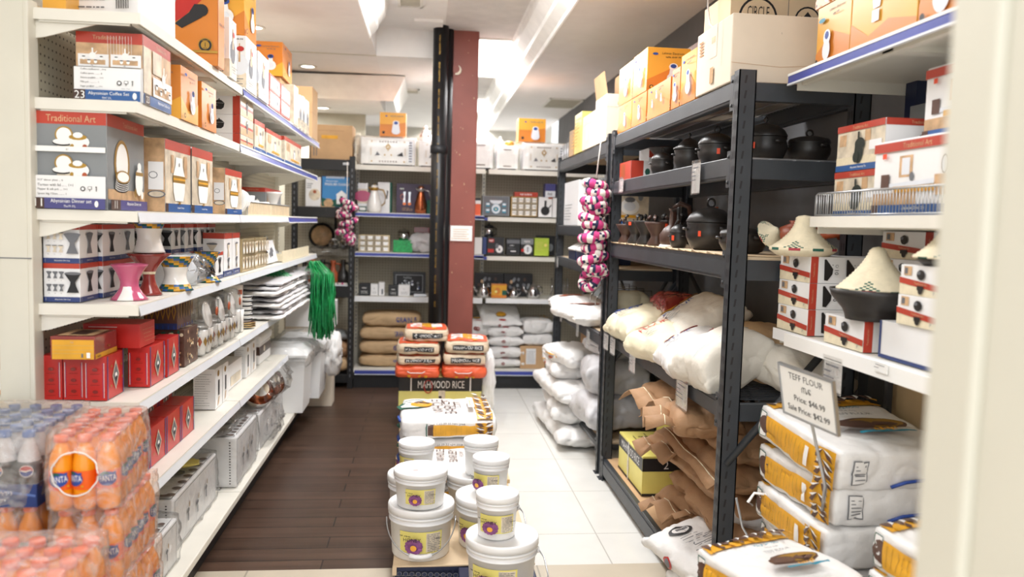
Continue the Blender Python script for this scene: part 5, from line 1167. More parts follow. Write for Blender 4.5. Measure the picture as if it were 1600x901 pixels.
# row 3 (right)
def teapot(x, z, s, lab, k='silver'):
    t = empty('steel_teapot', (x, YF+.06, z), 0, lab, 'teapot')
    m = MB(); m.lathe([(0, 0), (.045*s, 0), (.055*s, .02*s), (.055*s, .05*s), (.035*s, .09*s), (.022*s, .1*s)], k, 24); m.obj('body', t)
    m = MB(); m.lathe([(.024*s, .1*s), (.014*s, .115*s), (.004*s, .118*s), (.006*s, .128*s), (0, .13*s)], k, 18, cap=False); m.obj('lid', t)
    m = MB(); m.tube([(-.045*s, 0, .04*s), (-.075*s, 0, .07*s), (-.085*s, 0, .1*s)], [.012*s, .008*s, .005*s], k, 8); m.obj('spout', t)
    m = MB(); m.tube([(.03*s, 0, .1*s), (.07*s, 0, .09*s), (.075*s, 0, .05*s), (.05*s, 0, .03*s)], .005*s, k, 8); m.obj('handle', t)
teapot(.52, B3, 1.05, 'polished steel teapot left of the small yellow box'); teapot(.965, B3, 1.1, 'polished steel teapot at the right of third back shelf'); teapot(.79, B3, .8, 'small steel pot between the yellow box and right teapot')
bk('spice_box', 'small yellow and orange box between the steel teapots', 'box', .588, .722, .122, B3, lambda fs, m, w, d, h: fs['F'].r(0, .2, 1, .9, 'bag_yellow').e(.4, .5, .2, .25, 'box_orange', 12).r(.7, .2, 1, .55, 'straw_green').e(.3, .45, .1, .1, 'rice_yellow', 10), 'box_orange', y=YF+.02, d=.07)
def art_dark(fs, m, w, d, h):
    f = fs['F']; f.r(.03, .05, .97, .95, 'ink'); r_ = random.Random(9)
    for i in range(16): f.e(.1+.8*r_.random(), .3+.5*r_.random(), .06, .08, r_.choice(['ink_grey', 'box_grey', 'photo_tan', 'clay_brown']), 10)
for i in range(2): bk('kettle_box', ('left' if i == 0 else 'right')+' wide black picture box standing behind the steel teapots', 'box', .45+.265*i, .708+.265*i, .205, B3, art_dark, 'box_black', y=YF+.19)
m = MB()
for i in range(5):
    x = 1.10+.035*i; m.tube([(x, YF, B3+.005), (x+.03, YF+.02, B3+.10), (x+.02, YF+.03, B3+.18), (x+.05, YF+.18, B3+.18), (x+.05, YF+.2, B3+.005)], .004, 'silver', 6)
m.tube([(1.08, YF, B3+.005), (1.3, YF, B3+.005)], .004, 'silver', 6); tag(m.obj('wire_rack'), 'bent chrome wire rack at the right end of the back shelf', 'rack')
# white flour sacks on the back base
def wsack(name, label, x, y, z, w, d, h, seed, rz=0, deco=None, k='poly_white', tilt=(0, 0), grp=None, side=.4, wr=.008, cat='sack', n=28, sag=0, ws=7, rc=.04):
    m = MB(); Fn = soft(w, d, h, side, .04, 4.2, rc, wr, ws, seed, ends=.1, sag=sag); soft_mesh(m, Fn, k, n, 8)
    if deco: deco(m, Fn, w, d, h)
    o = m.obj(name, None, (x, y, z+h/2), (tilt[0], tilt[1], rz)); weld(o); return tag(o, label, cat, grp)
def deco_ov(top=True):
    def D(m, Fn, w, d, h):
        f = sface(m, Fn, 'F', w, h*.6, .003); f.e(.42, .5, .34, .32, 'ceramic_maroon', 16); f.t('FLOUR', .42, .5, .25, 'poly_white')
        if top: g = sface(m, Fn, 'T', w, d, .003); g.e(.5, .35, .14, .12, 'bag_brown', 18); g.e(.5, .37, .13, .11, 'bag_yellow', 18); g.e(.5, .1, .1, .03, 'tea_red', 12)
    return D
for i, (z, h, x, lab) in enumerate(((BB, .085, .73, 'lowest'), (BB+.082, .115, .725, 'second'), (BB+.19, .10, .73, 'third'), (BB+.275, .10, .725, 'fourth'))):
    wsack('flour_sack', lab+' white flour sack with red oval in the pile on the back deck', x, 7.13, z, .31, .30, h, 120+i, 0, deco_ov(), grp='white sacks with red oval')
wsack('flour_sack', 'top white flour sack with orange disc slanting on the back pile', .68, 7.15, BB+.42, .36, .34, .07, 125, .1, deco_ov(), tilt=(.42, 0))
wsack('flour_sack', 'white sack partly hidden by the column beside the slanting sack', .47, 7.17, BB+.27, .22, .3, .16, 126, .1, deco_ov())
wsack('flour_sack', 'white sack under the partly hidden one by the column', .47, 7.17, BB, .22, .3, .26, 127, .1)
def deco_leaf(m, Fn, w, d, h):
    f = sface(m, Fn, 'T', w, d, .003); r_ = random.Random(2)
    for i in range(40): f.e(.06+.88*r_.random(), .06+.88*r_.random(), .03, .02, r_.choice(['bag_brown', 'bag_yellow', 'gold']), 6)
    g = sface(m, Fn, 'L', d, h, .003)
    for i in range(30): g.e(.4+.6*r_.random(), .1+.8*r_.random(), .05, .06, r_.choice(['bag_brown', 'bag_yellow']), 6)
wsack('flour_sack', 'upper boxy white sack with leaf print at right of the back deck', 1.01, 7.14, BB+.31, .27, .3, .13, 128, .05, deco_leaf, side=.7)
wsack('flour_sack', 'lower boxy white sack below the leaf print one', 1.01, 7.14, BB+.20, .27, .3, .11, 129, .0, side=.7)
bk('cardboard_carton', 'brown carton with white label leaning below the leaf print sack', 'box', .86, 1.08, .20, BB+.0, lambda fs, m, w, d, h: (fs['F'].r(.22, .2, .62, .9, 'box_white'), lines(fs['F'], .26, .58, .25, .8, 8, 'ink_grey', 1, .2)), 'cardboard', d=.09, y=YF+.0, tilt=(0, 0, .0))
# ---------------- black rack goods, back left ----------------
def art_pc(fs, m, w, d, h):
    f = fs['F']; mat('sky_print', '#3d87c4', .4); f.r(.02, .02, .98, .98, 'sky_print').e(.2, .06, .24, .22, 'photo_tan', 14).p([(0, .02), (1, .02), (1, .22), (.6, .3), (.3, .2), (0, .3)], 'straw_green')
    f.r(.48, .1, .8, .4, 'box_white').p([(.45, .4), (.83, .4), (.64, .55)], 'box_white').r(.6, .1, .68, .36, 'ink').e(.22, .12, .16, .12, 'photo_tan', 12).t('Ethiopian Style', .33, .84, .06, 'white_ink', mw=.5).t('PRESSURE COOKER', .5, .74, .08, 'white_ink', mw=.8)
    for i in range(10): f.r(.15+.06*i, .93, .18+.06*i, 1.0, 'box_white')
pb('pressure_cooker_box', 'blue pressure cooker box with white church picture', 'box', -.885, -.625, 7.0, 7.2, 1.551, .26, art_pc, base='box_blue')
pb('cooker_carton', 'white box with red picture left of the blue pressure cooker box', 'box', -1.02, -.893, 7.0, 7.2, 1.551, .25, lambda fs, m, w, d, h: (fs['F'].e(.6, .4, .2, .2, 'photo_kitchen', 12).e(.6, .5, .06, .06, 'clay_orange', 8), lines(fs['F'], .1, .5, .6, .8, 3)))
pb('cardboard_carton', 'large tan carton with yellow tape label on top of black rack', 'box', -.99, -.63, 6.98, 7.25, 1.951, .29, lambda fs, m, w, d, h: fs['F'].r(.28, .6, .66, .7, 'bag_yellow').r(.2, .83, .8, .84, 'paper_bag').r(.02, .02, .04, .4, 'ink').r(.1, .1, .12, .4, 'ink_grey').r(.16, .1, .18, .4, 'ink_grey'), base='cardboard')
m = MB(); Fn = soft(.12, .2, .22, .4, .1, 3, .2, .02, 14, 141); soft_mesh(m, Fn, 'poly_film', 10, 6); o = m.obj('plastic_wrap', None, (-.575, 7.08, 2.06)); weld(o); tag(o, 'twisted clear film hanging between the tan carton and back shelf', 'bag')
def jug(x, y, z, s, k, lab):
    t = empty('clay_jug', (x, y, z), 0, lab, 'jug', 'clay coffee jugs on the black rack')
    m = MB(); m.lathe([(0, 0), (.04*s, 0), (.06*s, .03*s), (.062*s, .06*s), (.045*s, .10*s), (.02*s, .13*s), (.017*s, .19*s), (.024*s, .21*s), (.018*s, .21*s), (.012*s, .18*s)], k, 22, cap=False); m.obj('body', t)
    m = MB(); m.tube([(.016*s, 0, .185*s), (.06*s, 0, .18*s), (.075*s, 0, .13*s), (.055*s, 0, .09*s)], .008*s, k, 8); m.obj('handle', t)
    m = MB(); m.tube([(-.05*s, 0, .08*s), (-.075*s, 0, .12*s), (-.08*s, 0, .135*s)], [.012*s, .009*s, .007*s], k, 8); m.obj('spout', t)
    m = MB(); m.tube([(.055*s*math.cos(a), .055*s*math.sin(a), .009*s) for a in [2*PI*i/16 for i in range(16)]], .011*s, 'white_fabric', 6, closed=True)
    for i in range(8):
        a = 2*PI*i/8; m.tube([(.055*s*math.cos(a+q), .055*s*math.sin(a+q), .009*s) for q in (-.12, 0, .12)], .0125*s, ('pink_fabric', 'straw_green', 'navy_fabric')[i % 3], 6)
    m.obj('ring_stand', t)
for i, (x, s, k, kn) in enumerate(((-1.03, .95, 'clay_black', 'black'), (-.955, 1.0, 'clay_orange', 'orange'), (-.875, 1.02, 'clay_black', 'black'), (-.785, .98, 'clay_orange', 'orange'), (-.70, 1.03, 'clay_black', 'black'))):
    jug(x, 7.03, .886, s, k, ('leftmost', 'second', 'middle', 'fourth', 'rightmost')[i]+' clay jug in the front row of the black rack, '+kn)
for i in range(4): jug(-.99+.09*i, 7.18, .886, .95, ('clay_orange', 'clay_black')[i % 2], ('first', 'second', 'third', 'fourth')[i]+' clay jug from left in the rear row of the black rack')
t = empty('griddle_pan', (-.92, 7.32, 1.30), 0, 'round tan griddle pan with black rim hanging on the pegboard', 'pan'); t.rotation_euler = (PI/2, 0, 0)
m = MB(); m.lathe([(0, 0), (.10, 0), (.115, .02), (.108, .02), (.10, .006)], 'clay_black', 32, cap=False); m.obj('rim', t)
m = MB(); m.lathe([(0, .022), (.09, .022), (.09, .01)], 'photo_tan', 32, cap=False); m.obj('cooking_surface', t)
for i, x in enumerate((-.80, -.71)):
    t = empty('ladle', (x, 7.31, 1.47), 0, ('left' if i == 0 else 'right')+' steel ladle with black handle hanging on the pegboard', 'ladle', 'ladles on the pegboard')
    m = MB(); m.tube([(0, 0, 0), (0, -.005, -.11)], .011, 'black_metal', 8); m.obj('grip', t)
    m = MB(); m.tube([(0, -.005, -.11), (0, -.01, -.24)], .005, 'silver', 6); m.lathe([(0, -.05), (.035, -.035), (.055, 0), (.05, 0), (.03, -.03), (0, -.042)], 'silver', 20, Matrix.Translation((0, -.04, -.24)) @ Matrix.Rotation(1.2, 4, 'X'), cap=False); m.obj('bowl', t)
m = MB(); Fn = soft(.5, .12, .1, .5, .1, 3, .2, .02, 14, 142); soft_mesh(m, Fn, 'clear_film', 12, 4); o = m.obj('plastic_wrap', None, (-.80, 7.2, 1.16)); weld(o); tag(o, 'crinkled clear film over utensils above the clay jugs', 'bag')
wsack('grain_sack', 'lower brown paper sack at the bottom of the black rack', -.82, 7.08, .125, .36, .3, .14, 150, .0, None, 'paper_bag_pale', side=.45)
wsack('grain_sack', 'middle brown paper sack at the bottom of the black rack', -.82, 7.08, .262, .36, .3, .14, 151, .1, None, 'paper_bag', side=.45)
wsack('grain_sack', 'upper blue-grey topped sack at the bottom of the black rack', -.83, 7.1, .40, .34, .3, .08, 152, .05, None, 'box_grey', side=.45)
def scarf_ring(m, r, w_, T, seed, dark=True):
    r_ = random.Random(seed); n = 28; o = r_.randrange(7)
    ks = []
    for i in range(n):
        q = (i+o) % 7; ks.append('pink_fabric' if q in (0, 1, 4) else ('white_fabric' if q in (2, 5, 3) else ('navy_fabric' if r_.random() < .8 or dark else 'white_fabric')))
    pts = [(r*math.cos(2*PI*i/n), r*math.sin(2*PI*i/n), 0) for i in range(n)]
    vs = []; fs = []; kk = []
    for i in range(n):
        a = 2*PI*i/n
        for j in range(10):
            b = 2*PI*j/10; rr = w_*(1+.10*math.sin(5*a+b)+.06*math.sin(11*a)); vs.append(((r+rr*math.cos(b))*math.cos(a), (r+rr*math.cos(b))*math.sin(a), rr*math.sin(b)))
            fs.append((i*10+j, i*10+(j+1) % 10, ((i+1) % n)*10+(j+1) % 10, ((i+1) % n)*10+j)); k = ks[i]
            if k == 'white_fabric' and (j+i) % 5 == 0: k = 'navy_fabric'
            if k == 'pink_fabric' and j % 5 == 2: k = 'black_fabric' if i % 2 else 'pink_fabric'
            kk.append(k)
    m.add(vs, fs, lambda i: kk[i], True, T)
t = empty('fabric_ring_string', (-.66, 6.87, 1.63), 0, 'string of pink, white and green fabric rings hanging on the back black rack', 'fabric rings')
for i in range(9):
    m = MB(); scarf_ring(m, .045, .022, Matrix.Translation((.035*math.sin(i*1.9), -.015, -.035-.04*i)) @ Euler((.35*math.sin(i*2.3)+(.9 if i > 6 else 0), .35*math.cos(i*1.7), i)).to_matrix().to_4x4(), 300+i); m.obj('fabric_ring', t)
m = MB(); m.tube([(0, .0, .3), (0, -.01, -.2)], .003, 'white_fabric', 5); m.obj('cord', t)
# ================= centre line : crate, buckets, flour, rice =================
PZ = .13
t = empty('plastic_crate', (.18, 3.33, 0), 0, 'navy lattice plastic crate under the white buckets', 'crate')
m = MB(); m.box(-.27, -.33, 0, .26, .30, .005, 'navy_box')
for s in (-1, 1):
    y = -.33 if s < 0 else .295; x = -.27 if s < 0 else .255
    m.box(-.27, y, .0, .26, y+.006, .018, 'navy_box'); m.box(-.27, y, PZ-.02, .26, y+.006, PZ-.002, 'navy_box'); m.box(x, -.33, 0, x+.006, .30, .018, 'navy_box'); m.box(x, -.33, PZ-.02, x+.006, .30, PZ-.002, 'navy_box')
    for i in range(27): xx = -.27+.02*i; m.box(xx, y+.001, .01, xx+.004, y+.005, PZ-.01, 'navy_box')
    for i in range(5): zz = .03+.02*i; m.box(-.27, y+.001, zz, .26, y+.004, zz+.003, 'ink_grey')
m.box(-.265, -.315, .02, .255, -.31, PZ-.01, 'navy_box')
f = pface(m, (-.27, -.331, 0), (1, 0, 0), (0, 0, 1), .53, PZ)
for i in range(22):
    for j in range(3): f.e(.03+.045*i, .3+.24*j, .075, .075, 'ink_grey', 8).e(.03+.045*i, .3+.24*j, .06, .06, 'navy_box', 8)
m.obj('body', t)
m = MB(); m.box(-.10, 2.99, PZ-.001, .45, 3.66, PZ+.006, 'cardboard_pale', c=.002); m.box(-.101, 2.986, PZ-.03, -.085, 3.0, PZ+.004, 'cardboard_pale'); tag(m.obj('cardboard_sheet'), 'flat cardboard sheet on the navy crate under the buckets', 'cardboard')
m = MB(); m.box(.15, 2.56, 0, .44, 2.97, PZ+.006, 'navy_box', c=.004); tag(m.obj('plastic_crate'), 'small navy crate under the nearest right-hand bucket', 'crate')
m = MB()
for i in range(7): m.box(-.14, 3.70+.33*i, PZ-.02, .46, 3.82+.33*i, PZ, 'plywood')
for x in (-.12, .13, .38): m.box(x, 3.70, 0, x+.07, 5.8, PZ-.02, 'plywood')
tag(m.obj('wooden_pallet'), 'low wooden pallet carrying the flour and rice', 'pallet')
def cyl_face(m, R, a0, arc, z0, h, e=.0012, R1=None):
    """print face wrapped on a cylinder; u along arc"""
    R1 = R1 or R
    return Face(m, lambda u, v, l: ((R+(R1-R)*v+l)*math.sin(a0+(u-.5)*arc), -(R+(R1-R)*v+l)*math.cos(a0+(u-.5)*arc), z0+v*h), R*arc, h, True, e, .0004)
def bucket(x, y, z, R, h, label, lab=None, handle=None, red=0):
    t = empty('plastic_bucket', (x, y, z), 0, label, 'bucket', 'white lidded plastic buckets')
    m = MB(); m.lathe([(0, 0), (R*.84, 0), (R*.86, .006), (R*.925, h*.70), (R*.97, h*.70), (R*.97, h*.725), (R*.93, h*.73), (R*.935, h*.80), (R*.985, h*.80), (R*.985, h*.83), (R*.94, h*.84), (R*.94, h*.9)], lambda i, j: 'bucket_body' if i < 3 else 'bucket_white', 48); m.obj('body', t)
    m = MB(); m.lathe([(R*.95, h*.86), (R*1.0, h*.86), (R*1.0, h*.965), (R*.985, h*.995), (R*.95, h), (R*.93, h*.985), (R*.90, h*.965), (0, h*.968)], 'bucket_white', 48, cap=False); m.obj('lid', t)
    if lab is not None:
        m = MB(); hh = h*.42; arc = 2*hh/(R*.9); f = cyl_face(m, R*.872, lab, arc, h*.17, hh, .0022, R*.905)
        f.r(0, 0, 1, 1, 'pest_yellow', 14); f.r(.62, .06, .96, .94, 'photo_kitchen', 6); lines(f, .64, .94, .1, .9, 11, 'ink_grey', 4, .3)
        f.e(.36, .4, .34, .34, 'clay_purple', 22); 
        for i in range(14):
            a = 2*PI*i/14; f.e(.36+.14*math.cos(a), .4+.28*math.sin(a), .09, .09, 'clay_purple', 8)
        f.e(.36, .34, .12, .14, 'box_yellow', 12).t('HONEY', .33, .72, .17, 'ink', mw=.34).t('Pure Natural', .2, .9, .06, 'ink').t('PRODUCT', .82, .8, .06, 'ink', mw=.25)
        m.obj('label', t)
    if handle == 'front':
        m = MB(); pts = [(R*1.03*math.sin(a)*1.0, -(R*1.03)*math.cos(a)*.0-(.02+R*.98*math.cos(a)), h*.72-math.cos(a)*h*.55) for a in [-PI/2+PI*i/20 for i in range(21)]]
        m.tube(pts, .0028, 'wire', 6); m.obj('wire_handle', t)
        m = MB(); m.tube([pts[8], pts[9], pts[10], pts[11], pts[12]], .009, 'bucket_white', 10); m.obj('grip', t)
    elif handle:
        m = MB(); s = handle; m.tube([(R*1.0*s, -.01, h*.72), (R*1.1*s, -.06, h*.68), (R*1.15*s, -.12, h*.5), (R*1.05*s, -.17, h*.38)], .0026, 'wire', 6); m.lathe([(0, 0), (.012, 0), (.012, .008), (0, .008)], 'bucket_white', 12, Matrix.Translation((R*.95*s, -.01, h*.72)) @ Matrix.Rotation(PI/2*s, 4, 'Y')); m.obj('wire_handle', t)
    if red: m = MB(); m.box(-.03, -.02, h*.97, -.01, -.016, h*.972, 'tea_red'); m.obj('red_mark', t)
mat('clay_purple', '#8a4f86', .45, var=.3, vs=60)
Z0 = PZ+.007
bucket(.005, 3.13, Z0, .132, .205, 'large white bucket with wire handle, front left, carrying a smaller one', .0, 'front')
bucket(.0, 3.12, Z0+.20, .107, .142, 'medium white bucket with label on top of the front left bucket', -.0, None, 1)
bucket(.295, 2.78, Z0, .132, .205, 'large white bucket nearest the camera at the front right', -.35, 1)
bucket(.275, 2.79, Z0+.20, .0775, .155, 'small tall white bucket on the nearest front right bucket', -.1)
bucket(.275, 3.21, Z0, .132, .205, 'large white bucket second in the right-hand row', -.5, 1)
bucket(.29, 3.25, Z0+.20, .0775, .15, 'small white bucket on the second right-hand bucket', -.5)
bucket(.245, 3.515, Z0, .132, .205, 'large white bucket third in the right-hand row', None, 1)
bucket(.265, 3.50, Z0+.20, .078, .155, 'small white bucket on the third right-hand bucket, farthest back', None)
bucket(-.015, 3.50, Z0, .132, .205, 'large white bucket behind the front left one', None)
bucket(-.02, 3.50, Z0+.20, .08, .145, 'small white bucket with red mark behind the front left pair', -1.0)
# flour bags
def flower_leaf(f, u0, v0, u1, v1, n, seed, k1='bag_brown', k2='bag_yellow', bg=True):
    """ear-of-grain print: rows of pointed leaves"""
    r_ = random.Random(seed)
    if bg: f.r(u0, v0, u1, v1, k2)
    for i in range(n):
        v = v0+(v1-v0)*(i+.5)/n; dv = (v1-v0)/n*.42
        for s, c in ((0, .25), (1, .75)):
            c0 = u0+(u1-u0)*c; du = (u1-u0)*.24; q = 1 if s else -1
            f.p([(c0-q*du, v-dv), (c0+q*du*.1, v-dv*.9), (c0+q*du, v+dv*.9), (c0-q*du*.1, v+dv*.7)], k1 if (i+s) % 2 else 'poly_white')
            f.p([(c0-q*du*.9, v+dv*.2), (c0-q*du*.2, v), (c0+q*du*.8, v+dv*1.2), (c0-q*du*.1, v+dv*1.1)], k1)
def barley(label, x, y, z, w, d, h, seed, rz=0):
    m = MB(); Fn = soft(w, d, h, .72, .03, 5, .05, .004, 7, seed); soft_mesh(m, Fn, 'poly_white', 30, 12)
    f = sface(m, Fn, 'T', w, d, .004); f.t('WHOLE', .40, .55, .12, 'bag_brown', rot=PI/2, mw=.62).t('BARLEY', .53, .53, .12, 'bag_brown', rot=PI/2, mw=.7).t('FLOUR', .62, .58, .06, 'bag_brown', rot=PI/2).t('No Salt', .65, .62, .035, 'teal', rot=PI/2)
    f.e(.12, .62, .16, .2, 'straw_green', 16).e(.125, .62, .13, .17, 'poly_white', 16).e(.22, .6, .11, .13, 'bag_yellow', 14).e(.19, .68, .05, .05, 'bag_brown', 10).e(.27, .65, .05, .03, 'bag_brown', 8)
    flower_leaf(f, .80, .02, .97, .98, 9, seed, bg=True); f.r(.72, .3, .79, .7, 'poly_white').r(.74, .35, .75, .6, 'bag_yellow')
    g = sface(m, Fn, 'F', w, h, .002); g.r(.32, .12, .78, .82, 'bag_yellow').r(.27, .15, .33, .85, 'bag_brown').r(.25, .1, .262, .9, 'straw_green').t('L C22 39 33 NH 2028', .5, .9, .12, 'ink_grey', mw=.5)
    for i in range(7): g.r(.35+.055*i, .2, .352+.055*i, .75, 'gold')
    flower_leaf(g, .78, .05, .97, .95, 4, seed+1)
    o = m.obj('flour_bag', None, (x, y, z+h/2), (0, 0, rz)); weld(o); tag(o, label, 'flour bag', 'barley flour bags on the pallet')
    m = MB(); m.tube([(-w/2-.004, -d*.3, .02), (-w/2-.016, 0, .0), (-w/2-.004, d*.2, -.01)], .008, 'ink_blue', 6); m.obj('blue_ribbon', o)
for i in range(3): barley(('lowest', 'middle', 'top')[i]+' barley flour bag in the stack between buckets and rice', .135, 4.28, PZ+.002+.106*i, .49, .54, .107, 200+i, (.01, -.01, .02)[i])
for i in range(2): barley(('lower', 'upper')[i]+' barley flour bag just behind the white buckets', .14, 3.83, PZ+.002+.09*i, .46, .34, .09, 205+i)
# rice
def art_rice(fs, m, w, d, h):
    f = fs['F']; f.r(0, .58, 1, 1, 'box_black').r(.14, .58, .155, 1, 'white_ink').r(.855, .58, .87, 1, 'white_ink').t('MAHMOOD RICE', .51, .78, .22, 'white_ink', mw=.56).r(.48, .35, .56, .6, 'poly_film' if 0 else 'photo_kitchen').e(.9, .3, .1, .1, 'box_white', 14).e(.9, .3, .04, .05, 'ink', 8).e(.5, .4, .05, .04, 'ink', 8).r(0, 0, 1, .04, 'ink')
    fs['R'].r(0, .58, 1, 1, 'box_black'); fs['L'].r(0, .58, 1, 1, 'box_black').t('MAHMOOD RICE', .5, .78, .22, 'white_ink', mw=.8)
pb('rice_carton', 'wide yellow and black rice carton at the bottom of the rice pile', 'box', -.165, .415, 5.56, 5.92, PZ, .235, art_rice, base='rice_yellow')
def ricebag(label, x, y, z, w, d, h, seed, rz=0, orange=False):
    m = MB(); Fn = soft(w, d, h, .75, .04, 5, .06, .005, 8, seed); soft_mesh(m, Fn, 'rice_beige' if not orange else 'rice_orange', 26, 12)
    f = sface(m, Fn, 'T', w, d, .004); f.r(.03, .03, .97, .97, 'rice_orange').r(.12, .22, .88, .85, 'poly_white').r(.4, .22, .62, .85, 'bag_yellow').t('RICE', .51, .6, .07, 'bag_brown').t('MAHMOOD', .5, .9, .06, 'ink_blue', mw=.6).e(.35, .12, .05, .05, 'bag_yellow', 10).e(.68, .12, .05, .05, 'bag_yellow', 10)
    g = sface(m, Fn, 'F', w, h, .006)
    if orange:
        for u in (.3, .55, .7): g.e(u, .1, .14, .12, 'bag_yellow', 10)
    else: g.r(.16, .22, .88, .74, 'box_black').t('MAHMOOD RICE', .52, .48, .3, 'white_ink', mw=.66)
    o = m.obj('rice_bag', None, (x, y, z+h/2), (0, 0, rz)); weld(o); tag(o, label, 'rice bag', 'rice bags piled on the yellow rice carton')
    if orange: m = MB(); m.tube([(-.07, -d/2-.012, h*.1), (-.05, -d/2-.022, -.0), (.03, -d/2-.022, 0), (.05, -d/2-.012, h*.1)], .003, 'poly_white', 6); m.obj('carry_handle', o)
RZ0 = PZ+.237
ricebag('orange rice bag at the bottom of the left rice pile', -.035, 5.66, RZ0, .30, .34, .088, 210, 0, True)
ricebag('second rice bag of the left pile, wavy label', -.03, 5.68, RZ0+.088, .295, .34, .072, 211, .03)
ricebag('third rice bag of the left pile', -.03, 5.67, RZ0+.16, .29, .34, .088, 212, -.02)
ricebag('top rice bag of the left pile, shifted to the right', .02, 5.70, RZ0+.248, .295, .34, .095, 213, .02)
ricebag('orange rice bag at the bottom of the right rice pile', .29, 5.66, RZ0, .30, .34, .088, 214, 0, True)
ricebag('second rice bag of the right pile', .29, 5.68, RZ0+.088, .295, .34, .085, 215, .0)
ricebag('top rice bag of the right pile beside the column', .31, 5.68, RZ0+.173, .30, .36, .095, 216, -.03)
m = MB(); m.tube([(.04+.028*math.cos(a), 5.555+.0*a, .30+.045*math.sin(a)-.0) for a in [2*PI*i/20 for i in range(20)]], .0035, 'tea_red', 6, closed=True); tag(m.obj('cord_loop'), 'thin red cord loop hanging in front of the rice carton', 'cord')
wsack('flour_sack', 'tall white and blue plastic sack standing right behind the rice piles',   .475, 5.86, .0, .10, .26, .52, 220, 0, None, side=.7, wr=.012)
# ================= goods on the black racks (right) =================
T1, T2, T3, T4, T5 = 1.957, 1.702, 1.362, .862, .122
def art_ok(var):
    def A(fs, m, w, d, h):
        for q in 'FL':
            f = fs[q]; f.p([(0, 0), (1, 0), (1, .3), (.6, .55), (0, .25)], 'box_orange').e(.18, .85, .07, .03, 'ink_blue', 10).t('Lehman Electronic', .6, .87, .05, 'ink', mw=.6).t('JEBENA COFFEE POT', .6, .78, .035, 'ink', mw=.5)
            if var == 3: ps = ((.3, .4), (.5, .62), (.72, .45))
            else: ps = ((.6, .32),)
            for u, v in ps:
                s = .16 if var == 3 else .3
                f.e(u, v-.1*s, .5*s, .45*s, 'price_strip', 14).p([(u-.35*s*f.h/f.w, v), (u+.35*s*f.h/f.w, v), (u+.25*s*f.h/f.w, v+.8*s), (u-.25*s*f.h/f.w, v+.8*s)], 'price_strip').e(u, v+.8*s, .36*s, .28*s, 'box_white', 12).e(u, v+.85*s, .24*s, .16*s, 'ink_blue', 12)
            f.e(.1, .08, .05, .05, 'ink', 10).e(.1, .08, .03, .03, 'box_yellow', 8)
    return A
def art_big(fs, m, w, d, h):
    f = fs['L']; f.r(.4, .5, .6, 1, 'cardboard_light').r(.45, .72, .56, .82, 'photo_tan').r(.75, .3, .755, 1, 'photo_tan')
    for i in range(5): f.r(.1, .62+.05*i, .22, .645+.05*i, 'box_orange')
    f.r(.45, .1, .55, .35, 'cardboard'); g = fs['F']; g.p([(.0, .28), (.5, .24), (1, .3), (1, .305), (.5, .246), (0, .286)], 'cardboard').r(.5, .72, .502, .75, 'ink')
pb('cardboard_carton', 'large pale cardboard carton on the nearest corner of the black rack', 'box', 1.03, 1.38, 2.70, 3.06, T1, .232, art_big, base='cardboard_light', c=.004)
pb('cooker_carton', 'glossy yellow-orange carton right behind the large pale carton', 'box', 1.04, 1.25, 3.09, 3.28, T1, .20, art_ok(1), base='box_yellow')
pb('cooker_carton', 'orange carton with white glare side, second behind the pale carton', 'box', 1.04, 1.22, 3.29, 3.40, T1, .165, art_ok(1), base='box_orange')
pb('cooker_carton', 'orange carton printed with three coffee makers on black rack top', 'box', 1.04, 1.20, 3.42, 3.78, T1, .146, art_ok(3), base='box_orange')
pb('cooker_carton', 'lower orange carton in the two-high pile, nearer one', 'box', 1.04, 1.20, 3.80, 4.07, T1, .146, art_ok(1), base='box_orange')
pb('cooker_carton', 'lower orange carton in the two-high pile, farther one', 'box', 1.04, 1.20, 4.08, 4.36, T1, .146, art_ok(1), base='box_yellow')
pb('cooker_carton', 'upper orange carton facing the camera in the two-high pile', 'box', 1.04, 1.25, 3.81, 4.07, T1+.148, .205, art_ok(1), base='box_yellow')
pb('cooker_carton', 'upper orange carton behind the camera-facing one, two-high pile', 'box', 1.04, 1.25, 4.08, 4.37, T1+.148, .20, art_ok(1), base='box_yellow')
pb('cardboard_carton', 'dusty dark carton behind the orange pile near the wall', 'box', 1.27, 1.48, 3.6, 3.95, T1, .38, None, base='bag_brown')
m = MB(); m.tube([(1.36+.03*math.sin(i), 3.7+.012*i, T1+.40+.02*abs(math.sin(i*1.3))) for i in range(14)], .008, 'ink_grey', 6); tag(m.obj('cable_coil'), 'tangled grey cable lying on the dusty dark carton', 'cable')
def art_circ(fs, m, w, d, h):
    f = fs['F']; f.e(.25, .55, .36, .36, 'ink', 26).e(.25, .55, .32, .32, 'cardboard_pale', 26).e(.25, .45, .16, .13, 'tea_red', 16).t('CIRCLE', .25, .65, .2, 'ink', mw=.2)
    f.r(.52, 0, .525, 1, 'ink_grey').e(.7, .55, .24, .24, 'ink', 20).e(.7, .55, .21, .21, 'cardboard_pale', 20)
    f.p([(.7, .7), (.74, .6), (.76, .62), (.755, .5), (.71, .48), (.705, .42), (.695, .42), (.69, .48), (.645, .5), (.64, .62), (.66, .6)], 'ink')
pb('cardboard_carton', 'tan carton with round black emblem and maple leaf behind the pale carton', 'box', 1.17, 1.62, 3.10, 3.4, T1+.205, .22, art_circ, base='cardboard_pale')
pb('cardboard_carton', 'plain carton supporting the emblem carton near the wall', 'box', 1.27, 1.6, 3.10, 3.4, T1, .203, None, base='cardboard_pale')
def art_flaps(fs, m, w, d, h):
    fs['L'].r(.0, .72, 1, .725, 'cardboard').r(.35, .25, .5, .7, 'box_white'); fs['F'].t('@ MADE IN', .5, .06, .05, 'ink_grey', mw=.7).r(0, .72, 1, .725, 'paper_bag')
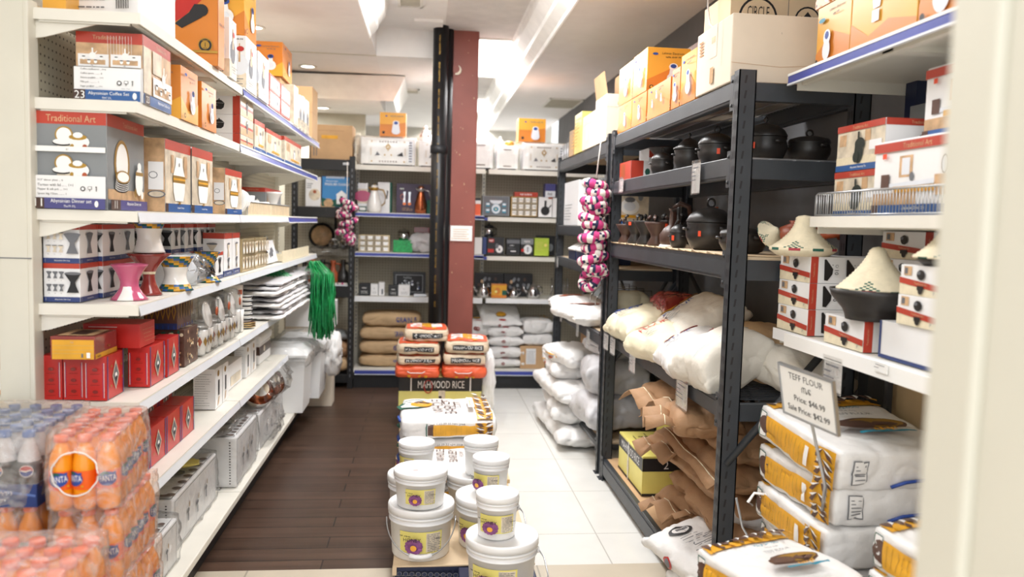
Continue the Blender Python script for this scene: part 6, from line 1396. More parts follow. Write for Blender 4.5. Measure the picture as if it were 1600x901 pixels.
t = pb('cardboard_carton', 'tall open-flapped carton on top of the farther black rack', 'box', 1.03, 1.15, 4.62, 4.93, T1-.01, .27, art_flaps, base='cardboard_light')
m = MB(); m.add([(-.055, -.15, .27), (-.055, .15, .27), (-.075, .14, .40), (-.075, -.14, .40), (.055, -.15, .27), (.055, .15, .27), (.05, .13, .41), (.05, -.13, .41)], [(0, 1, 2, 3), (4, 7, 6, 5)], 'cardboard'); o = m.obj('open_flap', t)
sm = o.modifiers.new('thick', 'SOLIDIFY'); sm.thickness = .004
pb('cardboard_carton', 'pale carton behind the open-flapped one on the farther rack', 'box', 1.03, 1.16, 4.95, 5.33, T1-.01, .22, art_flaps, base='cardboard_light')
pb('cardboard_carton', 'yellow wrapped packet stack on top of the farther rack', 'box', 1.03, 1.18, 5.36, 5.62, T1-.01, .27, lambda fs, m, w, d, h: lines(fs['L'], .1, .9, .1, .9, 9, 'bag_yellow', 2, .3), base='pest_yellow')
def art_hand(fs, m, w, d, h): fs['F'].e(.3, .7, .1, .14, 'ink', 12); lines(fs['L'], .05, .95, .05, .95, 20, 'ink_grey', 3, .25)
pb('cardboard_carton', 'brown carton with hand hole at the far end of farther rack', 'box', 1.03, 1.14, 5.66, 5.82, T1-.01, .18, art_hand, base='cardboard')
for i in range(3): pb('bottle_pack', ('nearest', 'middle', 'farthest')[i]+' dark small box in the row beside the hand-hole carton', 'box', 1.03, 1.08, 5.84+.1*i, 5.92+.1*i, T1-.01, .11, lambda fs, m, w, d, h: fs['L'].r(.1, .3, .9, .6, 'price_strip'), 'dark small boxes on the farther rack', base='box_grey')
pb('cardboard_carton', 'small brown carton high on the farther rack near the wall', 'box', 1.2, 1.4, 5.0, 5.3, T1-.01, .32, None, base='cardboard')
# cable from ceiling / rope on posts
m = MB(); m.tube([(1.13, 3.25, 2.71), (1.13, 3.25, 2.36), (1.132, 3.22, 2.28), (1.15, 3.16, 2.235), (1.18, 3.08, 2.225), (1.22, 3.02, 2.205), (1.26, 2.98, 2.198)], .004, 'box_white', 6); tag(m.obj('ceiling_cable'), 'white cable drooping from the ceiling onto the pale carton', 'cable')
# ---- pots : kit ----
def clay_pot(x, y, z, R, H, label, k='clay_black', lid='dome', sticker=None, handles=True, knob='ring', group=None):
    t = empty('clay_pot', (x, y, z), 0, label, 'pot', group)
    m = MB(); m.lathe([(0, 0), (R*.62, 0), (R*.8, H*.06), (R*.97, H*.25), (R*1.0, H*.36), (R*.93, H*.48), (R*.97, H*.52), (R*.95, H*.55), (R*.85, H*.53)], k, 36, cap=False); m.obj('body', t)
    m = MB()
    if lid == 'dome': pr = [(R*.98, H*.55), (R*.99, H*.58), (R*.85, H*.70), (R*.55, H*.80), (R*.2, H*.85), (R*.07, H*.87)]
    elif lid == 'step': pr = [(R*1.02, H*.55), (R*1.04, H*.58), (R*.75, H*.66), (R*.6, H*.74), (R*.35, H*.82), (R*.1, H*.86)]
    else: pr = [(R*.96, H*.55), (R*.9, H*.62), (R*.5, H*.68), (R*.1, H*.70)]
    zt = pr[-1][1]
    m.lathe(pr+[(0, zt)], k, 36, cap=False); o = m.obj('lid', t)
    m = MB()
    if knob == 'ring': m.tube([(R*.16*math.cos(a), 0, zt+H*.07+H*.085*math.sin(a)) for a in [2*PI*i/14 for i in range(14)]], R*.05, k, 8, closed=True)
    else: m.lathe([(R*.07, zt-.002), (R*.05, zt+H*.03), (R*.12, zt+H*.08), (R*.04, zt+H*.13), (0, zt+H*.15)], k, 14, cap=False)
    m.obj('knob', o)
    if handles:
        for s in (-1, 1):
            m = MB(); m.tube([(s*R*.3, -R*.90, H*.40), (s*R*.35, -R*1.08, H*.43), (-s*R*0, -R*1.14, H*.43)], R*.07, k, 8) if s > 0 else m.tube([(-R*.9, 0, H*.40), (-R*1.12, R*.12, H*.42), (-R*1.12, -R*.12, H*.42), (-R*.9, 0, H*.38)], R*.06, k, 8)
            m.obj('handle', t)
    if sticker is not None:
        m = MB(); f = cyl_face(m, R*1.0, sticker, .34/(R/.07)*.5, H*.27, .022, .004); f.r(0, 0, 1, 1, 'clay_orange_stk'); m.obj('price_sticker', t)
    return t
mat('clay_orange_stk', '#e8502c', .5)
GP = 'black clay pots on the upper rack shelf'
def art_smallred(fs, m, w, d, h): fs['L'].r(0, 0, 1, 1, 'box_red').r(.1, .1, .5, .9, 'clay_orange'); fs['F'].r(.0, .0, .6, 1, 'box_red').r(.6, 0, 1, 1, 'box_white').e(.8, .4, .15, .2, 'straw_green', 8)
pb('spice_box', 'red and white box at the far left of the clay pot shelf', 'box', 1.06, 1.17, 4.12, 4.36, T2, .095, art_smallred, base='box_white')
pb('spice_box', 'upper red-topped box behind the clay funnel', 'box', 1.17, 1.30, 4.18, 4.38, T2, .17, lambda fs, m, w, d, h: fs['F'].r(0, .7, 1, 1, 'box_red').r(.3, .8, .6, .95, 'box_white'), base='box_white')
m = MB(); m.lathe([(0, 0), (.035, 0), (.04, .02), (.03, .06), (.045, .10), (.085, .145), (.082, .15), (.04, .10), (0, .09)], 'clay_black', 26, cap=False); tag(m.obj('clay_brazier', None, (1.19, 3.95, T2)), 'flared black clay brazier behind the smallest clay pot', 'brazier')
clay_pot(1.115, 3.75, T2, .055, .125, 'smallest black clay pot with ring knob on the upper shelf', sticker=None, group=None)
clay_pot(1.135, 3.42, T2, .066, .165, 'tall black clay pot with pointed knob, second on the upper shelf', lid='step', knob='point')
clay_pot(1.14, 3.10, T2, .073, .150, 'wide black clay pot with orange sticker on the upper shelf', lid='dome', sticker=-.25)
clay_pot(1.235, 2.86, T2, .080, .165, 'black clay pot beside the post, red sticker, upper shelf', sticker=-.9, knob='point')
clay_pot(1.405, 2.86, T2, .078, .145, 'black clay pot with loop knob at the right of the upper shelf', lid='flat')
clay_pot(1.33, 3.4, T2, .075, .14, 'black clay pot in shadow behind the tall one')
m = MB(); m.lathe([(0, 0), (.1, 0), (.11, .02), (.1, .025), (0, .02)], 'clay_black', 24, cap=False); tag(m.obj('clay_plate', None, (1.3, 3.75, T2)), 'flat black clay plate in shadow at the back of upper shelf', 'plate')
# shelf T3
m = MB(); m.box(1.035, 2.67, 0, 1.45, 4.40, .004, 'cardboard_pale')
for i in range(20): m.add([(1.035, 2.7+.085*i, .0), (1.035, 2.785+.085*i, 0), (1.022, 2.74+.085*i, .006+.004*(i % 2))], [(0, 1, 2)], 'cardboard_pale')
tag(m.obj('cardboard_sheet', None, (0, 0, T3-.001)), 'thin cardboard lining the clay jug shelf', 'cardboard')
def brazier(x, y, z, s, lab, k='clay_black', rz=0, st=False):
    t = empty('clay_brazier', (x, y, z), rz, lab, 'brazier', 'black clay braziers')
    m = MB(); m.lathe([(0, 0), (.045*s, 0), (.05*s, .01*s), (.03*s, .045*s), (.032*s, .06*s), (.062*s, .11*s), (.068*s, .125*s), (.06*s, .125*s), (.03*s, .07*s), (0, .065*s)], k, 4 if False else 24, cap=False); m.obj('body', t)
    m = MB()
    for a in (0, 2*PI/3, 4*PI/3): m.tube([(.055*s*math.cos(a), .055*s*math.sin(a), .115*s), (.06*s*math.cos(a), .06*s*math.sin(a), .145*s), (.045*s*math.cos(a), .045*s*math.sin(a), .155*s)], .009*s, k, 6)
    m.obj('rim_lugs', t)
    if st: m = MB(); m.box(-.066*s, -.01, .1*s, -.062*s, .005, .118*s, 'clay_orange_stk'); m.obj('price_sticker', t)
Z3R = T3+.004
for i, (x, y, s, lab) in enumerate(((1.09, 4.30, .8, 'farthest small brazier on the lined shelf'), (1.10, 4.12, .95, 'second black clay brazier from the far post'), (1.10, 3.93, .95, 'third black clay brazier, tilted spout'), (1.10, 3.74, .9, 'fourth black clay brazier next to the long-necked jug'), (1.24, 4.2, .95, 'brazier in the back row nearest far post'), (1.25, 3.98, 1., 'middle brazier in the back row'))):
    brazier(x, y, Z3R, s, lab, 'clay_black' if i % 3 else 'clay_brown', i*.7, i in (1, 3))
t = empty('clay_jug', (1.12, 3.57, Z3R), 0, 'brown-black long-necked clay jug with big loop handle', 'jug')
m = MB(); m.lathe([(0, 0), (.04, 0), (.052, .02), (.055, .055), (.035, .085), (.014, .10), (.012, .16), (.018, .175), (0, .176)], 'clay_brown', 24, cap=False); m.obj('body', t)
m = MB(); m.tube([(0, -.012, .165), (.01, -.05, .175), (.01, -.065, .13), (0, -.045, .09), (0, -.03, .08)], .008, 'clay_black', 8); m.obj('handle', t)
m = MB(); m.tube([(.045*math.cos(a), .045*math.sin(a), 0) for a in [2*PI*i/16 for i in range(16)]], .012, 'white_fabric', 6, closed=True); m.obj('ring_stand', t)
t = empty('clay_jug', (1.19, 3.78, Z3R), 0, 'brown clay jug with curved handle behind the long-necked one', 'jug')
m = MB(); m.lathe([(0, 0), (.04, 0), (.05, .03), (.045, .07), (.02, .10), (.016, .18), (0, .18)], 'clay_brown', 20, cap=False); m.obj('body', t)
m = MB(); m.tube([(0, 0, .18), (.03, -.01, .205), (.07, -.02, .19), (.08, -.02, .14)], .012, 'clay_brown', 8); m.obj('handle', t)
m = MB(); m.tube([(1.30, 3.50, T3+.19), (1.31, 3.50, T3+.13), (1.36, 3.49, T3+.125), (1.37, 3.49, T3+.18)], .009, 'clay_orange', 8); tag(m.obj('clay_stand'), 'orange clay stand piece showing above the big casserole pot', 'pot stand')
m = MB(); m.lathe([(0, 0), (.08, 0), (.09, .05), (.07, .12), (.03, .14), (0, .14)], 'clay_orange', 20, cap=False); tag(m.obj('clay_pot', None, (1.33, 3.5, Z3R)), 'orange clay pot in shadow behind the big casserole pot', 'pot')
clay_pot(1.165, 3.20, Z3R, .098, .205, 'large black clay casserole pot with loop knob and orange sticker', sticker=-.75)
clay_pot(1.17, 2.86, Z3R, .088, .135, 'black clay pot with flat lid directly behind the near rack post', lid='flat', knob='point', sticker=-1.0)
clay_pot(1.105, 3.42, Z3R, .04, .12, 'small black clay pot hidden beside the large casserole pot', sticker=-.9)
t = empty('clay_jar', (1.36, 2.80, Z3R), 0, 'round glossy orange clay pot behind the topmost woven lid', 'pot')
m = MB(); m.lathe([(0, 0), (.05, 0), (.085, .035), (.092, .06), (.07, .10), (.035, .115), (.04, .125), (0, .125)], 'clay_orange', 30, cap=False); m.obj('body', t)
m = MB(); m.tube([(.03, -.08, .07), (.08, -.12, .08), (.1, -.1, .07)], .012, 'clay_orange', 8); m.obj('spout', t)
# ---- woven basket lids ----
def woven(m, pr, n=72, rings=None, deco=True, T=None):
    N = len(pr)
    def k(i, j):
        if deco and i == 1: return ('straw', 'straw_green', 'straw', 'straw_red')[(j//4) % 4]
        if deco and 1 < i < 8:
            q = j % 18; c = 9; 
            if abs(q-c) <= (8-i)*.6 and (i+q) % 2 == 0: return 'straw_green' if (j//18) % 2 else 'straw_green'
        return 'straw'
    P = []
    for a, b in zip(pr[:-1], pr[1:]):
        P.append(a)
    P.append(pr[-1])
    m.lathe(P, k, n, T, cap=False, wob=lambda i, a: 1+.006*(i % 2))
def lidprof(R, H, neck, n=30, ex=2.0):
    out = [(0, -.004), (R*.98, -.004), (R, .0)]
    for i in range(1, n+1):
        t = i/n; 
        r = neck+(R-neck)*(1-t)**ex if t < .93 else neck*(max(0, 1-t)/.07)**.5
        out.append((r+(.0012 if i % 2 else -.0012)*(r > .005), H*t))
    return [(R*.3, .0)]+out[1:]
def hat(x, y, z, R, H, neck, lab, tilt=(0, 0, 0), ex=2.2):
    m = MB(); woven(m, lidprof(R, H, neck, 30, ex)); o = m.obj('straw_basket', None, (x, y, z), tilt); return tag(o, lab, 'basket lid')
# sack shelf T4
GS = 'sacks on the wire shelf'
def deco_print(cs=('ink_blue', 'tea_red'), seed=1):
    def D(m, Fn, w, d, h):
        f = sface(m, Fn, 'T', w, d, .004); r_ = random.Random(seed)
        f.t('FLOUR', .42, .72, .10, cs[0], mw=.5).e(.3, .88, .10, .06, cs[1], 14).r(.5, .84, .78, .92, cs[1])
        for i in range(6): f.r(.15, .42+.04*i, .15+.2*r_.random()+.1, .43+.04*i, 'ink_grey')
    return D
wsack('flour_sack', 'cream translucent flour sack with blue logo nearest the far post', 1.15, 4.12, T4, .30, .38, .16, 230, .1, deco_print(('ink_blue', 'ink_blue'), 2), 'flour_cream', tilt=(0, -.28), side=.35, wr=.007)
wsack('flour_sack', 'large pale printed sack leaning upright behind the cream ones', 1.28, 3.62, T4+.07, .34, .56, .17, 231, -.1, deco_print(('ink_blue', 'bag_yellow'), 3), 'cloth_white', tilt=(0, -.55), side=.35, wr=.008)
wsack('flour_sack', 'cream flour sack with red corner in the middle of the row', 1.13, 3.55, T4, .30, .36, .15, 232, .2, deco_print(('tea_red', 'tea_red'), 4), 'flour_cream', tilt=(0, -.35), side=.35, wr=.007)
wsack('flour_sack', 'white sack with red and purple print beside the big cloth sack', 1.13, 3.24, T4, .28, .30, .15, 233, -.1, deco_print(('box_purple', 'tea_red'), 5), 'poly_white', tilt=(0, -.45), side=.35, wr=.007)
wsack('flour_sack', 'big plump white cloth sack hanging over the beam by the near post', 1.13, 2.90, T4, .30, .28, .20, 234, .12, lambda m, Fn, w, d, h: sface(m, Fn, 'T', w, d, .004).r(.1, .3, .9, .308, 'teal').r(.62, .85, .7, .9, 'tea_red'), 'cloth_white', tilt=(0, -.50), side=.35, wr=.008)
wsack('flour_sack', 'white cloth sack lying to the right of the big cloth sack', 1.37, 2.78, T4, .26, .30, .16, 235, .3, None, 'cloth_white', tilt=(.15, .1), side=.35, wr=.008)
wsack('flour_sack', 'wrinkled beige sack at the back of the wire shelf', 1.36, 3.05, T4, .24, .5, .22, 236, .0, None, 'paper_bag_pale', side=.4, wr=.012)
wsack('flour_sack', 'brown sack lying in the shadow behind the leaning printed sack', 1.38, 3.95, T4, .22, .5, .22, 237, .0, None, 'cardboard', side=.5, wr=.012)
wsack('flour_sack', 'dark red sack behind the cream sacks', 1.30, 4.0, T4+.14, .2, .28, .12, 238, .0, None, 'ceramic_maroon', side=.4, wr=.012)
# bottom of bay 1
def art_yb(fs, m, w, d, h):
    f = fs['L']; f.r(0, .62, 1, .95, 'box_black').t('MAHMOOD RICE', .5, .78, .2, 'box_white', mw=.75).r(0, 0, 1, .06, 'ink')
    f.r(.42, .0, .45, 1, 'poly_white').r(.40, .2, .47, .5, 'photo_kitchen'); g = fs['F']; g.r(0, .62, 1, .95, 'box_black').t('2', .5, .78, .2, 'box_white').r(0, 0, 1, .06, 'ink')
    q = fs['T']; q.r(.2, .2, .22, .8, 'bag_brown').r(.2, .5, .8, .52, 'bag_brown').r(.5, .3, .52, .9, 'bag_brown').r(.3, .75, .8, .77, 'bag_brown')
pb('rice_carton', 'yellow and black rice carton on the bottom of the black rack', 'box', 1.09, 1.33, 3.78, 4.26, T5, .20, art_yb, base='pest_yellow')
pb('rice_carton', 'yellow carton half hidden in shadow above the crumpled sacks', 'box', 1.28, 1.46, 3.8, 4.2, T5+.203, .25, None, base='pest_yellow')
def psack(x, y, z, w, d, h, seed, rz, lab, k='paper_bag', fold=True, big=False):
    t = wsack('paper_sack', lab, x, y, z, w, d, h, seed, rz, None, k, side=.3, wr=.012, grp='brown paper sacks at the bottom of the near rack', n=30, ws=6)
    if fold:
        r_ = random.Random(seed); m = MB(); n = 9; vs = []
        for i in range(n+1):
            v = i/n-.5; a = (.035 if big else .010)*math.sin(i*1.3+seed)
            vs += [(-w/2+.01, v*d*.92, .0+.3*a), (-w/2-.03, v*d*.96, .012+a*.6), (-w/2-(.10 if big else .055)-.01*r_.random(), v*d*.96, -.01+a)]
        fs = []
        for i in range(n):
            for j in range(2): b = i*3+j; fs.append((b, b+1, b+4, b+3))
        m.add(vs, fs, k, True)
        vs2 = [(x_-.0, y_, z_+.002) for x_, y_, z_ in vs]; 
        for i in range(n): a_, b_ = Vector(vs[i*3+1]), Vector(vs[i*3+4]); m.tube([a_+Vector((0, 0, .003)), b_+Vector((0, 0, .003))], .0028, 'straw', 4)
        o = m.obj('sewn_mouth', t); sm = o.modifiers.new('thick', 'SOLIDIFY'); sm.thickness = .004
    return t
for i, (x, y, z, w_, d_, h, rz) in enumerate(((1.35, 3.16, 0, .38, .84, .12, .05), (1.33, 3.14, .115, .38, .84, .12, -.06), (1.34, 3.18, .225, .38, .82, .12, .06), (1.32, 3.15, .335, .38, .82, .12, -.05), (1.33, 3.18, .44, .36, .80, .11, .03))):
    psack(x, y, T5+z, w_, d_, h, 240+i, rz, fold=i == 3, lab= ('lowest', 'second', 'third', 'fourth', 'fifth')[i]+' brown paper sack in the pile under the wire shelf')
psack(1.20, 3.44, T5+.50, .30, .40, .14, 250, .25, 'crumpled brown sack with open mouth bulging at the top left of pile', big=True)
psack(1.13, 3.10, T5+.50, .26, .32, .12, 251, -.2, 'crumpled brown sack bulging next to the beam price label', big=True)
psack(1.26, 3.42, T5+.02, .26, .30, .13, 252, .3, 'slumped brown sack spilling forward over the board, upper one', big=True)
psack(1.24, 3.58, T5+.24, .24, .28, .15, 253, .5, 'twisted brown sack next to the yellow and black rice carton', big=True)
# white sack at the post foot
def deco_mill(m, Fn, w, d, h):
    f = sface(m, Fn, 'T', w, d, .004); f.e(.25, .75, .12, .09, 'ink', 20).e(.25, .75, .09, .06, 'poly_white', 16).r(.2, .73, .32, .77, 'ink_grey').t('FARRINE', .7, .72, .07, 'ink', mw=.35).t('BLANC', .72, .58, .07, 'ink', mw=.25); lines(f, .15, .5, .25, .6, 8, 'ink_grey', 2, .2)
    g = sface(m, Fn, 'L', d, h, .004); g.e(.45, .45, .3, .34, 'tea_red', 8).e(.45, .45, .22, .25, 'ink_grey', 8)
wsack('flour_sack', 'white printed flour sack with red hexagon mark at the rack post foot', 1.19, 2.98, .125, .44, .42, .13, 260, .25, deco_mill, tilt=(0, -.16), side=.5, wr=.008, n=30)
wsack('flour_sack', 'torn white sack under the red hexagon one at the post foot', 1.17, 2.86, .012, .34, .30, .12, 261, .1, None, tilt=(0, 0), side=.5, wr=.014)
def deco_g(m, Fn, w, d, h): f = sface(m, Fn, 'T', w, d, .004); f.r(.2, .5, .6, .8, 'ink_grey').t('AC', .7, .35, .12, 'ink'); lines(f, .2, .6, .15, .45, 6, 'ink_grey', 2, .3)
wsack('flour_sack', 'grey-white printed sack leaning behind the grain-leaf flour stack', 1.36, 2.84, .30, .34, .28, .10, 262, -.5, deco_g, 'poly_grey', tilt=(-.35, 0), side=.5, wr=.01)
wsack('flour_sack', 'grey sack with dark panel under the leaning grey-white one', 1.34, 2.86, .13, .32, .30, .15, 263, .3, deco_g, 'poly_grey', side=.5, wr=.01)
m = MB(); m.tube([(1.12, 2.68, .50), (1.14, 2.66, .40), (1.18, 2.64, .33), (1.26, 2.6, .27), (1.34, 2.56, .28), (1.38, 2.5, .31)], .008, 'poly_white', 6, flat=.4); tag(m.obj('sack_strap'), 'twisted white strap trailing from the flour sacks behind the post', 'strap')
# bay 2
pb('steamer_box', 'tall white printed carton with orange picture on the farther rack', 'box', 1.06, 1.24, 5.55, 6.12, 1.452, .32, lambda fs, m, w, d, h: (lines(fs['L'], .1, .6, .1, .5, 6, 'ink_grey', 2, .2), fs['F'].r(.3, .1, .95, .9, 'photo_kitchen').e(.6, .7, .2, .1, 'clay_orange', 10)), base='box_white')
pb('steamer_box', 'white printed carton with kitchen photo beside the tall white one', 'box', 1.08, 1.34, 4.75, 5.4, 1.452, .27, art_kitchen('Steamer Set', redside=False), base='box_white')
for i in range(3):
    t = empty('shoe_box', (1.16, 5.02+.30*i, 1.212), 0, ('nearest', 'middle', 'farthest')[i]+' open navy box with white lining on the farther rack', 'box', 'navy boxes on the farther rack')
    m = MB(); m.box(-.12, -.13, 0, .12, .13, .07, 'navy_box', c=.003); m.obj('body', t)
    m = MB(); m.add([(-.13, -.12, .075), (-.13, .12, .075), (.0, .12, .15), (.0, -.12, .15), (-.125, -.12, .065), (-.125, .12, .065), (.005, .12, .14), (.005, -.12, .14)], [(0, 3, 2, 1), (4, 5, 6, 7), (0, 1, 5, 4), (3, 7, 6, 2), (0, 4, 7, 3), (1, 2, 6, 5)], 'poly_white'); m.obj('tissue', t)
pb('spice_box', 'red and black box behind the open navy boxes', 'box', 1.3, 1.45, 5.6, 5.8, 1.212, .14, lambda fs, m, w, d, h: fs['L'].r(.2, .3, .8, .8, 'clay_orange'), base='box_red')
def rackg(i):
    m = MB()
    for q in range(4): m.tube([(1.10, 4.75+.18*q, .82), (1.12, 4.77+.18*q, .98), (1.2, 4.8+.18*q, 1.06), (1.4, 4.82+.18*q, 1.06), (1.4, 4.82+.18*q, .82)], .004, 'silver', 6)
    m.tube([(1.10, 4.72, .825), (1.10, 5.35, .825)], .005, 'silver', 6); m.tube([(1.4, 4.72, .825), (1.4, 5.35, .825)], .005, 'silver', 6); return m
tag(rackg(0).obj('wire_rack'), 'chrome wire rack on the farther black rack behind the sacks', 'rack')
def deco_bread(m, Fn, w, d, h):
    f = sface(m, Fn, 'T', w, d, .004); f.e(.4, .6, .2, .1, 'clay_orange', 12).e(.45, .58, .12, .05, 'bag_brown', 10)
wsack('flour_sack', 'white sack with brown bread print hanging over the farther rack edge, nearer', 1.10, 5.15, .815, .38, .55, .12, 270, .1, deco_bread, side=.35, wr=.01)
wsack('flour_sack', 'white sack with brown bread print on the farther rack, farther one', 1.10, 5.68, .815, .38, .50, .13, 271, -.1, deco_bread, side=.35, wr=.01)
wsack('flour_sack', 'cream sack with blue print standing by the middle rack posts', 1.21, 4.66, .815, .26, .16, .26, 272, .1, deco_print(('ink_blue', 'box_navy'), 6), 'flour_cream', side=.5, wr=.012)
pb('cardboard_carton', 'brown carton low on the farther rack above the white bags', 'box', 1.18, 1.44, 5.25, 5.9, .52, .20, art_card(), base='cardboard')
for i, (x, y, z, w_, d_, h, rz) in enumerate(((1.12, 5.45, .0, .52, .95, .15, .04), (1.14, 5.5, .13, .52, .9, .16, -.08), (1.10, 5.45, .26, .50, .85, .16, .06), (1.11, 5.6, .39, .46, .75, .15, -.05), (1.05, 5.35, .50, .34, .5, .13, .2), (1.17, 4.83, .02, .40, .42, .22, .1), (1.19, 4.84, .23, .38, .40, .24, -.1), (1.22, 4.85, .45, .34, .36, .14, .2))):
    wsack('white_bag', ('lowest', 'second', 'third', 'fourth', 'topmost')[i]+' crumpled white plastic bag in the far floor pile' if i < 5 else ('lower', 'middle', 'upper')[i-5]+' pale grey plastic bag between the rack posts', x, y, z+.19 if i > 4 else z+.005, w_, d_, h, 280+i, rz,
          (lambda m, Fn, w, d, h: sface(m, Fn, 'L', d, h, .004).r(.2, .5, .7, .62, 'bag_yellow').e(.4, .2, .2, .2, 'clay_orange', 10)) if i in (3, 4) else None, 'poly_white' if i < 5 else 'poly_grey', side=.45, wr=.012, ws=6, n=34, rc=.08, cat='bag', grp='crumpled white bags' if i < 5 else 'pale grey bags')
# fabric ring garland
t = empty('fabric_ring_string', (.945, 4.44, 1.70), 0, 'long string of pink plaid fabric rings hanging on the middle rack post', 'fabric rings')
for i in range(15):
    last = i == 14
    m = MB(); scarf_ring(m, .05, .027, Matrix.Translation((.018*math.sin(i*2.1), .01*math.cos(i*1.3), -.02-.038*i)) @ Euler((1.15 if last else .28*math.sin(i*2.0), .25*math.cos(i*1.7), i*.8+(.3 if last else 0))).to_matrix().to_4x4(), 320+i, i % 2 == 0); m.obj('fabric_ring', t)
m = MB(); m.tube([(.04, .05, .36), (.02, .02, .18), (0, 0, .02)], .004, 'white_fabric', 5); m.obj('cord', t)
# shelf labels
def label(x, y, z, w, h, lab, axis='L', n=4, plast=True):
    t = empty('shelf_label', (x, y, z), 0, lab, 'price label')
    m = MB()
    if axis == 'L': m.box(-.002, -w/2, -h, 0, w/2, 0, 'white_ink'); f = pface(m, (-.002, w/2, -h), (0, -1, 0), (0, 0, 1), w, h)
    else: m.box(-w/2, -.002, -h, w/2, 0, 0, 'white_ink'); f = pface(m, (-w/2, -.002, -h), (1, 0, 0), (0, 0, 1), w, h)
    f.r(0, .98, 1, 1, 'ink_grey'); lines(f, .12, .9, .35, .9, n, 'ink_grey', 3, .28); f.t('$', .3, .18, .14, 'ink')
    m.obj('card', t)
    if plast:
        m = MB(); (m.box(-.004, -w/2-.006, -h-.006, -.0025, w/2+.006, .01, 'clear_film') if axis == 'L' else m.box(-w/2-.006, -.004, -h-.006, w/2+.006, -.0025, .01, 'clear_film')); m.obj('sleeve', t)
label(1.022, 2.98, T2+.0, .085, .115, 'tall white price label on the upper beam under the orange-sticker pot')
label(1.022, 4.16, T2+.0, .08, .065, 'small price label on the upper beam near the middle post')
for i, (y, lab) in enumerate(((4.36, 'first'), (4.20, 'second'), (3.78, 'third'), (3.02, 'nearest'))):
    label(1.018, y, T4-.01, .10 if i != 3 else .13, .085 if i < 2 else .105, lab+' white price label counted from the far post on the lower beam')
label(1.018, 5.85, .80, .06, .06, 'farthest small label on the farther rack beam'); label(1.018, 5.2, .80, .07, .08, 'small label under the bread print sacks'); label(1.018, 4.85, .80, .07, .08, 'small label nearest the middle posts on the farther rack beam'); label(1.018, 6.1, 1.20, .05, .07, 'small white tag on the farther rack beam below navy boxes')
# ================= near right shelving =================
N1, N2, N3 = 1.967, 1.499, 1.124
def art_ob(fs, m, w, d, h):
    f = fs['L']; f.p([(0, 0), (1, 0), (1, .1), (.6, .2), (.3, .1), (0, .3)], 'box_orange').p([(0, 1), (.3, 1), (.2, .85)], 'box_orange')
    f.e(.42, .62, .14, .12, 'box_white', 20).e(.42, .63, .10, .09, 'ink_grey', 18).e(.42, .64, .05, .04, 'box_white', 10).p([(.34, .56), (.5, .56), (.47, .36), (.37, .36)], 'price_strip').p([(.32, .58), (.2, .52), (.2, .62), (.3, .68)], 'ink_grey').p([(.52, .6), (.64, .58), (.66, .7), (.55, .7)], 'ink_grey').r(.36, .22, .47, .34, 'price_strip').p([(.36, .5), (.5, .52), (.44, .42)], 'ink_grey')
    f.e(.85, .45, .12, .12, 'gold', 16).e(.85, .45, .09, .09, 'ink', 16).e(.85, .45, .06, .06, 'box_yellow', 12)
def art_oc(fs, m, w, d, h):
    f = fs['L']; f.p([(0, 0), (1, 0), (1, .3), (.5, .5), (0, .2)], 'box_orange').t('Lehman Electronic', .6, .88, .05, 'ink', mw=.6).t('JEBENA COFFEE', .6, .78, .035, 'ink', mw=.5).e(.2, .74, .12, .04, 'teal', 10)
    f.e(.38, .42, .12, .13, 'box_white', 16).e(.38, .45, .07, .07, 'ink_blue', 12).e(.38, .2, .13, .17, 'price_strip', 16).e(.1, .05, .04, .04, 'ink', 8)
pb('cooker_carton', 'yellow carton with slim coffee maker print on the upper right shelf', 'box', 1.205, 1.45, 2.24, 2.44, N1, .175, art_oc, base='box_yellow')
pb('cooker_carton', 'big yellow carton with large coffee grinder print, upper right shelf', 'box', 1.205, 1.50, 1.92, 2.235, N1, .26, art_ob, base='box_yellow')
pb('cooker_carton', 'orange carton on top of the slim coffee maker carton', 'box', 1.205, 1.45, 2.24, 2.46, N1+.177, .12, art_oc, base='box_orange')
pb('cooker_carton', 'orange carton at the right end beside the big grinder carton', 'box', 1.205, 1.50, 1.66, 1.912, N1, .26, art_oc, base='box_orange')
# kitchen photo boxes
def art_pot(fs, m, w, d, h):
    for q in 'L':
        f = fs[q]; f.r(0, .13, 1, .86, 'photo_kitchen').r(.05, .55, .2, .8, 'photo_tan').r(.6, .6, .72, .84, 'photo_tan').r(.0, .13, 1, .3, 'straw').r(.7, .4, .95, .6, 'box_white')
        f.r(0, .86, 1, 1, 'box_red').t('Traditional Art', .5, .925, .07, 'photo_tan', mw=.6).r(0, 0, 1, .13, 'box_blue').t('Abyssinian Steaming Pot', .5, .065, .06, 'white_ink', mw=.6)
        f.e(.5, .4, .17, .26, 'straw_dk', 18).e(.52, .55, .2, .14, 'straw_dk', 16).r(.47, .68, .51, .82, 'straw_dk').e(.45, .28, .12, .12, 'straw_dk', 12)
    f = fs['F']; f.r(0, .86, 1, 1, 'box_red').t('Traditional Art', .4, .925, .06, 'photo_tan', mw=.5).r(0, 0, 1, .13, 'bag_brown').t('1', .06, .065, .08, 'white_ink'); pot_ic(f, .45, .55, .45, 'straw_dk')
mat('straw_dk', '#26302b', .4)
pb('clay_pot_box', 'upper carton with dark green pot on kitchen photo, right shelf', 'box', 1.25, 1.52, 2.10, 2.355, N2+.135, .135, art_pot)
pb('clay_pot_box', 'lower carton with dark green pot behind the wire fence', 'box', 1.25, 1.52, 2.10, 2.36, N2, .133, art_pot)
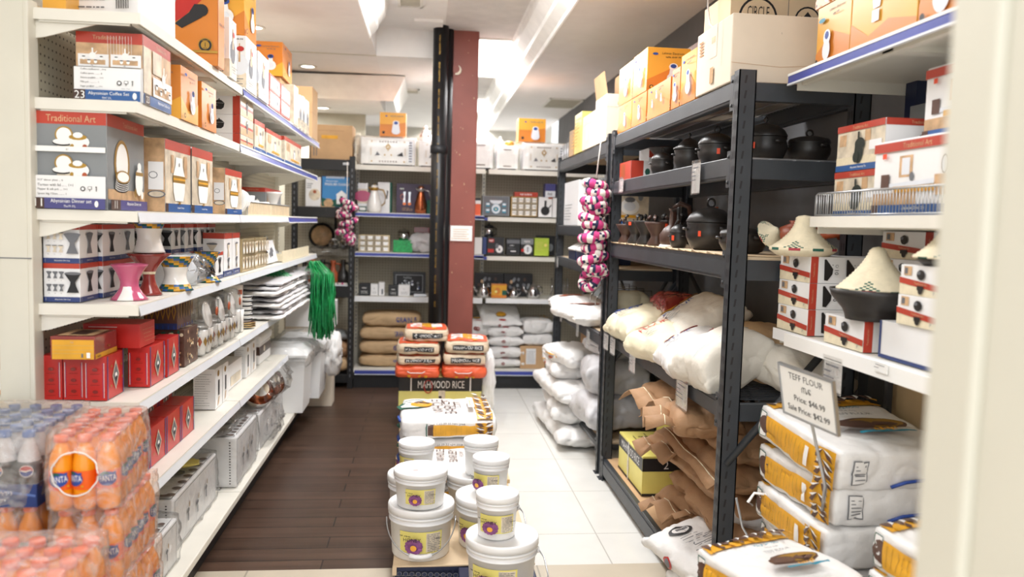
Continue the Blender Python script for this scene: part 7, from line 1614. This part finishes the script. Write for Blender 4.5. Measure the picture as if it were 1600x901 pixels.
def art_kit2(fs, m, w, d, h):
    f = fs['L']; f.r(0, .14, 1, .86, 'box_white').r(.0, .14, .5, .3, 'photo_tan').r(.3, .5, .45, .78, 'photo_tan').r(.33, .53, .42, .75, 'price_strip').e(.78, .62, .06, .12, 'bag_brown', 14).e(.78, .62, .045, .1, 'price_strip', 14).e(.45, .5, .05, .06, 'ink_grey', 10)
    f.p([(.2, .42), (.75, .46), (.78, .4), (.2, .36)], 'price_strip').r(.25, .3, .7, .38, 'bag_yellow').r(.1, .35, .2, .55, 'bag_brown').r(.7, .25, .82, .5, 'photo_tan')
    f.r(0, .85, 1, .97, 'box_red').t('Traditional Art', .5, .91, .07, 'photo_tan', mw=.55).r(0, 0, 1, .14, 'box_blue').r(0, 0, .08, .14, 'bag_brown').t('Abyssinian Dinner Set', .5, .09, .05, 'white_ink', mw=.5).t('የእራት ዕቃ', .5, .035, .03, 'white_ink').r(.12, .76, .17, .83, 'clay_orange_stk')
pb('dinner_set_box', 'bright carton with white kitchen photo and orange sticker behind wire fence', 'box', 1.215, 1.45, 1.70, 2.08, N2, .195, art_kit2)
pb('dinner_set_box', 'carton with red top and kitchen photo at the upper right edge', 'box', 1.31, 1.55, 1.70, 2.02, N2+.197, .19, art_kit2)
pb('dinner_set_box', 'tall white back carton in shade beside the navy upright', 'box', 1.535, 1.61, 1.9, 2.45, N2, .36, None, base='box_grey')  # grey base puts the shade into this white carton's colour
t = empty('wire_fence', (1.20, 1.70, N2+.002), 0, 'low chrome wire fence along the middle right shelf', 'shelf fence')
m = MB(); m.tube([(.0, .675, 0), (0, .675, .062), (0, .66, .068), (0, 0, .068)], .0035, 'wire', 6); m.tube([(0, 0, .003), (0, .675, .003)], .0025, 'wire', 6); m.tube([(0, .675, .003), (.12, .675, .003)], .0025, 'wire', 6); m.tube([(0, .67, .066), (.12, .67, .066)], .0025, 'wire', 6); m.obj('frame', t)
m = MB()
for i in range(48): m.tube([(0, .01+.014*i, .003), (0, .01+.014*i, .066)], .0015, 'wire', 5)
for i in range(9): m.tube([(.012*i, .673, .003), (.012*i, .673, .066)], .0015, 'wire', 5)
m.obj('wires', t)
# black clay pot cartons on the lower shelf
def art_cp(fs, m, w, d, h):
    f = fs['L']; f.r(0, 0, 1, .42, 'straw').r(.1, .65, .3, .95, 'photo_tan').r(.12, .7, .2, .9, 'ink_grey').p([(0, .58), (1, .4), (1, .2), (0, .38)], 'box_red').p([(0, .6), (1, .42), (1, .40), (0, .58)], 'box_white')
    f.t('Traditional Art', .55, .4, .08, 'photo_tan', mw=.5, rot=-.14*h/w).e(.55, .70, .22, .17, 'clay_black', 18).e(.5, .76, .1, .06, 'ink_grey', 10).e(.56, .2, .13, .14, 'clay_black', 14).r(.48, .2, .64, .34, 'clay_black').t('P', .9, .15, .12, 'ink_grey')
    f = fs['F']; f.r(0, 0, .13, 1, 'box_red').t('Traditional Art', .06, .5, .06, 'photo_tan', rot=PI/2)
    for u, s in ((.28, '01'), (.66, '02')):
        f.p([(u-.04, .12), (u+.02, .10), (u+.10, .35), (u+.11, .55), (u+.03, .78), (u-.02, .92), (u-.05, .9), (u-.045, .5)], 'clay_black').e(u+.1, .7, .02, .02, 'ink', 6); f.t(s, u+.17, .42, .16, 'ink', rot=PI/2).e(u+.17, .66, .06, .06, 'ink_grey', 10).e(u+.17, .66, .045, .045, 'box_white', 10)
    lines(f, .9, .98, .2, .8, 5, 'ink_grey', 2, .2)
GC = 'black clay pot cartons on the lower right shelf'
def cpb(x, y, z, lab, w=.19, d=.215, h=.082, rz=0):
    return pb('clay_pot_box', lab, 'box', x, x+w, y, y+d, z, h, art_cp, GC, rz)
cpb(1.205, 2.395, N3+.166, 'top carton of the left column of clay pot cartons', h=.083)
cpb(1.202, 2.39, N3+.083, 'middle carton of the left column of clay pot cartons')
cpb(1.20, 2.385, N3, 'bottom carton of the left column of clay pot cartons')
cpb(1.20, 2.06, N3, 'clay pot carton at the shelf front below the big black bowl', h=.085, w=.2)
cpb(1.40, 2.10, N3, 'clay pot carton behind and right of the front one', h=.085)
cpb(1.205, 1.76, N3+.10, 'lower carton of the right-hand pair at the frame edge', h=.075, d=.16)
cpb(1.208, 1.76, N3+.176, 'upper carton of the right-hand pair at the frame edge', h=.075, d=.16)
pb('clay_pot_box', 'white carton with navy edge under the right-hand pair', 'box', 1.21, 1.40, 1.76, 2.0, N3, .098, lambda fs, m, w, d, h: fs['L'].r(0, 0, 1, .1, 'box_navy').r(0, 0, .04, 1, 'box_navy'))
for i, (x, y, z) in enumerate(((1.41, 2.39, 0), (1.41, 2.39, .083), (1.41, 2.39, .166), (1.42, 2.15, .087), (1.42, 2.15, .17), (1.42, 1.9, .0), (1.42, 1.9, .083), (1.42, 1.9, .166), (1.42, 2.15, .253))):
    cpb(x, y, N3+z, 'clay pot carton in the back row, '+('left pile bottom', 'left pile middle', 'left pile top', 'centre pile second', 'centre pile third', 'right pile bottom', 'right pile middle', 'right pile top', 'centre pile top')[i], h=.082)
# woven lid baskets
hat(1.215, 2.475, N3+.276, .105, .105, .026, 'woven straw lid with narrow neck on the left carton column')
m = MB(); m.lathe([(0, 0), (.08, 0), (.105, .018), (.104, .026), (.08, .024), (0, .024)], lambda i, j: ('straw', 'straw_green', 'straw', 'straw_red')[(j//4) % 4] if i == 2 else 'straw', 72, cap=False); tag(m.obj('woven_tray', None, (1.215, 2.475, N3+.2495)), 'flat woven straw tray beneath the narrow-necked straw lid', 'basket')
t = empty('tagine_bowl', (1.25, 2.10, N3+.088), 0, 'shiny black clay bowl under the tall cone-shaped straw lid', 'bowl')
m = MB(); m.lathe([(0, 0), (.075, 0), (.078, .015), (.085, .03), (.115, .065), (.122, .085), (.116, .085), (.08, .04), (0, .03)], 'clay_black', 48, cap=False); m.obj('bowl', t)
hat(1.25, 2.10, N3+.174, .105, .118, .020, 'tall cone-shaped straw lid on the black clay bowl', ex=1.55)
hat(1.27, 1.82, N3+.275, .085, .10, .02, 'straw lid half hidden by the near post at right')
m = MB(); m.lathe([(0, 0), (.055, 0), (.075, .015), (.078, .024), (.07, .024), (0, .012)], 'clay_black', 40, cap=False); tag(m.obj('tagine_bowl', None, (1.27, 1.82, N3+.252)), 'black bowl under the straw lid at right edge', 'bowl')
m = MB()
pr = lidprof(.055, .04, .01, 14, 1.3); woven(m, pr, 72); tag(m.obj('straw_basket', None, (1.20, 2.70, T3+.075), (1.0, .5, .2)), 'straw lid with red edge leaning on the pot behind near post', 'basket lid')
label(1.183, 2.18, N3-.04, .10, .09, 'white price label in plastic sleeve hanging under the lower right shelf', n=3)
label(1.178, 1.93, N3-.005, .06, .025, 'tiny price sticker on the lower right shelf rail', n=2, plast=False)
# grain-leaf flour stack
def leaf_band(f, u0, v0, u1, v1, n, seed, vert=False):
    r_ = random.Random(seed)
    f.r(u0, v0, u1, v1, 'bag_yellow', 12)
    for i in range(n):
        if vert:
            c = v0+(v1-v0)*(i+.5)/n; dv = (v1-v0)/n; du = u1-u0
            for q in (0, 1):
                a = u0+du*(.05+.5*q); b = a+du*.45
                f.p([(a, c-dv*.5), ((a+b)/2, c-dv*.55), (b, c+dv*.35), ((a+b)/2, c+dv*.3)] if not q else [(a, c+dv*.35), ((a+b)/2, c-dv*.35), (b, c-dv*.55), ((a+b)/2, c+dv*.3)], 'bag_brown')
                f.p([(a, c+dv*.05), ((a+b)/2, c), (b, c+dv*.42), ((a+b)/2, c+dv*.25)] if not q else [(a, c+dv*.42), ((a+b)/2, c+dv*.1), (b, c-dv*.1), ((a+b)/2, c+dv*.28)], 'poly_white')
        else:
            c = u0+(u1-u0)*(i+.5)/n; du = (u1-u0)/n; dv = v1-v0
            f.p([(c-du*.5, v1), (c-du*.4, v0+dv*.6), (c-du*.1, v0+dv*.3), (c+du*.1, v0+dv*.6), (c+du*.1, v1)], 'bag_brown'); f.p([(c, v0-dv*.15), (c+du*.3, v0+dv*.2), (c+du*.1, v0+dv*.5), (c-du*.15, v0+dv*.2)], 'bag_brown' if i % 2 else 'bag_yellow'); f.p([(c+du*.2, v1), (c+du*.05, v0+dv*.5), (c+du*.4, v0+dv*.7), (c+du*.42, v1)], 'poly_white')
def teff(label, x, y, z, w, d, h, seed, rz=0, front='plain', tilt=(0, 0), g='grain-leaf flour bags in the tall stack'):
    m = MB(); Fn = soft(w, d, h, .84, .025, 8, .04, .0045, 6, seed); soft_mesh(m, Fn, 'poly_white', 36, 14)
    f = sface(m, Fn, 'T', w, d, .004); leaf_band(f, .02, .84, .98, .985, 9, seed)
    f.t('10kg 22.05lb', .5, .68, .05, 'teal', mw=.5).t('TEFF FLOUR', .5, .55, .035, 'ink_grey', mw=.35).t('የጤፍ ዱቄት', .5, .61, .025, 'ink_grey', mw=.3)
    f.e(.5, .36, .26, .1, 'bag_brown', 20).e(.55, .37, .2, .075, 'gold', 18).e(.4, .35, .1, .06, 'bag_brown', 12).e(.6, .35, .1, .04, 'bag_brown', 12).r(.3, .2, .75, .225, 'teal').t('BONANZA', .53, .24, .04, 'bag_yellow', mw=.4)
    l = sface(m, Fn, 'L', d, h, .004); l.r(.03, .1, .12, .9, 'straw_green').r(.045, .12, .12, .88, 'poly_white').e(.12, .5, .3, .3, 'bag_brown', 14); l.r(.14, .12, .78, .84, 'bag_yellow', 12)
    for i in range(12): l.r(.18+.048*i, .2, .184+.048*i, .76, 'gold')
    l.r(.68, .25, .72, .75, 'poly_white'); leaf_band(l, .80, .03, .985, .97, 4, seed, True)
    if front == 'tag':
        g_ = sface(m, Fn, 'F', w, h, .004); g_.r(.08, .2, .20, .85, 'ink_grey').r(.088, .23, .192, .82, 'poly_white'); lines(g_, .1, .18, .3, .75, 5, 'ink_grey', 2, .25)
    o = m.obj('flour_bag', None, (x, y, z+h/2), (tilt[0], tilt[1], rz)); weld(o); tag(o, label, 'flour bag', g)
    if front == 'tag':
        m = MB(); m.tube([(-.04, -d/2-.008, -h*.33), (0, -d/2-.016, -h*.2), (.09, -d/2-.014, -h*.15), (.11, -d/2-.006, -h*.25)], .005, 'ink_blue', 6); m.obj('blue_thread', o)
    return o
names = ('lowest', 'second', 'third', 'fourth', 'fifth', 'sixth', 'topmost')
for i in range(7):
    teff(names[i]+' grain-leaf flour bag in the tall stack behind the price sign', 1.325+(-.012, .006, -.008, .01, -.006, .008, .0)[i], 2.29+.01*(i % 2), .012+.1225*i, .40, .46, .125, 400+i, (.03, -.04, .05, -.03, .02, .06, .09)[i], 'tag' if i > 4 else 'plain', tilt=(.09 if i == 6 else 0, 0))
for i in range(5):
    teff(names[i] + ' grain-leaf flour bag in the low front stack' if i < 4 else 'topmost grain-leaf flour bag in the low front stack', (.925, .92, .93, .92, .93)[i], 1.92, .012+.118*i, .30, .31, .12, 420+i, .30+(.0, .05, -.04, .03, .02)[i], 'plain', g='grain-leaf flour bags in the low stack')
for i in range(6):
    teff(names[i] + ' grain-leaf flour bag in the right stack by the near post' if i < 5 else 'topmost grain-leaf flour bag in the right stack by the near post', 1.36+(.0, .01, -.01, .005, 0, .01)[i], 1.75, .012+.115*i, .36, .36, .117, 430+i, .08+(.0, .04, -.03, .02, .05, .06)[i], 'plain', g='grain-leaf flour bags in the right stack')
m = MB()
for i, (z, y) in enumerate(((.60, 2.42), (.40, 2.44), (.28, 2.42))): m.tube([(1.13, y, z), (1.08, y+.02, z-.0), (1.06, y+.02, z-.03), (1.075, y+.02, z-.09 if i == 1 else z-.04)], .009, 'poly_white', 6, flat=.4)
tag(m.obj('sack_strap'), 'white fabric ties dangling from the left side of the tall flour stack', 'strap')
# price sign
t = empty('price_sign', (1.045, 1.955, .745), 0, 'metal framed teff flour price sign on a stand before the flour stack', 'sign')
O_ = Vector((.980, 2.045, .965)); U_ = Vector((1.022, 1.845, .955))-O_; V_ = (Vector((.952, 2.03, 1.095))-O_)
W_ = U_.length; Ux = U_.normalized(); Vx = (V_-Ux*V_.dot(Ux)); H_ = Vx.length; Vx.normalize(); Nx = Ux.cross(Vx)
TM = Matrix((Ux, Vx, Nx)).transposed().to_4x4(); TM.translation = O_-Vector((1.045, 1.955, .745))
m = MB(); m.box(-.004, -.004, -.004, W_+.004, H_+.004, -.0005, 'ink_grey', TM); 
for a_ in ((-.006, -.006, W_+.006, 0), (-.006, H_, W_+.006, H_+.006), (-.006, 0, 0, H_), (W_, 0, W_+.006, H_)): m.box(a_[0], a_[1], -.006, a_[2], a_[3], .003, 'wire', TM)
p0 = TM @ Vector((0, 0, 0)); f = pface(m, p0, Ux, Vx, W_, H_); f.r(0, 0, 1, 1, 'white_ink').t('TEFF FLOUR', .5, .85, .13, 'ink', mw=.78).t('ጤፍ', .5, .63, .12, 'ink', mw=.2).t('Price: $46.99', .54, .40, .14, 'ink', mw=.78).t('Sale Price: $42.99', .5, .17, .14, 'ink', mw=.97)
o = m.obj('sign_plate', t); o['label'] = 'white printed plate in grey metal frame'
m = MB(); q0 = TM @ Vector((W_*.5, 0, -.004)); m.tube([q0+Vector((0, .002, .06)), q0, (.03, .03, .03), (.06, .09, -.03), (.075, .12, -.07)], .005, 'wire', 8, flat=.5); m.obj('stem', t)
# ================= shrink-wrapped drinks (near left) =================
def bottle_mesh(liq, cap, lab, kind):
    R = .0315; h = .215
    m = MB(); pr = [(0, 0), (R*.75, 0), (R*.95, .008), (R, .02), (R*.96, .05), (R, .075), (R, .115), (R*.98, .14), (R*.86, .16), (R*.58, .18), (R*.46, .192), (R*.42, .2)]
    if kind == 'pepsi': m.lathe(pr[:9], liq, 20, cap=False); 
    else: m.lathe(pr, liq, 20, cap=False)
    m.lathe([(R*1.012, .062), (R*1.012, .117)], lab, 20, cap=False)
    body = m.mesh('body')
    cm = MB(); cm.lathe([(R*.5, .196), (R*.58, .198), (R*.58, .213), (R*.54, .216), (0, .216)], cap, 18, cap=False)
    return body, cm.mesh('cap'), pr, R
mat('clear_neck', '#c9cdd4', .1, coat=.5)
def fanta_face(m, R, a, z=.066, h=.05):
    f = cyl_face(m, R, a, 2.0, z, h, .0012); f.e(.38, .55, .50, .42, 'ink_blue', 20).e(.30, .8, .22, .18, 'straw_green', 12).p([(.12, .35), (.12, .75), (.72, .95), (.72, .5)], 'ink_blue').t('FANTA', .42, .58, .36, 'white_ink', mw=.62, rot=.1).e(.75, .15, .06, .06, 'bag_yellow', 8)
PACKN = [0]
def pack(kind, label, x, y, z, nx, ny, rz, holes=(), seed=1, faces_cola=False, px=.062):
    t = empty('drink_pack', (x, y, z), rz, label, 'drink pack', 'shrink-wrapped drink packs'); t.scale = (.87, .87, .83)
    if kind == 'fanta': bm_, cm_, pr, R = FB
    else: bm_, cm_, pr, R = PB
    W, D = nx*px, ny*px
    for i in range(nx):
        for j in range(ny):
            X = -W/2+px*(i+.5)+(0 if j % 2 == 0 else 0); Y = -D/2+px*(j+.5)
            o = bpy.data.objects.new('bottle', bm_); col.objects.link(o); o.parent = t; o.location = (X, Y, .003); o.rotation_euler = (0, 0, ((i*7+j*5) % 9-4)*.25)
            c = bpy.data.objects.new('bottle_cap', cm_); col.objects.link(c); c.parent = o
    m = MB(); Fn = soft(W+.012, D+.012, .228, .97, .025, 7, .04, .004, 9, seed)
    for q in 'TBFKRL':
        nu, nv = (26, 26) if q in 'TB' else (30, 20)
        vs = [Fn(q, a/nu, b/nv) for a in range(nu+1) for b in range(nv+1)]; fs = []
        for a in range(nu):
            for b in range(nv):
                u, v = (a+.5)/nu, (b+.5)/nv
                if any(q == hq and ((u-hu)/ru)**2+((v-hv)/rv)**2 < 1 for hq, hu, hv, ru, rv in holes): continue
                fs.append((a*(nv+1)+b, (a+1)*(nv+1)+b, (a+1)*(nv+1)+b+1, a*(nv+1)+b+1))
        m.add(vs, fs, 'shrink', True)
    for hq, hu, hv, ru, rv in holes:
        m.tube([Fn(hq, hu+ru*1.03*math.cos(2*PI*i/40)*(1+.04*math.sin(5*i)), hv+rv*1.03*math.sin(2*PI*i/40), .001) for i in range(40)], .0022, 'poly_white', 6, closed=True)
    o = m.obj('shrink_wrap', t, (0, 0, .116)); weld(o)
    if kind == 'pepsi':
        m = MB(); 
        for (a0, b0, a1, b1) in ((-W/2-.003, -D/2-.004, W/2+.003, -D/2-.002), (W/2+.002, -D/2-.004, W/2+.004, D/2+.004), (-W/2-.004, -D/2-.004, -W/2-.002, D/2+.004), (-W/2-.003, D/2+.002, W/2+.003, D/2+.004)): m.box(a0, b0, 0, a1, b1, .068, 'pepsi_blue')
        f = pface(m, (-W/2, -D/2-.004, 0), (1, 0, 0), (0, 0, 1), W, .068); f.p([(0, .9), (.5, .96), (1, .55), (1, .45), (.5, .8), (0, .8)], 'pepsi_cap')
        for q, v, s in ((.5, .62, .2), (.55, .32, .13)): f.t('የመጠጥ ዕቃ ማስቀመጫ ሳጥን', q, v, s, 'white_ink', mw=.9)
        m.obj('carton_tray', t)
        for i in range(nx):
            for j in range(ny):
                if j and i < nx-1: continue
                m = MB(); X = -W/2+px*(i+.5); Y = -D/2+px*(j+.5)
                f = cyl_face(m, R*1.02, -.1+.25*((i*5) % 3-1), 1.2, .085, .035, .0012); f.e(.5, .5, .5, .5, 'white_ink', 20).e(.5, .5, .44, .44, 'ink_blue', 20, PI, 2*PI).e(.5, .52, .44, .42, 'tea_red', 20, 0, PI).p([(.15, .52), (.5, .42), (.85, .58), (.82, .66), (.5, .54), (.17, .62)], 'white_ink')
                m.obj('logo', t, (X, Y, .003))
    else:
        for i in range(nx):
            m = MB(); X = -W/2+px*(i+.5); fanta_face(m, R*1.02, (.25, -.45, .35, -.1)[i % 4]); m.obj('logo', t, (X, -D/2+px*.5, .003))
        for j in range(1, ny):
            m = MB(); Y = -D/2+px*(j+.5); fanta_face(m, R*1.02, 1.2+.3*((j*3) % 4-1.5)); m.obj('logo', t, (W/2-px*.5, Y, .003))
    return t
FB = bottle_mesh('fanta', 'fanta_cap', 'fanta_label', 'fanta')
_b = MB(); _R = .0305
_b.lathe([(0, 0), (_R*.75, 0), (_R*.95, .008), (_R, .02), (_R*.96, .05), (_R, .075), (_R, .115), (_R*.97, .128)], 'cola', 20, cap=False)
_b.lathe([(_R*.97, .128), (_R*.9, .145), (_R*.72, .163), (_R*.5, .182), (_R*.42, .192), (_R*.42, .2)], 'clear_neck', 20, cap=False)
_b.lathe([(_R*1.012, .075), (_R*1.012, .125)], lambda i, j: 'price_strip' if j in (3, 4) else 'cola', 20, cap=False)
_c = MB(); _c.lathe([(_R*.5, .196), (_R*.54, .198), (_R*.54, .213), (_R*.5, .216), (0, .216)], 'pepsi_cap', 18, cap=False)
PB = (_b.mesh('body'), _c.mesh('cap'), None, _R)


pack('pepsi', 'pack of dark cola bottles in a dark blue tray at the far left', -1.055, 2.155, .738, 5, 6, 0, (), 501)
pack('fanta', 'top orange soda pack with torn film showing one bottle, right stack', -.815, 2.11, .738, 3, 6, .10, (('F', .42, .50, .30, .28),), 502, px=.060)
pack('fanta', 'second orange soda pack from the top in the right stack', -.805, 2.12, .554, 3, 6, .04, (), 503, px=.060)
pack('fanta', 'third orange soda pack from the top in the right stack', -.80, 2.12, .370, 3, 6, .0, (), 504, px=.060)
pack('fanta', 'orange soda pack under the dark cola pack', -1.055, 2.155, .554, 5, 6, 0, (), 505)
pack('fanta', 'front orange soda pack nearest the camera, torn at its right corner', -.86, 1.665, .575, 7, 4, .0, (('F', .91, .42, .085, .40),), 506)
def support(lab, x0, x1, y0, y1, z):
    pb('cardboard_carton', lab, 'box', x0, x1, y0, y1, 0, z-.002, art_card(), base='cardboard')
support('plain carton carrying the right stack of orange soda packs', -.88, -.72, 1.97, 2.28, .369)
support('plain carton carrying the cola and orange soda packs', -1.18, -.92, 2.00, 2.31, .553)
support('plain carton carrying the front orange soda pack', -1.04, -.68, 1.57, 1.76, .574)
